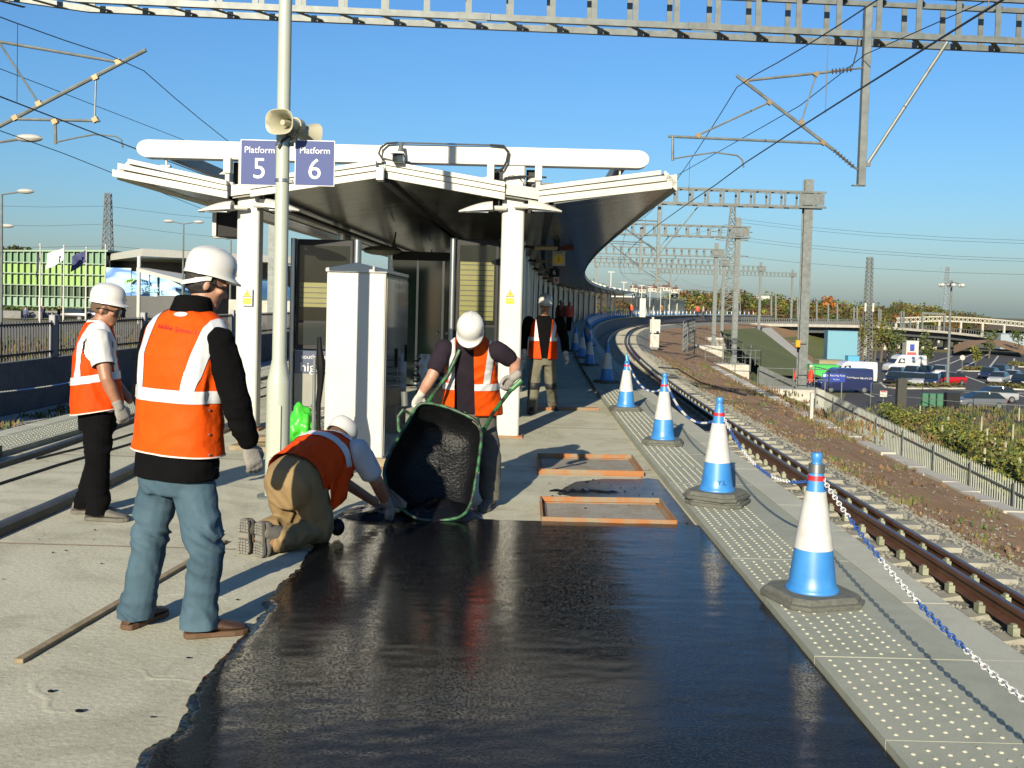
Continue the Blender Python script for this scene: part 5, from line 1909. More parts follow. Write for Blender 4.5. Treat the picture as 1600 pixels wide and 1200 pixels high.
def stripe(src, name, mat_, planes, keep, parent, lift=0.004):
 """reflective tape: the part of a garment between planes, raised a little"""
 o = bpy.data.objects.new(name, src.data.copy())
 COL.objects.link(o)
 o.parent = src.parent
 cut_keep(o, planes, keep)
 me = o.data
 if len(me.vertices) == 0:
  bpy.data.objects.remove(o)
  return None
 n_ = len(me.vertices)
 co = np.empty(n_ * 3)
 no = np.empty(n_ * 3)
 me.vertices.foreach_get('co', co)
 me.vertex_normals.foreach_get('vector', no)
 me.vertices.foreach_set('co', co + no * lift)
 me.materials.clear()
 me.materials.append(mat_)
 me.update()
 o.parent = parent
 return o


M_SKIN = mat('skin', (0.42, 0.22, 0.14), 0.55, var=0.12, vs_=14, bump=0.05, bs=120)
M_SKIN2 = mat('tanned_skin', (0.33, 0.155, 0.09), 0.5, var=0.15, vs_=14, bump=0.05, bs=120)
M_HAIR = mat('dark_hair', (0.015, 0.011, 0.009), 0.7, var=0.3, vs_=60, bump=0.5, bs=200)
M_HAIR2 = mat('brown_stubble', (0.10, 0.055, 0.03), 0.8, var=0.3, vs_=80, bump=0.3, bs=200)
M_ORANGE = mat('hi_vis_orange', (0.74, 0.062, 0.004), 0.65, var=0.10, vs_=7, bump=0.45, bs=14, spec=0.08, bd=0.02)
M_ORANGE2 = mat('hi_vis_orange_warm', (0.74, 0.082, 0.005), 0.65, var=0.10, vs_=7, bump=0.45, bs=14, spec=0.08, bd=0.02)
M_TAPE = mat('reflective_tape', (0.62, 0.64, 0.66), 0.35, 0.0, var=0.06, vs_=30)
M_PIPING = mat('pink_piping', (0.80, 0.62, 0.55), 0.7, var=0.05)
M_JEANS = mat('blue_denim', (0.018, 0.052, 0.082), 0.85, vs_=4, col2=(0.062, 0.122, 0.165), bump=0.3, bs=45, bd=0.008)
M_BLACKCL = mat('black_cloth', (0.0035, 0.0035, 0.004), 0.95, var=0.3, vs_=6, bump=0.3, bs=60, spec=0.08)
M_KHAKI = mat('khaki_cloth', (0.22, 0.145, 0.058), 0.85, vs_=4, col2=(0.28, 0.19, 0.085), bump=0.3, bs=45, bd=0.008)
M_GREYTR = mat('dusty_grey_cloth', (0.055, 0.052, 0.042), 0.9, vs_=6, col2=(0.11, 0.105, 0.085), bump=0.3, bs=60)
M_OLIVETR = mat('dusty_olive_cloth', (0.10, 0.095, 0.06), 0.9, vs_=5, col2=(0.16, 0.15, 0.105), bump=0.3, bs=60)
M_TEE = mat('white_cotton', (0.55, 0.55, 0.54), 0.85, var=0.05, bump=0.15, bs=50)
M_TEEGREY = mat('pale_grey_cotton', (0.48, 0.50, 0.54), 0.85, var=0.06, bump=0.15, bs=50)
M_NAVYTEE = mat('faded_navy_cotton', (0.020, 0.015, 0.022), 0.9, var=0.2, bump=0.15, bs=50, spec=0.1)
M_HELMET = mat('helmet_white', (0.60, 0.60, 0.57), 0.28, var=0.03, vs_=8, coat=0.2)
M_GLOVE = mat('grey_glove', (0.27, 0.255, 0.23), 0.85, var=0.15, vs_=25, bump=0.3, bs=90)
M_GLOVEP = mat('pale_glove', (0.50, 0.48, 0.42), 0.85, var=0.12, vs_=25, bump=0.3, bs=90)
M_BROWNSHOE = mat('brown_leather', (0.055, 0.025, 0.012), 0.55, var=0.2, vs_=12, bump=0.15, bs=60)
M_SOLE = mat('brown_sole', (0.10, 0.05, 0.022), 0.7, var=0.15)
M_BOOT = mat('dusty_boot', (0.08, 0.075, 0.06), 0.8, vs_=9, col2=(0.16, 0.15, 0.125), bump=0.4, bs=60)
M_TREAD = mat('grey_tread', (0.19, 0.185, 0.16), 0.85, var=0.2, vs_=20)


def helmet(parent, hc, fr, size=1.0, mat_=None):
 """white safety helmet with brim, peak and ridge; hc centre of the rim plane"""
 rr, ff, uu = fr
 mat_ = mat_ or M_HELMET
 hc = Vector(hc)

 def pt(a, r_, z, ex=0.0):
  x = 0.097 * size * r_ * math.sin(a)
  y = 0.118 * size * r_ * math.cos(a)
  L = math.hypot(x, y) or 1
  return hc + rr * (x + ex * x / L) + ff * (y + ex * y / L) + uu * z
 n = 40
 rg_ = []

 def brim(a):
  c = math.cos(a)
  return (0.0035 + 0.034 * max(0, c) ** 1.8) * size
 prof = [(1.0, -0.016, 1.0), (1.0, -0.009, 1.0), (1.0, -0.002, 0.35), (1.005, 0.006, 0.03), (1.02, 0.028, 0), (1.015, 0.052, 0), (0.965, 0.08, 0), (0.85, 0.104, 0), (0.65, 0.121, 0), (0.42, 0.132, 0), (0.18, 0.138, 0), (0.02, 0.139, 0)]
 inner_ = [(0.02, 0.128, 0), (0.40, 0.121, 0), (0.78, 0.094, 0), (0.93, 0.05, 0), (0.955, 0.0, 0), (0.96, -0.012, 0)]
 for r_, z, e in inner_ + prof:
  row = []
  for k in range(n):
   a = 2 * math.pi * k / n
   ridge = 0.0055 * size * math.exp(-(math.sin(a) * r_ / 0.10) ** 2) if z > 0.03 and (r_, z, e) in prof else 0
   zz = z * 0.93 * size + ridge - (0.009 * size * e * max(0, math.cos(a)) ** 2)
   row.append(pt(a, r_, zz, brim(a) * e))
  rg_.append(row)
 h_ = MB().rings(rg_, cap=True).build('helmet', mat_, parent, sharp=55)
 return h_


def head_pieces(b_, hc, fr, big=0.0):
 rr, ff, uu = fr
 hc = Vector(hc)
 V = lambda x, y, z: hc + rr * x + ff * y + uu * z
 blob(b_, V(0, -0.012, 0.03), fr, (0.074 + big, 0.094 + big, 0.092 + big))
 blob(b_, V(0, 0.022, -0.035), fr, (0.060 + big, 0.070 + big, 0.082))
 blob(b_, V(0, 0.050, -0.085), fr, (0.040, 0.040, 0.030))           # chin
 blob(b_, V(0, 0.078, 0.028), fr, (0.050, 0.018, 0.014))            # brow
 limb(b_, [V(0, 0.082, 0.018), V(0, 0.098, -0.012), V(0, 0.103, -0.022)], [0.009, 0.012, 0.014], 8)  # nose
 blob(b_, V(0, 0.082, -0.052), fr, (0.024, 0.012, 0.008))           # lips
 blob(b_, V(0, 0.080, -0.064), fr, (0.021, 0.012, 0.008))
 for s_ in (-1, 1):
  blob(b_, V(s_ * 0.046, 0.062, -0.012), fr, (0.022, 0.022, 0.018))  # cheek
  blob(b_, V(s_ * 0.074, -0.012, -0.008), (rr, (ff * 0.9 + uu * 0.2).normalized(), uu), (0.010, 0.019, 0.032))  # ear


def eyes(parent, hc, fr):
 rr, ff, uu = fr
 V = lambda x, y, z: Vector(hc) + rr * x + ff * y + uu * z
 for s_ in (-1, 1):
  b_ = MB()
  blob(b_, V(s_ * 0.031, 0.079, 0.004), fr, (0.012, 0.008, 0.006))
  b_.build('eye', mat('eye_dark', (0.03, 0.02, 0.015), 0.2, var=0), parent)


def hand_pieces(b_, w, fr, curl=0.5, side=1, grow=0.0, sc=1.0):
 """palm, four fingers, thumb. frame: right = across the palm (towards thumb * side), forward = palm normal, up = towards the arm"""
 rr, ff, uu = fr
 w = Vector(w)
 V = lambda x, y, z: w + rr * (x * side * sc) + ff * (y * sc) - uu * (z * sc)
 oval(b_, [(V(0, 0, -0.03), rr * (0.026 + grow), ff * (0.021 + grow), 0.9), (V(0, 0, 0.0), rr * (0.029 + grow), ff * (0.019 + grow), 0.85), (V(0, 0.002, 0.04), rr * (0.040 + grow), ff * (0.017 + grow), 0.8), (V(0, 0.004, 0.085), rr * (0.042 + grow), ff * (0.015 + grow), 0.8), (V(0, 0.005, 0.1), rr * (0.036 + grow), ff * (0.010 + grow), 0.9)], 14)
 for k, (x, L) in enumerate(((0.031, 0.072), (0.011, 0.080), (-0.010, 0.075), (-0.030, 0.058))):
  c = curl * (0.85 + 0.1 * k)
  a1, a2, a3 = c * 0.6, c * 1.5, c * 2.2
  p0 = V(x, 0.004, 0.085)
  p1 = p0 - uu * (L * 0.45 * math.cos(a1)) * sc + ff * (L * 0.45 * math.sin(a1)) * sc
  p2 = p1 - uu * (L * 0.32 * math.cos(a2)) * sc + ff * (L * 0.32 * math.sin(a2)) * sc
  p3 = p2 - uu * (L * 0.24 * math.cos(a3)) * sc + ff * (L * 0.24 * math.sin(a3)) * sc
  limb(b_, [p0, p1, p2, p3], [0.0105 + grow, 0.0098 + grow, 0.009 + grow, 0.0078 + grow], 8)
 t0 = V(0.026, 0.002, 0.018)
 t1 = V(0.052, 0.018, 0.045)
 t2 = V(0.058, 0.034, 0.075)
 t3 = V(0.052, 0.044, 0.095)
 limb(b_, [t0, t1, t2, t3], [0.015 + grow, 0.0125 + grow, 0.011 + grow, 0.009 + grow], 8)


def shoe(parent, ankle, d, m_upper, m_sole, L=0.29, high=0.10, pitch=0.0, ground=0.0, tread=False):
 """ankle: point over the heel; d: where the toe points"""
 d = Vector(d)
 d.z = 0
 d.normalize()
 r_ = Vector((d.y, -d.x, 0))
 a = Vector((ankle[0], ankle[1], 0))
 rings_ = []
 for u, wd, zt in ((-0.075, 0.020, 0.045), (-0.068, 0.034, 0.085), (-0.04, 0.040, high), (0.0, 0.042, high + 0.005), (0.045, 0.042, high - 0.01), (0.085, 0.044, 0.080), (0.125, 0.049, 0.066), (0.165, 0.049, 0.056), (0.195, 0.040, 0.048), (0.212, 0.022, 0.036)):
  u *= L / 0.29
  c = a + d * u
  rg = []
  for k in range(14):
   t = 2 * math.pi * k / 14
   z = 0.024 + (zt - 0.024) * (0.5 + 0.5 * math.sin(t))
   x = wd * math.cos(t) * (1.0 if math.sin(t) < 0.2 else 0.93)
   rg.append(c + r_ * x + Vector((0, 0, ground + z)))
  rings_.append(rg)
 up = MB().rings(rings_).build('shoe', m_upper, parent, sharp=70)
 ol = []
 for u, wd in ((-0.082, 0.018), (-0.07, 0.036), (-0.03, 0.042), (0.04, 0.041), (0.10, 0.047), (0.15, 0.053), (0.19, 0.045), (0.215, 0.027), (0.222, 0.01)):
  ol.append((u * L / 0.29, wd))
 poly = [a + d * u + r_ * w for u, w in ol] + [a + d * u - r_ * w for u, w in reversed(ol)]
 MB().prism([p + Vector((0, 0, ground + 0.002)) for p in poly], (0, 0, 0.026)).build('sole', m_sole, up, smooth=False, bevel=0.004)
 return up


def torso_rings(pel, chest, neck, side_p, side_c, front_p, front_c, spec):
 """spec: (t, half width, half depth, squareness); t 0 pelvis, 1 chest, 2 neck base"""
 out = []
 for t, w, dpt, e in spec:
  if t <= 1:
   c = pel.lerp(chest, t)
   s_ = side_p.lerp(side_c, max(0, t)).normalized()
   f = front_p.lerp(front_c, max(0, t)).normalized()
  else:
   c = chest.lerp(neck, t - 1)
   s_, f = side_c, front_c
  out.append((c, s_ * w, f * dpt, e))
 return out


# ---------------------------------------------------------------- 1: man in jeans, back to the camera
def front_man():
 t = thing('person', 'man in orange vest, black coat and blue jeans standing with his back to us', 'person', (-1.62, 4.92, 0))
 pel, chest, neck = at(276, 742, 4.93), at(284, 560, 4.96), at(297, 484, 5.0)
 yaw = R(24)
 side = Vector((math.cos(yaw), -math.sin(yaw), 0))
 frn = Vector((math.sin(yaw), math.cos(yaw), 0))
 hl, hr = pel - side * 0.095, pel + side * 0.095
 kl, kr = at(231, 862, 4.99), at(322, 866, 4.82)
 al, ar = at(212, 956, 4.97), at(311, 962, 4.85)
 sl, sr = at(242, 522, 5.08), at(341, 530, 4.89)
 el, wl_ = at(224, 612, 5.16), at(240, 665, 5.30)
 er, wr_ = at(366, 618, 4.88), at(386, 690, 4.98)
 hfr = rot_frame((math.sin(R(62)), math.cos(R(62)), -0.35))
 hc = at(323, 445, 5.03)
 # continuous body
 b_ = MB()
 head_pieces(b_, hc, hfr)
 limb(b_, [neck - Vector((0, 0, 0.05)), hc + Vector((-0.01, -0.01, -0.06))], [0.065, 0.058])
 oval(b_, torso_rings(pel, chest, neck, side, side, frn, frn, [(-0.15, 0.12, 0.09, 1), (0, 0.15, 0.11, 1), (0.5, 0.14, 0.10, 1), (1, 0.17, 0.115, 1), (1.6, 0.16, 0.09, 1), (2.0, 0.07, 0.06, 1)]))
 limb(b_, [sl, el, wl_], [0.055, 0.045, 0.032])
 limb(b_, [sr, er, wr_], [0.055, 0.045, 0.032])
 limb(b_, [hl, kl, al], [0.085, 0.06, 0.045])
 limb(b_, [hr, kr, ar], [0.085, 0.06, 0.045])
 hf = (Vector((0.65, 0.75, 0)).normalized(), Vector((-0.75, 0.6, 0.1)).normalized(), None)
 hnd_u = (er - wr_).normalized()
 hfrm = (rot_frame(Vector((-0.55, 0.75, 0)), hnd_u))
 hand_pieces(b_, wr_ - hnd_u * 0.03, hfrm, 0.55, 1)
 flesh('body', b_, 0.008, [M_SKIN], t, 2)
 # trousers
 b_ = MB()
 oval(b_, [(pel + Vector((0, 0, 0.14)), side * 0.175, frn * 0.12, 0.9), (pel + Vector((0, 0, 0.02)), side * 0.185, frn * 0.135, 0.9), (pel + Vector((0, 0, -0.08)), side * 0.178, frn * 0.13, 0.9)])
 cr_ = pel + Vector((0, 0, -0.06))
 limb(b_, [hl + Vector((0, 0, -0.02)), hl.lerp(kl, 0.5) - side * 0.004, kl, kl.lerp(al, 0.5), al, al + Vector((-0.005, -0.005, -0.06))], [0.102, 0.094, 0.083, 0.080, 0.082, 0.084])
 limb(b_, [hr + Vector((0, 0, -0.02)), hr.lerp(kr, 0.5) + side * 0.004, kr, kr.lerp(ar, 0.5), ar, ar + Vector((0.003, -0.005, -0.06))], [0.102, 0.096, 0.084, 0.081, 0.083, 0.086])
 j = flesh('jeans', b_, 0.010, [M_JEANS], t, 3, 0.021, (4.5, 4.5, 11), 3, 0.0015, lambda z: 0.35 + math.exp(-((z - 0.48) / 0.12) ** 2) + math.exp(-((z - 0.1) / 0.09) ** 2) + 0.7 * math.exp(-((z - 0.72) / 0.07) ** 2), 0.5)
 cut_keep(j, [((0, 0, 0.052), (0, 0, 1))], lambda c, n: c.z > 0.052)
 for a in (al, ar):
  b2 = MB()
  c = Vector((a.x, a.y, 0.058)) + (Vector((-0.004, -0.003, 0)) if a is al else Vector((0.004, -0.003, 0)))
 shoe(t, al + Vector((-0.005, 0.02, 0)), (0.35, 0.95, 0), M_BROWNSHOE, M_SOLE)
 shoe(t, ar + Vector((0.01, 0.01, 0)), (0.93, 0.36, 0), M_BROWNSHOE, M_SOLE)
 # black coat
 b_ = MB()
 oval(b_, torso_rings(pel, chest, neck, side, side, frn, frn, [(-0.02, 0.215, 0.155, 0.85), (0.1, 0.212, 0.15, 0.85), (0.5, 0.195, 0.14, 0.85), (1, 0.20, 0.145, 0.9), (1.5, 0.185, 0.12, 0.95), (1.85, 0.115, 0.095, 1), (2.12, 0.088, 0.085, 1), (2.3, 0.080, 0.080, 1)]))
 limb(b_, [sl, sl.lerp(el, 0.5), el, wl_], [0.070, 0.068, 0.062, 0.055])
 limb(b_, [sr + Vector((0.0, 0, -0.01)), sr.lerp(er, 0.5) + Vector((0.006, 0, 0)), er, er.lerp(wr_, 0.6), wr_ + Vector((0, 0, 0.02))], [0.076, 0.076, 0.070, 0.064, 0.058])
 co = flesh('coat', b_, 0.011, [M_BLACKCL], t, 3, 0.009, (8, 8, 10), 11, 0.002)
 hem = pel.z - 0.005
 cut_keep(co, [((pel.x, 0, hem), (0.03, 0, 1))], lambda c, n: c.z > hem - 0.03 * (c.x - pel.x) or c.x > pel.x + 0.24)
 # collar roll
 b_ = MB()
 oval(b_, [(neck + Vector((0.005, 0.0, -0.015)), side * 0.105, frn * 0.10, 1), (neck + Vector((0.012, 0.004, 0.03)), side * 0.098, frn * 0.095, 1), (neck + Vector((0.018, 0.008, 0.062)), side * 0.090, frn * 0.088, 1), (neck + Vector((0.018, 0.008, 0.07)), side * 0.06, frn * 0.06, 1)])
 flesh('collar', b_, 0.008, [M_BLACKCL], t, 3, 0.004, (14, 14, 14), 5)
 # vest
 b_ = MB()
 oval(b_, torso_rings(pel, chest, neck, side, side, frn, frn, [(0.12, 0.238, 0.175, 0.85), (0.3, 0.226, 0.166, 0.85), (0.62, 0.216, 0.165, 0.85), (0.85, 0.215, 0.166, 0.88), (1.1, 0.218, 0.166, 0.9), (1.4, 0.222, 0.148, 0.9), (1.62, 0.222, 0.132, 0.9), (1.80, 0.190, 0.112, 0.92), (1.94, 0.135, 0.098, 1), (2.02, 0.09, 0.08, 1)]), 32)
 v = flesh('vest', b_, 0.010, [M_ORANGE2], t, 3, 0.013, (8, 8, 4.5), 21, 0.0015, lambda z: 0.45 + 0.9 * math.exp(-((z - 1.2) / 0.08) ** 2) + 0.4 * math.exp(-((z - 0.9) / 0.12) ** 2))
 zh = at(280, 712, 4.8).z
 cut_keep(v, [((pel.x, pel.y, zh), (0.06, 0, 1))], lambda c, n: (c.z - zh) + 0.06 * (c.x - pel.x) > 0)
 # reflective tape: waist band and two braces
 zb = at(275, 619, 4.8).z
 nb = Vector((0.035, 0, 1)).normalized()
 p0 = Vector((pel.x, pel.y, zb - 0.030))
 stripe(v, 'waist_tape', M_TAPE, [(p0, nb), (p0 + nb * 0.060, nb)], lambda c, n: 0 <= (c - p0).dot(nb) <= 0.060, t)
 ax = (neck - pel).normalized()
 for sg, x0, slant in ((-1, -0.150, -0.02), (1, 0.118, 0.17)):
  nn = (side - ax * slant).normalized()
  q0 = Vector((pel.x, pel.y, zb)) + side * x0
  stripe(v, 'brace_tape', M_TAPE, [(q0, nn), (q0 + nn * 0.056, nn), (p0 + nb * 0.061, nb)], lambda c, n, q0=q0, nn=nn: 0 <= (c - q0).dot(nn) <= 0.056 and (c - p0).dot(nb) > 0.061 and n.dot(frn) < 0.35, t, 0.0045)
 # pale piping along the hem
 stripe(v, 'hem_piping', M_PIPING, [((pel.x, pel.y, zh + 0.007), (0.06, 0, 1))], lambda c, n: (c.z - zh - 0.007) + 0.06 * (c.x - pel.x) < 0, t, 0.003)
 # printed words and the oval maker's tag on the back
 def on_back(px, py):
  return at(px, py, 4.70)
 for body, px, py, sz, m_ in (('Infallible Systems Ltd', 251, 516, 0.030, mat('print_red', (0.42, 0.008, 0.01), 0.7, var=0)),):
  c = on_back(px, py)
  o = text('back_lettering', body, sz, c, (R(90), R(6.5), -yaw * 0.55), m_, t, 'CENTER', 0.0)
  sw = o.modifiers.new('wrap', 'SHRINKWRAP')
  sw.target = v
  sw.wrap_method = 'PROJECT'
  sw.use_project_z = True
  sw.use_negative_direction = True
  sw.use_positive_direction = True
  sw.offset = 0.004
 from mathutils.bvhtree import BVHTree
 bv = BVHTree.FromPolygons([q.co + Vector(t.location) for q in v.data.vertices], [tuple(q.vertices) for q in v.data.polygons])

 def hit(px, py):
  d_ = (at(px, py, 5.0) - Vector((0, 0, CAM_H))).normalized()
  return bv.ray_cast(Vector((0, 0, CAM_H)), d_)[:2]
 c, n_ = hit(283, 492)
 if c is not None:
  q_ = n_.to_track_quat('Z', 'Y')
  ex, ey = (Vector((0, 0, 1)).cross(n_)).normalized(), None
  ey = n_.cross(ex)
  MB().prism([c + n_ * 0.004 + ex * 0.034 * math.cos(a) + ey * 0.0135 * math.sin(a) for a in (2 * math.pi * k / 20 for k in range(20))], n_ * 0.002).build('oval_tag', M_LETTER, t)
 for py in (641, 679, 711):
  c, n_ = hit(327, py)
  if c is not None:
   MB().ball(c + n_ * 0.002, 0.006, 8, 5).build('snap', M_STEEL, t)
 # shoulder flaps
 # helmet, harness, hair
 rr, ff, uu = hfr
 hcn = hc + uu * 0.055 - ff * 0.004
 ufr = rot_frame((math.sin(R(62)), math.cos(R(62)), -0.22))
 helmet(t, hcn, ufr, 1.03)
 b_ = MB()
 blob(b_, hc - ff * 0.018 + uu * 0.016, hfr, (0.082, 0.096, 0.09))
 hair = flesh('hair', b_, 0.008, [M_HAIR], t, 1, 0.003, (30, 30, 30), 2)
 cut_keep(hair, [(hc + ff * 0.02, ff)], lambda c, n: (c - hc).dot(ff) < 0.02 and (c - hc).dot(uu) > -0.075)
 V = lambda x, y, z: hc + rr * x + ff * y + uu * z
 band_ = MB()
 rg_ = []
 for k in range(22):
  a = R(80) + R(200) * k / 21
  x, y = 0.094 * math.cos(a - R(90) + R(90)), -0.112 * math.sin(a - R(80) * 0)
  a2 = math.pi * (k / 21)
  x, y = 0.086 * math.cos(a2), -0.108 * math.sin(a2) - 0.005
  zz = 0.03 - 0.062 * math.sin(a2) ** 1.2
  rg_.append([V(x, y, zz + 0.012), V(x * 1.04, y * 1.04, zz + 0.012), V(x * 1.04, y * 1.04, zz - 0.011), V(x, y, zz - 0.011)])
 band_.rings(rg_).build('helmet_harness', M_HELMET, t, sharp=60)
 # gloves
 b_ = MB()
 hand_pieces(b_, wr_ - hnd_u * 0.03, hfrm, 0.55, 1, 0.004)
 flesh('glove', b_, 0.006, [M_GLOVE], t, 1)
 # glasses arm
 MB().tube([V(0.078, -0.01, 0.006), V(0.074, 0.085, 0.004)], 0.004, 6).build('glasses_arm', M_BLACKPL, t)
 return t


front_man()


# ---------------------------------------------------------------- 2: man on the left in white T-shirt
def left_man():
 t = thing('person', 'man in orange vest, white T-shirt and black trousers standing at the far left, facing right', 'person', (-3.0, 7.4, 0))
 yaw = R(62)
 side = Vector((math.cos(yaw), -math.sin(yaw), 0))       # his right
 frn = Vector((math.sin(yaw), math.cos(yaw), 0))
 pel, chest, neck = at(153, 650, 7.42), at(148, 555, 7.42), at(153, 500, 7.42)
 hl, hr = pel - side * 0.09 + Vector((0, 0, -0.02)), pel + side * 0.09 + Vector((0, 0, -0.02))
 kl, kr = at(152, 725, 7.52), at(152, 727, 7.28)
 al, ar = at(134, 790, 7.50), at(152, 793, 7.28)
 sl, sr = chest.lerp(neck, 0.55) - side * 0.175, chest.lerp(neck, 0.50) + side * 0.165
 el, wl_ = sl + Vector((0.04, 0.0, -0.28)) + frn * 0.06, sl + Vector((0.12, -0.05, -0.48)) + frn * 0.16
 er, wr_ = at(166, 592, 7.18), at(184, 632, 7.22)
 hfr = rot_frame((0.97, 0.12, -0.24))
 hc = at(166, 484, 7.42)
 b_ = MB()
 head_pieces(b_, hc, hfr)
 limb(b_, [neck - Vector((0, 0, 0.05)), hc + Vector((-0.02, 0, -0.06))], [0.066, 0.060])
 oval(b_, torso_rings(pel, chest, neck, side, side, frn, frn, [(-0.15, 0.12, 0.09, 1), (0, 0.15, 0.11, 1), (0.5, 0.14, 0.10, 1), (1, 0.17, 0.115, 1), (1.6, 0.15, 0.09, 1), (2.0, 0.07, 0.06, 1)]))
 limb(b_, [sl, el, wl_], [0.055, 0.043, 0.03])
 limb(b_, [sr, sr.lerp(er, 0.6), er, er.lerp(wr_, 0.35), wr_], [0.060, 0.052, 0.044, 0.045, 0.030])
 limb(b_, [hl, kl, al], [0.08, 0.06, 0.045])
 limb(b_, [hr, kr, ar], [0.08, 0.06, 0.045])
 hu = (er - wr_).normalized()
 hfm = rot_frame(Vector((0.55, -0.6, 0)) * -1, hu)
 hand_pieces(b_, wr_ - hu * 0.02, hfm, 0.8, 1)
 flesh('body', b_, 0.008, [M_SKIN2], t, 2)
 eyes(t, hc, hfr)
 b_ = MB()
 oval(b_, [(pel + Vector((0, 0, 0.12)), side * 0.16, frn * 0.12, 0.9), (pel + Vector((0, 0, 0.0)), side * 0.172, frn * 0.135, 0.9), (pel + Vector((0, 0, -0.10)), side * 0.165, frn * 0.13, 0.9)])
 for h_, k_, a_ in ((hl, kl, al), (hr, kr, ar)):
  limb(b_, [h_, h_.lerp(k_, 0.5), k_, k_.lerp(a_, 0.5), a_, a_ + Vector((0, 0, -0.05))], [0.100, 0.094, 0.086, 0.084, 0.088, 0.088])
 tr_ = flesh('trousers', b_, 0.012, [M_BLACKCL], t, 3, 0.016, (5, 5, 10), 8, 0.002, lambda z: 0.4 + math.exp(-((z - 0.1) / 0.09) ** 2) + 0.6 * math.exp(-((z - 0.5) / 0.1) ** 2), 0.3)
 cut_keep(tr_, [((0, 0, 0.05), (0, 0, 1))], lambda c, n: c.z > 0.05)
 shoe(t, al + Vector((-0.02, 0, 0)), (0.98, 0.15, 0), M_BOOT, M_BOOT, 0.30, 0.10)
 shoe(t, ar + Vector((0.0, 0, 0)), (0.99, -0.05, 0), M_BOOT, M_BOOT, 0.31, 0.10)
 # T-shirt
 b_ = MB()
 oval(b_, torso_rings(pel, chest, neck, side, side, frn, frn, [(0.1, 0.17, 0.135, 0.9), (0.5, 0.165, 0.125, 0.9), (1, 0.175, 0.13, 0.9), (1.55, 0.165, 0.10, 1), (1.85, 0.10, 0.08, 1), (2.0, 0.075, 0.07, 1)]))
 limb(b_, [sl, sl.lerp(el, 0.55)], [0.08, 0.075])
 limb(b_, [sr + Vector((0, 0, -0.005)), sr.lerp(er, 0.35), sr.lerp(er, 0.66)], [0.082, 0.082, 0.078])
 sh = flesh('t_shirt', b_, 0.010, [M_TEE], t, 3, 0.011, (8, 8, 6), 4, 0.003)
 d = (er - sr).normalized()
 cp = sr + d * 0.205
 cut_keep(sh, [(cp, d)], lambda c, n: (c - cp).dot(d) < 0 or (c - cp).length > 0.16)
 # vest
 b_ = MB()
 oval(b_, torso_rings(pel, chest, neck, side, side, frn, frn, [(-0.02, 0.222, 0.188, 0.85), (0.2, 0.215, 0.182, 0.85), (0.6, 0.195, 0.165, 0.88), (1.0, 0.185, 0.150, 0.9), (1.3, 0.175, 0.14, 0.9), (1.6, 0.150, 0.12, 0.95), (1.82, 0.118, 0.10, 1), (1.95, 0.09, 0.085, 1)]), 32)
 v = flesh('vest', b_, 0.010, [M_ORANGE], t, 3, 0.012, (7, 7, 5), 31, 0.003)
 zh = at(150, 645, 7.3).z
 nh = Vector((0.0, 0, 1))
 sl_h = -0.16
 keep = lambda c: (c.z - zh) - 0.17 * (c.x - pel.x) > 0
 cut_keep(v, [((pel.x, pel.y, zh), (-0.17, 0, 1))], lambda c, n: keep(c))
 # armhole showing the shirt: cut around the near shoulder
 ah = sr + Vector((0, 0, -0.07))
 r2 = 0.108
 cut_keep(v, [], lambda c, n: ((c - ah) - Vector((0, 0, 0))).length > r2 or (c - ah).dot(side) < -0.05)
 zb = at(140, 592, 7.3).z
 nb = Vector((-0.17, 0, 1)).normalized()
 p0 = Vector((pel.x, pel.y, zb - 0.028))
 stripe(v, 'waist_tape', M_TAPE, [(p0, nb), (p0 + nb * 0.055, nb)], lambda c, n: 0 <= (c - p0).dot(nb) <= 0.055, t)
 for x0 in (-0.15, 0.085):
  nn = side
  q0 = pel + side * x0
  stripe(v, 'brace_tape', M_TAPE, [(q0, nn), (q0 + nn * 0.05, nn), (p0 + nb * 0.056, nb)], lambda c, n, q0=q0, nn=nn: 0 <= (c - q0).dot(nn) <= 0.05 and (c - p0).dot(nb) > 0.056, t, 0.0045)
 stripe(v, 'hem_piping', M_PIPING, [((pel.x, pel.y, zh + 0.008), (-0.17, 0, 1))], lambda c, n: (c.z - zh - 0.008) - 0.17 * (c.x - pel.x) < 0, t, 0.003)
 # armhole piping ring
 rr, ff, uu = hfr
 helmet(t, hc + uu * 0.060 - ff * 0.008, rot_frame((0.97, 0.12, -0.13)), 1.03)
 b_ = MB()
 blob(b_, hc - ff * 0.020 + uu * 0.012, hfr, (0.079, 0.094, 0.088))
 hair = flesh('hair', b_, 0.008, [M_HAIR2], t, 1)
 cut_keep(hair, [(hc + ff * 0.03, ff)], lambda c, n: (c - hc).dot(ff) < 0.03 and (c - hc).dot(uu) > -0.03)
 # safety glasses
 V = lambda x, y, z: hc + rr * x + ff * y + uu * z
 g_ = MB()
 rg_ = []
 for k in range(13):
  a = R(-62 + 124 * k / 12)
  x, y = 0.074 * math.sin(a), 0.052 + 0.050 * math.cos(a)
  rg_.append([V(x, y, 0.020), V(x * 1.03, y + 0.003, 0.020), V(x * 1.03, y + 0.003, -0.014), V(x, y, -0.014)])
 gl = g_.rings(rg_).build('safety_glasses', mat('glasses_smoke', (0.035, 0.035, 0.045), 0.08, var=0, spec=0.8), t, sharp=60)
 for s_ in (-1, 1):
  MB().tube([V(s_ * 0.074, 0.07, 0.010), V(s_ * 0.082, -0.02, 0.008), V(s_ * 0.078, -0.05, -0.004)], 0.0045, 6).build('arm', M_BLACKPL, gl)
 b_ = MB()
 hand_pieces(b_, wr_ - hu * 0.02, hfm, 0.8, 1, 0.005)
 limb(b_, [wr_ + hu * 0.02, wr_ - hu * 0.02], [0.036, 0.034])
 flesh('glove', b_, 0.007, [M_GLOVE], t, 1)
 return t


left_man()


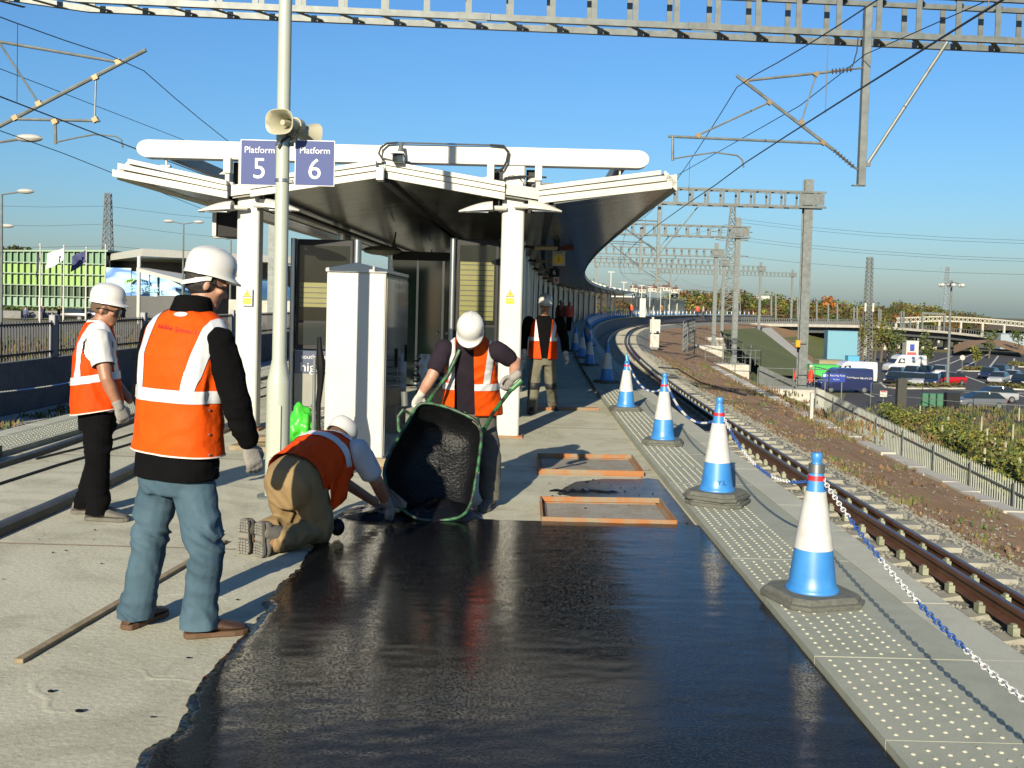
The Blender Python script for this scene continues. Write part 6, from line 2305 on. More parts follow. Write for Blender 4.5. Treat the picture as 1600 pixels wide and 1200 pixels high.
# ---------------------------------------------------------------- 3: man tipping the wheelbarrow
def barrow_man():
 t = thing('person', 'man in open orange vest bending over the handles of the green wheelbarrow', 'person', (-0.3, 8.3, 0))
 side = Vector((-1, 0.0, 0))                       # his right is to the viewer's left
 frn_p = Vector((0, -1, 0))
 frn_c = Vector((0, -0.85, -0.5)).normalized()
 pel, chest, neck = at(738, 645, 8.42), at(735, 572, 8.22), at(736, 524, 8.08)
 hr, hl = pel + side * 0.09, pel - side * 0.09
 kr, kl = at(704, 722, 8.30), at(766, 722, 8.22)
 ar, al = at(694, 782, 8.42), at(765, 782, 8.10)
 sr, sl = at(694, 545, 8.10), at(777, 548, 8.10)
 er, wr_ = at(674, 590, 8.02), at(658, 616, 8.03)
 el, wl_ = at(806, 566, 8.16), at(802, 590, 8.0)
 hfr = rot_frame((-0.05, -0.62, -0.78), (0, -0.7, 0.55))
 hc = at(735, 522, 7.98)
 b_ = MB()
 head_pieces(b_, hc, hfr)
 limb(b_, [neck, hc - hfr[2] * 0.06], [0.066, 0.06])
 oval(b_, torso_rings(pel, chest, neck, side, side, frn_p, frn_c, [(-0.15, 0.12, 0.09, 1), (0, 0.15, 0.11, 1), (0.5, 0.14, 0.10, 1), (1, 0.17, 0.115, 1), (1.6, 0.15, 0.09, 1), (2.0, 0.07, 0.06, 1)]))
 limb(b_, [sr, sr.lerp(er, 0.6), er, er.lerp(wr_, 0.4), wr_], [0.060, 0.054, 0.046, 0.046, 0.031])
 limb(b_, [sl, sl.lerp(el, 0.6), el, el.lerp(wl_, 0.4), wl_], [0.060, 0.054, 0.046, 0.046, 0.031])
 for h_, k_, a_ in ((hr, kr, ar), (hl, kl, al)):
  limb(b_, [h_, k_, a_], [0.085, 0.06, 0.045])
 hur, hul = (er - wr_).normalized(), (el - wl_).normalized()
 fR = rot_frame(Vector((0.5, -0.6, -0.3)), hur)
 fL = rot_frame(Vector((0.2, -0.8, -0.3)), hul)
 hand_pieces(b_, wr_, fR, 1.0, -1)
 hand_pieces(b_, wl_, fL, 1.15, 1)
 flesh('body', b_, 0.008, [M_SKIN], t, 2)
 b_ = MB()
 oval(b_, [(pel + Vector((0, 0, 0.12)), side * 0.17, frn_p * 0.13, 0.9), (pel, side * 0.18, frn_p * 0.14, 0.9), (pel + Vector((0, 0, -0.1)), side * 0.17, frn_p * 0.13, 0.9)])
 for h_, k_, a_ in ((hr, kr, ar), (hl, kl, al)):
  limb(b_, [h_, h_.lerp(k_, 0.5), k_, k_.lerp(a_, 0.5), a_], [0.105, 0.096, 0.088, 0.082, 0.078])
 tr_ = flesh('trousers', b_, 0.012, [M_GREYTR], t, 3, 0.018, (5, 5, 10), 14, 0.002, lambda z: 0.4 + math.exp(-((z - 0.12) / 0.1) ** 2) + 0.8 * math.exp(-((z - 0.45) / 0.12) ** 2), 0.4)
 cut_keep(tr_, [((0, 0, 0.07), (0, 0, 1))], lambda c, n: c.z > 0.07)
 shoe(t, al + Vector((0, -0.0, 0)), (-0.25, -0.97, 0), M_BOOT, M_BOOT, 0.29, 0.11)
 shoe(t, ar, (0.1, -1, 0), M_BOOT, M_BOOT, 0.29, 0.11)
 b_ = MB()
 oval(b_, torso_rings(pel, chest, neck, side, side, frn_p, frn_c, [(0.0, 0.18, 0.14, 0.9), (0.5, 0.175, 0.13, 0.9), (1, 0.18, 0.135, 0.9), (1.55, 0.17, 0.10, 1), (1.85, 0.11, 0.085, 1), (2.05, 0.075, 0.07, 1)]))
 limb(b_, [sr, sr.lerp(er, 0.62)], [0.08, 0.072])
 limb(b_, [sl, sl.lerp(el, 0.62)], [0.08, 0.072])
 flesh('t_shirt', b_, 0.010, [M_NAVYTEE], t, 3, 0.006, (8, 8, 6), 9)
 b_ = MB()
 oval(b_, torso_rings(pel, chest, neck, side, side, frn_p, frn_c, [(-0.02, 0.255, 0.185, 0.85), (0.2, 0.245, 0.18, 0.85), (0.6, 0.222, 0.165, 0.88), (1.0, 0.205, 0.155, 0.9), (1.4, 0.205, 0.14, 0.9), (1.65, 0.185, 0.12, 0.95), (1.85, 0.13, 0.10, 1), (2.0, 0.09, 0.085, 1)]), 32)
 v = flesh('vest', b_, 0.010, [M_ORANGE2], t, 3, 0.011, (7, 7, 5), 41, 0.003)
 ax = (chest - pel).normalized()
 # open front: a strip down the middle shows the shirt
 xa, xb = -0.105, 0.035                           # world x from the chest line
 n1, n2 = Vector((1, 0, -0.02)).normalized(), Vector((1, 0, 0.03)).normalized()
 c1, c2 = chest + Vector((xa - 0.01, 0, 0)), chest + Vector((xb, 0, 0))
 zh = at(740, 652, 8.2).z
 cut_keep(v, [(c1, n1), (c2, n2), ((0, 0, zh), (0, 0, 1))], lambda c, n: c.z > zh and not ((c - c1).dot(n1) > 0 and (c - c2).dot(n2) < 0 and n.y < 0.15))
 zb = at(735, 605, 8.1).z
 p0 = Vector((pel.x, pel.y, zb - 0.03))
 nb = Vector((0, 0.0, 1))
 stripe(v, 'waist_tape', M_TAPE, [(p0, nb), (p0 + nb * 0.055, nb)], lambda c, n: 0 <= (c - p0).dot(nb) <= 0.055, t)
 for x0 in (-0.165, 0.105):
  nn = Vector((1, 0, 0.02 if x0 < 0 else -0.12)).normalized()
  q0 = Vector((chest.x + x0, chest.y, zb))
  stripe(v, 'brace_tape', M_TAPE, [(q0, nn), (q0 + nn * 0.052, nn), (p0 + nb * 0.056, nb)], lambda c, n, q0=q0, nn=nn: 0 <= (c - q0).dot(nn) <= 0.052 and c.z > p0.z + 0.056, t, 0.0045)
 helmet(t, hc + hfr[2] * 0.050, rot_frame((-0.05, -0.70, -0.70), (0, -0.7, 0.6)), 1.06)
 for w_, f_, s_, m_ in ((wr_, fR, -1, M_GLOVEP), (wl_, fL, 1, M_GLOVE)):
  b_ = MB()
  hand_pieces(b_, w_, f_, 1.0 if s_ < 0 else 1.15, s_, 0.005)
  limb(b_, [w_ + f_[2] * 0.04, w_], [0.036, 0.034])
  flesh('glove', b_, 0.007, [m_], t, 1)
 return t


barrow_man()


# ---------------------------------------------------------------- 4: man kneeling
def kneeling_man():
 t = thing('person', 'man in orange vest and khaki trousers kneeling to spread asphalt by hand', 'person', (-1.3, 6.6, 0))
 pel, chest, neck = at(462, 748, 6.72), at(507, 708, 7.0), at(537, 694, 7.18)
 fwd = (neck - pel).normalized()
 side = Vector((0.87, -0.45, -0.02)).normalized()       # his right
 dwn = fwd.cross(side).normalized()
 if dwn.z > 0:
  dwn = -dwn
 hl, hr = pel - side * 0.095, pel + side * 0.09
 kl, kr = Vector((-1.48, 6.88, 0.085)), Vector((-1.235, 6.74, 0.085))
 al, ar = at(392, 842, 6.50), at(420, 850, 6.42)
 al.z = ar.z = 0.085
 sl, sr = at(508, 694, 7.22), at(558, 704, 6.98)
 er, wr_ = at(588, 752, 7.05), at(605, 788, 7.25)
 el, wl_ = sl + Vector((0.05, 0.10, -0.24)), Vector((-0.98, 7.5, 0.14))
 hfr = rot_frame((0.30, 0.62, -0.72), (0.3, 0.6, 0.75))
 hc = at(528, 688, 7.30)
 b_ = MB()
 head_pieces(b_, hc, hfr)
 limb(b_, [neck, hc - hfr[2] * 0.05], [0.068, 0.06])
 oval(b_, torso_rings(pel, chest, neck, side, side, dwn, dwn, [(-0.1, 0.14, 0.12, 1), (0.5, 0.15, 0.11, 1), (1, 0.17, 0.115, 1), (1.6, 0.15, 0.09, 1), (2.0, 0.08, 0.07, 1)]))
 limb(b_, [sr, sr.lerp(er, 0.6), er, er.lerp(wr_, 0.35), wr_], [0.062, 0.056, 0.048, 0.047, 0.033])
 limb(b_, [sl, el, wl_], [0.060, 0.047, 0.033])
 limb(b_, [hl, kl, al], [0.095, 0.065, 0.05])
 limb(b_, [hr, kr, ar], [0.095, 0.065, 0.05])
 hu = (er - wr_).normalized()
 fR = rot_frame(Vector((-0.7, 0.2, -0.2)), hu)
 hand_pieces(b_, wr_, fR, 0.5, -1)
 flesh('body', b_, 0.008, [M_SKIN2], t, 2)
 # trousers
 b_ = MB()
 oval(b_, [(pel.lerp(chest, 0.30), side * 0.175, dwn * 0.135, 0.9), (pel, side * 0.20, dwn * 0.165, 0.9), (pel - fwd * 0.10 + Vector((0, 0, -0.03)), side * 0.185, dwn * 0.15, 0.9), (pel - fwd * 0.15 + Vector((0, 0, -0.05)), side * 0.12, dwn * 0.10, 1)])
 for h_, k_, a_ in ((hl, kl, al), (hr, kr, ar)):
  limb(b_, [h_, h_.lerp(k_, 0.5) + Vector((0, 0, 0.0)), k_ + Vector((0, 0, 0.03))], [0.125, 0.115, 0.095])
  limb(b_, [k_ + Vector((0, 0, 0.01)), k_.lerp(a_, 0.5) + Vector((0, 0, 0.015)), k_.lerp(a_, 0.86)], [0.085, 0.082, 0.075])
 tr_ = flesh('trousers', b_, 0.012, [M_KHAKI], t, 3, 0.020, (9, 9, 5), 17, 0.002, lambda z: 0.5 + math.exp(-((z - 0.12) / 0.12) ** 2), 0.3)
 cut_keep(tr_, [], lambda c, n: c.z > 0.001)
 # boots, toes down, cleated soles towards the camera
 for a_, k_ in ((al, kl), (ar, kr)):
  back = (a_ - k_)
  back.z = 0
  back.normalize()
  up = Vector((0, 0, 1))
  rt = Vector((-back.y, back.x, 0))
  c = a_ + back * 0.06
  heel, toe = c + up * 0.135 + back * 0.02, c - up * 0.085 + back * 0.015
  prof = [(0.135, 0.030, 0.055), (0.120, 0.038, 0.075), (0.08, 0.040, 0.085), (0.03, 0.041, 0.09), (-0.02, 0.046, 0.08), (-0.055, 0.047, 0.07), (-0.078, 0.040, 0.055)]
  bt = MB()
  rg_ = []
  for z, w, dp in prof:
   rg_.append([c + up * z - back * (dp * 0.5) + rt * (w * math.cos(q)) + back * (dp * 0.5 * math.sin(q)) for q in (2 * math.pi * j / 14 for j in range(14))])
  bo_ = bt.rings(rg_).build('boot', M_BOOT, t, sharp=60)
  limb(MB(), [c, c - back * 0.1], [0.05, 0.05])
  lg = MB()
  limb(lg, [c - back * 0.03 + up * 0.07, c - back * 0.16 + up * 0.03], [0.052, 0.058])
  lg.build('boot_shaft', M_BOOT, bo_, sharp=80)
  so = MB()
  ol = [(0.142, 0.016), (0.134, 0.032), (0.10, 0.040), (0.05, 0.038), (0.01, 0.041), (-0.03, 0.050), (-0.06, 0.049), (-0.082, 0.034), (-0.088, 0.012)]
  pl_ = [c + up * z + rt * w for z, w in ol] + [c + up * z - rt * w for z, w in reversed(ol)]
  so_o = so.prism([p - back * 0.002 for p in pl_], back * 0.016).build('sole', M_BOOT, bo_, smooth=False)
  # cleats: blocks standing off the sole
  def half(z):
   for (z0, w0), (z1, w1) in zip(ol[:-1], ol[1:]):
    if z0 >= z >= z1:
     return w0 + (w1 - w0) * (z0 - z) / (z0 - z1)
   return 0.02
  cl = MB()
  for zi in range(12):
   z = 0.125 - zi * 0.0178
   if 0.018 < z < 0.055:
    continue
   w = half(z)
   for kx, (f0, f1) in enumerate(((-0.97, -0.52), (-0.42, -0.05), (0.05, 0.42), (0.52, 0.97))):
    x0, x1 = f0 * w, f1 * w
    sl_ = 0.004 * (1 if kx in (1, 2) else -1)
    p = [c + up * (z - 0.0065 + sl_) + rt * x0, c + up * (z - 0.0065 - sl_ * 0) + rt * x1, c + up * (z + 0.0065) + rt * x1, c + up * (z + 0.0065 + sl_ * 0.5) + rt * x0]
    cl.prism([q + back * 0.0145 for q in p], back * 0.008)
  cl.prism([c + up * 0.052 + rt * -0.036 + back * 0.0145, c + up * 0.052 + rt * 0.036 + back * 0.0145, c + up * 0.022 + rt * 0.038 + back * 0.0145, c + up * 0.022 + rt * -0.038 + back * 0.0145], back * 0.003)
  tag(cl.build('tread', M_TREAD, bo_, smooth=False), kind='stuff')
 # knee pads
 b_ = MB()
 b_.ball(Vector((-1.14, 6.83, 0.10)), (0.05, 0.05, 0.06), 10, 6)
 b_.build('knee_pad', M_BLACKPL, t)
 # grey T-shirt
 b_ = MB()
 oval(b_, torso_rings(pel, chest, neck, side, side, dwn, dwn, [(0.1, 0.175, 0.14, 0.9), (0.5, 0.175, 0.135, 0.9), (1, 0.185, 0.135, 0.9), (1.55, 0.17, 0.10, 1), (1.85, 0.115, 0.09, 1), (2.05, 0.08, 0.075, 1)]))
 limb(b_, [sr, sr.lerp(er, 0.35), sr.lerp(er, 0.68)], [0.088, 0.085, 0.080])
 limb(b_, [sl, sl.lerp(el, 0.65)], [0.085, 0.075])
 sh = flesh('t_shirt', b_, 0.010, [M_TEEGREY], t, 3, 0.007, (8, 8, 7), 6)
 d = (er - sr).normalized()
 cp = sr + d * 0.235
 cut_keep(sh, [(cp, d)], lambda c, n: (c - cp).dot(d) < 0 or (c - cp).length > 0.15)
 # vest hanging off the back
 b_ = MB()
 oval(b_, torso_rings(pel, chest, neck, side, side, dwn, dwn, [(-0.12, 0.228, 0.185, 0.9), (0.35, 0.222, 0.18, 0.88), (0.7, 0.222, 0.175, 0.9), (1.0, 0.225, 0.165, 0.9), (1.4, 0.222, 0.142, 0.92), (1.7, 0.19, 0.12, 1), (1.9, 0.12, 0.10, 1), (2.0, 0.09, 0.085, 1)]), 32)
 # the loose right flap hanging down
 fl = [pel.lerp(chest, 0.25) + side * 0.20, pel.lerp(chest, 0.8) + side * 0.205, chest.lerp(neck, 0.35) + side * 0.19]
 v = flesh('vest', b_, 0.010, [M_ORANGE], t, 3, 0.012, (8, 8, 7), 51, 0.003)
 h0 = pel.lerp(chest, 0.0)
 cut_keep(v, [(h0, fwd)], lambda c, n: (c - h0).dot(fwd) > 0)
 w_ = MB()
 rows_ = []
 for i in range(9):
  u = i / 8
  top = fl[0].lerp(fl[1], u * 1.3) if u < 0.77 else fl[1].lerp(fl[2], (u - 0.77) / 0.23)
  ln = 0.28 * (1 - 0.45 * u)
  rows_.append([top + Vector((0.012 + 0.03 * math.sin(k * 0.6 + i * 0.9) * k / 7 + 0.02 * k / 7, 0.02 * math.cos(i * 1.3 + k), -ln * k / 7)) for k in range(8)])
 w_.rings(rows_, cap=False, close=False)
 fo = w_.build('vest_flap', M_ORANGE, t, sharp=80)
 so_ = fo.modifiers.new('thick', 'SOLIDIFY')
 so_.thickness = 0.006
 b0 = chest.lerp(neck, 0.30)
 stripe(v, 'chest_tape', M_TAPE, [(b0, fwd), (b0 + fwd * 0.055, fwd)], lambda c, n: 0 <= (c - b0).dot(fwd) <= 0.055 and (c - b0).dot(side) > -0.02, t, 0.006)
 q0 = pel + side * 0.10
 stripe(v, 'brace_tape', M_TAPE, [(q0, side), (q0 + side * 0.05, side), (b0 + fwd * 0.051, fwd)], lambda c, n: 0 <= (c - q0).dot(side) <= 0.05 and (c - b0).dot(fwd) > 0.051, t, 0.0045)
 b1 = pel.lerp(chest, 0.80)
 stripe(v, 'back_tape', M_TAPE, [(b1, fwd), (b1 + fwd * 0.055, fwd)], lambda c, n: 0 <= (c - b1).dot(fwd) <= 0.055, t, 0.006)
 helmet(t, hc + hfr[2] * 0.048, hfr, 1.04)
 b_ = MB()
 blob(b_, hc - hfr[1] * 0.016 + hfr[2] * 0.01, hfr, (0.081, 0.095, 0.088))
 hair = flesh('hair', b_, 0.008, [M_HAIR2], t, 1)
 ff = hfr[1]
 cut_keep(hair, [(hc + ff * 0.02, ff)], lambda c, n: (c - hc).dot(ff) < 0.02)
 b_ = MB()
 hand_pieces(b_, wr_, fR, 0.5, -1, 0.005)
 limb(b_, [wr_ + hu * 0.05, wr_], [0.042, 0.038])
 flesh('glove', b_, 0.007, [M_GLOVE], t, 1)
 # asphalt float in his hand: steel blade with a handle
 tr2 = thing('hand_float', 'pale hand float pressed into the asphalt under the kneeling worker\'s hand', 'trowel', (-0.78, 7.42, 0.12))
 q = at(628, 790, 7.5)
 MB().prism([at(602, 762, 7.5), at(612, 766, 7.48), at(636, 786, 7.46), at(634, 794, 7.46), at(612, 790, 7.48)], (0.0, 0.02, 0.0)).build('blade', M_GALV, tr2, smooth=False)
 MB().tube([at(608, 795, 7.3), at(622, 798, 7.36)], 0.016, 8).build('handle', M_WOOD, tr2)
 return t


kneeling_man()


# ---------------------------------------------------------------- 5: man walking towards us
def walking_man():
 t = thing('person', 'man in open orange vest and dark clothes walking towards the camera under the canopy edge', 'person', (0.47, 15.3, 0))
 Yw = 15.3
 side = Vector((-1, 0, 0))
 frn = Vector((0, -1, 0))
 pel, chest, neck = at(848, 560, Yw), at(849, 517, Yw), at(850, 495, Yw)
 hr, hl = pel + side * 0.09, pel - side * 0.09
 kr, kl = at(834, 603, 15.1), at(861, 602, 15.4)
 ar, al = at(831, 641, 15.05), at(864, 632, 15.65)
 sr, sl = at(826, 502, Yw), at(874, 502, Yw)
 er, wr_ = at(818, 528, 15.3), at(818, 549, 15.15)
 el, wl_ = at(882, 530, 15.3), at(884, 552, 15.15)
 hfr = rot_frame((0.08, -0.98, -0.18))
 hc = at(852, 478, 15.25)
 b_ = MB()
 head_pieces(b_, hc, hfr)
 limb(b_, [neck - Vector((0, 0, 0.05)), hc + Vector((0, 0.02, -0.07))], [0.066, 0.058])
 oval(b_, torso_rings(pel, chest, neck, side, side, frn, frn, [(-0.15, 0.12, 0.09, 1), (0, 0.15, 0.11, 1), (0.5, 0.14, 0.10, 1), (1, 0.17, 0.115, 1), (1.6, 0.15, 0.09, 1), (2.0, 0.07, 0.06, 1)]))
 for a, e, w in ((sr, er, wr_), (sl, el, wl_)):
  limb(b_, [a, e, w], [0.055, 0.045, 0.032])
 for h_, k_, a_ in ((hr, kr, ar), (hl, kl, al)):
  limb(b_, [h_, k_, a_], [0.085, 0.06, 0.045])
 frs = []
 for e, w, sg in ((er, wr_, -1), (el, wl_, 1)):
  hu = (e - w).normalized()
  fm = rot_frame(Vector((-sg * 0.8, -0.3, 0)), hu)
  frs.append((w, fm, sg))
  hand_pieces(b_, w - hu * 0.03, fm, 0.4, 1 if sg < 0 else -1)
 flesh('body', b_, 0.009, [M_SKIN2], t, 2)
 eyes(t, hc, hfr)
 b_ = MB()
 oval(b_, [(pel + Vector((0, 0, 0.1)), side * 0.165, frn * 0.12, 0.9), (pel, side * 0.175, frn * 0.13, 0.9), (pel + Vector((0, 0, -0.1)), side * 0.17, frn * 0.125, 0.9)])
 for h_, k_, a_ in ((hr, kr, ar), (hl, kl, al)):
  limb(b_, [h_, h_.lerp(k_, 0.5), k_, k_.lerp(a_, 0.5), a_], [0.105, 0.096, 0.088, 0.082, 0.078])
 flesh('trousers', b_, 0.014, [M_OLIVETR], t, 3, 0.012, (7, 7, 6), 24, 0.003)
 for k_ in (kr, kl):
  b_ = MB()
  oval(b_, [(k_ + Vector((0, -0.0, -0.05)), side * 0.088, frn * 0.095, 1), (k_ + Vector((0, -0.01, 0.0)), side * 0.096, frn * 0.105, 1), (k_ + Vector((0, 0, 0.05)), side * 0.09, frn * 0.095, 1)], 16)
  b_.build('knee_pad', M_DARK, t, sharp=60)
 shoe(t, ar, (-0.1, -1, 0), M_BROWNSHOE, M_DARK, 0.29, 0.14)
 shoe(t, al, (0.2, -1, 0), M_BROWNSHOE, M_DARK, 0.29, 0.14)
 b_ = MB()
 oval(b_, torso_rings(pel, chest, neck, side, side, frn, frn, [(0.0, 0.185, 0.14, 0.9), (0.5, 0.18, 0.13, 0.9), (1, 0.185, 0.135, 0.9), (1.55, 0.175, 0.10, 1), (1.85, 0.12, 0.09, 1), (2.1, 0.085, 0.08, 1)]))
 for a, e, w in ((sr, er, wr_), (sl, el, wl_)):
  limb(b_, [a, a.lerp(e, 0.5), e, w.lerp(e, 0.25)], [0.085, 0.078, 0.068, 0.060])
 flesh('jacket', b_, 0.013, [M_BLACKCL], t, 3, 0.008, (8, 8, 7), 19)
 b_ = MB()
 oval(b_, torso_rings(pel, chest, neck, side, side, frn, frn, [(0.0, 0.225, 0.175, 0.85), (0.2, 0.22, 0.17, 0.85), (0.6, 0.21, 0.16, 0.88), (1.0, 0.20, 0.155, 0.9), (1.4, 0.20, 0.135, 0.9), (1.65, 0.18, 0.12, 0.95), (1.85, 0.13, 0.10, 1), (2.0, 0.09, 0.085, 1)]), 32)
 v = flesh('vest', b_, 0.011, [M_ORANGE], t, 3, 0.007, (6, 6, 4.5), 61, 0.0015)
 n1, n2 = Vector((1, 0, 0.16)).normalized(), Vector((1, 0, -0.10)).normalized()
 c1, c2 = chest + Vector((-0.07, 0, -0.1)), chest + Vector((0.10, 0, -0.1))
 cut_keep(v, [(c1, n1), (c2, n2)], lambda c, n: not ((c - c1).dot(n1) > 0 and (c - c2).dot(n2) < 0 and n.y < 0.2) and c.z > pel.z + 0.01 * math.sin(c.x * 9))
 zb = at(848, 530, 15.2).z
 p0 = Vector((pel.x, pel.y, zb - 0.025))
 nb = Vector((0, 0, 1))
 stripe(v, 'waist_tape', M_TAPE, [(p0, nb), (p0 + nb * 0.055, nb)], lambda c, n: 0 <= (c - p0).dot(nb) <= 0.055, t)
 for x0, sl_ in ((-0.135, 0.06), (0.105, 0.16)):
  nn = Vector((1, 0, -sl_)).normalized()
  q0 = Vector((chest.x + x0, chest.y, zb))
  stripe(v, 'brace_tape', M_TAPE, [(q0, nn), (q0 + nn * 0.055, nn), (p0 + nb * 0.056, nb)], lambda c, n, q0=q0, nn=nn: 0 <= (c - q0).dot(nn) <= 0.055 and c.z > p0.z + 0.056, t, 0.0045)
 helmet(t, hc + hfr[2] * 0.055, hfr, 1.03)
 for w, fm, sg in frs:
  b_ = MB()
  hu = fm[2]
  hand_pieces(b_, w - hu * 0.03, fm, 0.4, 1 if sg < 0 else -1, 0.006)
  limb(b_, [w + hu * 0.02, w - hu * 0.03], [0.04, 0.036])
  flesh('glove', b_, 0.009, [M_GLOVEP], t, 1)
 return t


walking_man()


# ---------------------------------------------------------------- small far figures
def far_person(loc, rz, label, top, legs, hat=None, group='people in the distance', hgt=1.75, skin=M_SKIN, stride=0.08):
 """one continuous small figure: clothes as children"""
 t = thing('person', label, 'person', loc, group)
 x0, y0, z0 = loc
 c_, s_ = math.cos(rz), math.sin(rz)
 k = hgt / 1.75

 def W(x, y, z):
  return Vector((x0 + (x * c_ - y * s_) * k, y0 + (x * s_ + y * c_) * k, z0 + z * k))
 b_ = MB()
 limb(b_, [W(0, 0, 1.46), W(0, 0.01, 1.55)], [0.06, 0.055], 10)
 b_.ball(W(0, 0.02, 1.63), 0.1 * k, 10, 8)
 limb(b_, [W(0, 0, 0.95), W(0, 0, 1.4)], [0.13, 0.14], 10)
 for sg in (-1, 1):
  limb(b_, [W(sg * 0.2, 0, 1.4), W(sg * 0.25, 0.02, 1.13), W(sg * 0.26, 0.08, 0.86), W(sg * 0.26, 0.1, 0.78)], [0.05, 0.045, 0.035, 0.04], 8)
  limb(b_, [W(sg * 0.09, 0, 0.9), W(sg * 0.10, sg * stride + 0.03, 0.48), W(sg * 0.10, sg * stride * 1.6, 0.08), W(sg * 0.1, sg * stride * 1.6 + 0.12, 0.04)], [0.08, 0.06, 0.045, 0.04], 8)
 flesh('body', b_, 0.025, [skin], t, 2)
 b_ = MB()
 oval(b_, [(W(0, 0, 0.82), W(0.2, 0, 0) - W(0, 0, 0), W(0, 0.14, 0) - W(0, 0, 0), 0.9), (W(0, 0, 1.1), W(0.19, 0, 0) - W(0, 0, 0), W(0, 0.14, 0) - W(0, 0, 0), 0.9), (W(0, 0, 1.4), W(0.2, 0, 0) - W(0, 0, 0), W(0, 0.12, 0) - W(0, 0, 0), 0.9), (W(0, 0, 1.5), W(0.09, 0, 0) - W(0, 0, 0), W(0, 0.08, 0) - W(0, 0, 0), 1)], 16)
 for sg in (-1, 1):
  limb(b_, [W(sg * 0.2, 0, 1.4), W(sg * 0.25, 0.02, 1.13), W(sg * 0.26, 0.07, 0.92)], [0.075, 0.065, 0.055], 8)
 flesh('jacket', b_, 0.025, [top], t, 2)
 b_ = MB()
 oval(b_, [(W(0, 0, 0.95), W(0.16, 0, 0) - W(0, 0, 0), W(0, 0.12, 0) - W(0, 0, 0), 0.9), (W(0, 0, 0.82), W(0.17, 0, 0) - W(0, 0, 0), W(0, 0.12, 0) - W(0, 0, 0), 0.9)], 12)
 for sg in (-1, 1):
  limb(b_, [W(sg * 0.09, 0, 0.86), W(sg * 0.10, sg * stride + 0.03, 0.48), W(sg * 0.10, sg * stride * 1.6, 0.12)], [0.1, 0.085, 0.075], 8)
 flesh('trousers', b_, 0.025, [legs], t, 2)
 hb = MB()
 hb.ball(W(0, -0.005, 1.68), (0.115 * k, 0.115 * k, 0.085 * k), 10, 6)
 hb.build('hat' if hat else 'hair', hat or M_HAIR, t)
 return t


M_NAVYCL = mat('navy_cloth', (0.02, 0.03, 0.07), 0.85, var=0.2)
M_REDCL = mat('orange_red_cloth', (0.75, 0.06, 0.02), 0.7, var=0.15)
o_ = onz(888, 527)
far_person((3.15, 57.0, 0), 0.3, 'worker in red-orange jacket and helmet walking away in the canopy shade', M_REDCL, M_BLACKCL, M_HELMET, 'workers further along the platform')
far_person((2.55, 54.0, 0), 2.8, 'worker in dark vest half hidden behind the walking man', mat('dark_red_cloth', (0.20, 0.03, 0.02), 0.8), M_BLACKCL, M_HELMET, 'workers further along the platform')


# ================================================================ foliage helpers
def leaf_cloud(centres, n_each, size, rng, flat=0.0):
 """many small leaf faces spread through crowns; centres: (centre, radii)"""
 vs_, fs = [], []
 for (c, r) in centres:
  for _ in range(n_each):
   while True:
    d = Vector((rng.uniform(-1, 1), rng.uniform(-1, 1), rng.uniform(-1, 1)))
    if 0.15 < d.length < 1:
     break
   d = d.normalized() * (0.45 + 0.6 * rng.random() ** 0.6)
   p = Vector((c[0] + d.x * r[0], c[1] + d.y * r[1], c[2] + d.z * r[2]))
   a = Vector((rng.gauss(0, 1), rng.gauss(0, 1), rng.gauss(0, 1))).normalized()
   b = a.cross(Vector((rng.gauss(0, 1), rng.gauss(0, 1), rng.gauss(0, 1)))).normalized()
   s_ = size * rng.uniform(0.6, 1.4)
   i = len(vs_)
   vs_ += [p - a * s_ - b * s_ * 0.5, p + a * s_ * 0.2 - b * s_ * 0.7, p + a * s_, p + b * s_ * 0.7]
   fs.append((i, i + 1, i + 2, i + 3))
 return vs_, fs


def leaf_obj(name, vs_, fs, mats, parent=None, loc=None, mix=None):
 me = bpy.data.meshes.new(name)
 off = Vector(parent.location) if parent is not None else Vector((0, 0, 0))
 me.from_pydata([tuple(v - off) for v in vs_], [], fs)
 for q in mats:
  me.materials.append(q)
 if len(mats) > 1:
  rr = random.Random(len(fs))
  me.polygons.foreach_set('material_index', [rr.randrange(len(mats)) for _ in fs] if mix is None else mix)
 o = bpy.data.objects.new(name, me)
 COL.objects.link(o)
 if parent is not None:
  o.parent = parent
 return o


def leafmat(name, col, var=0.35):
 m_ = mat(name, col, 0.8, var=var, vs_=0.6, world_=True, spec=0.2)
 return m_


L_DK = leafmat('leaf_dark_green', (0.050, 0.075, 0.020))
L_MD = leafmat('leaf_mid_green', (0.105, 0.135, 0.030))
L_YE = leafmat('leaf_yellow_green', (0.21, 0.20, 0.040))
L_BR = leafmat('leaf_autumn_brown', (0.105, 0.068, 0.028))
L_RU = leafmat('leaf_rust', (0.16, 0.075, 0.020))
M_BARK = mat('bark', (0.10, 0.08, 0.06), 0.9, var=0.3, vs_=8, bump=0.4, bs=30)


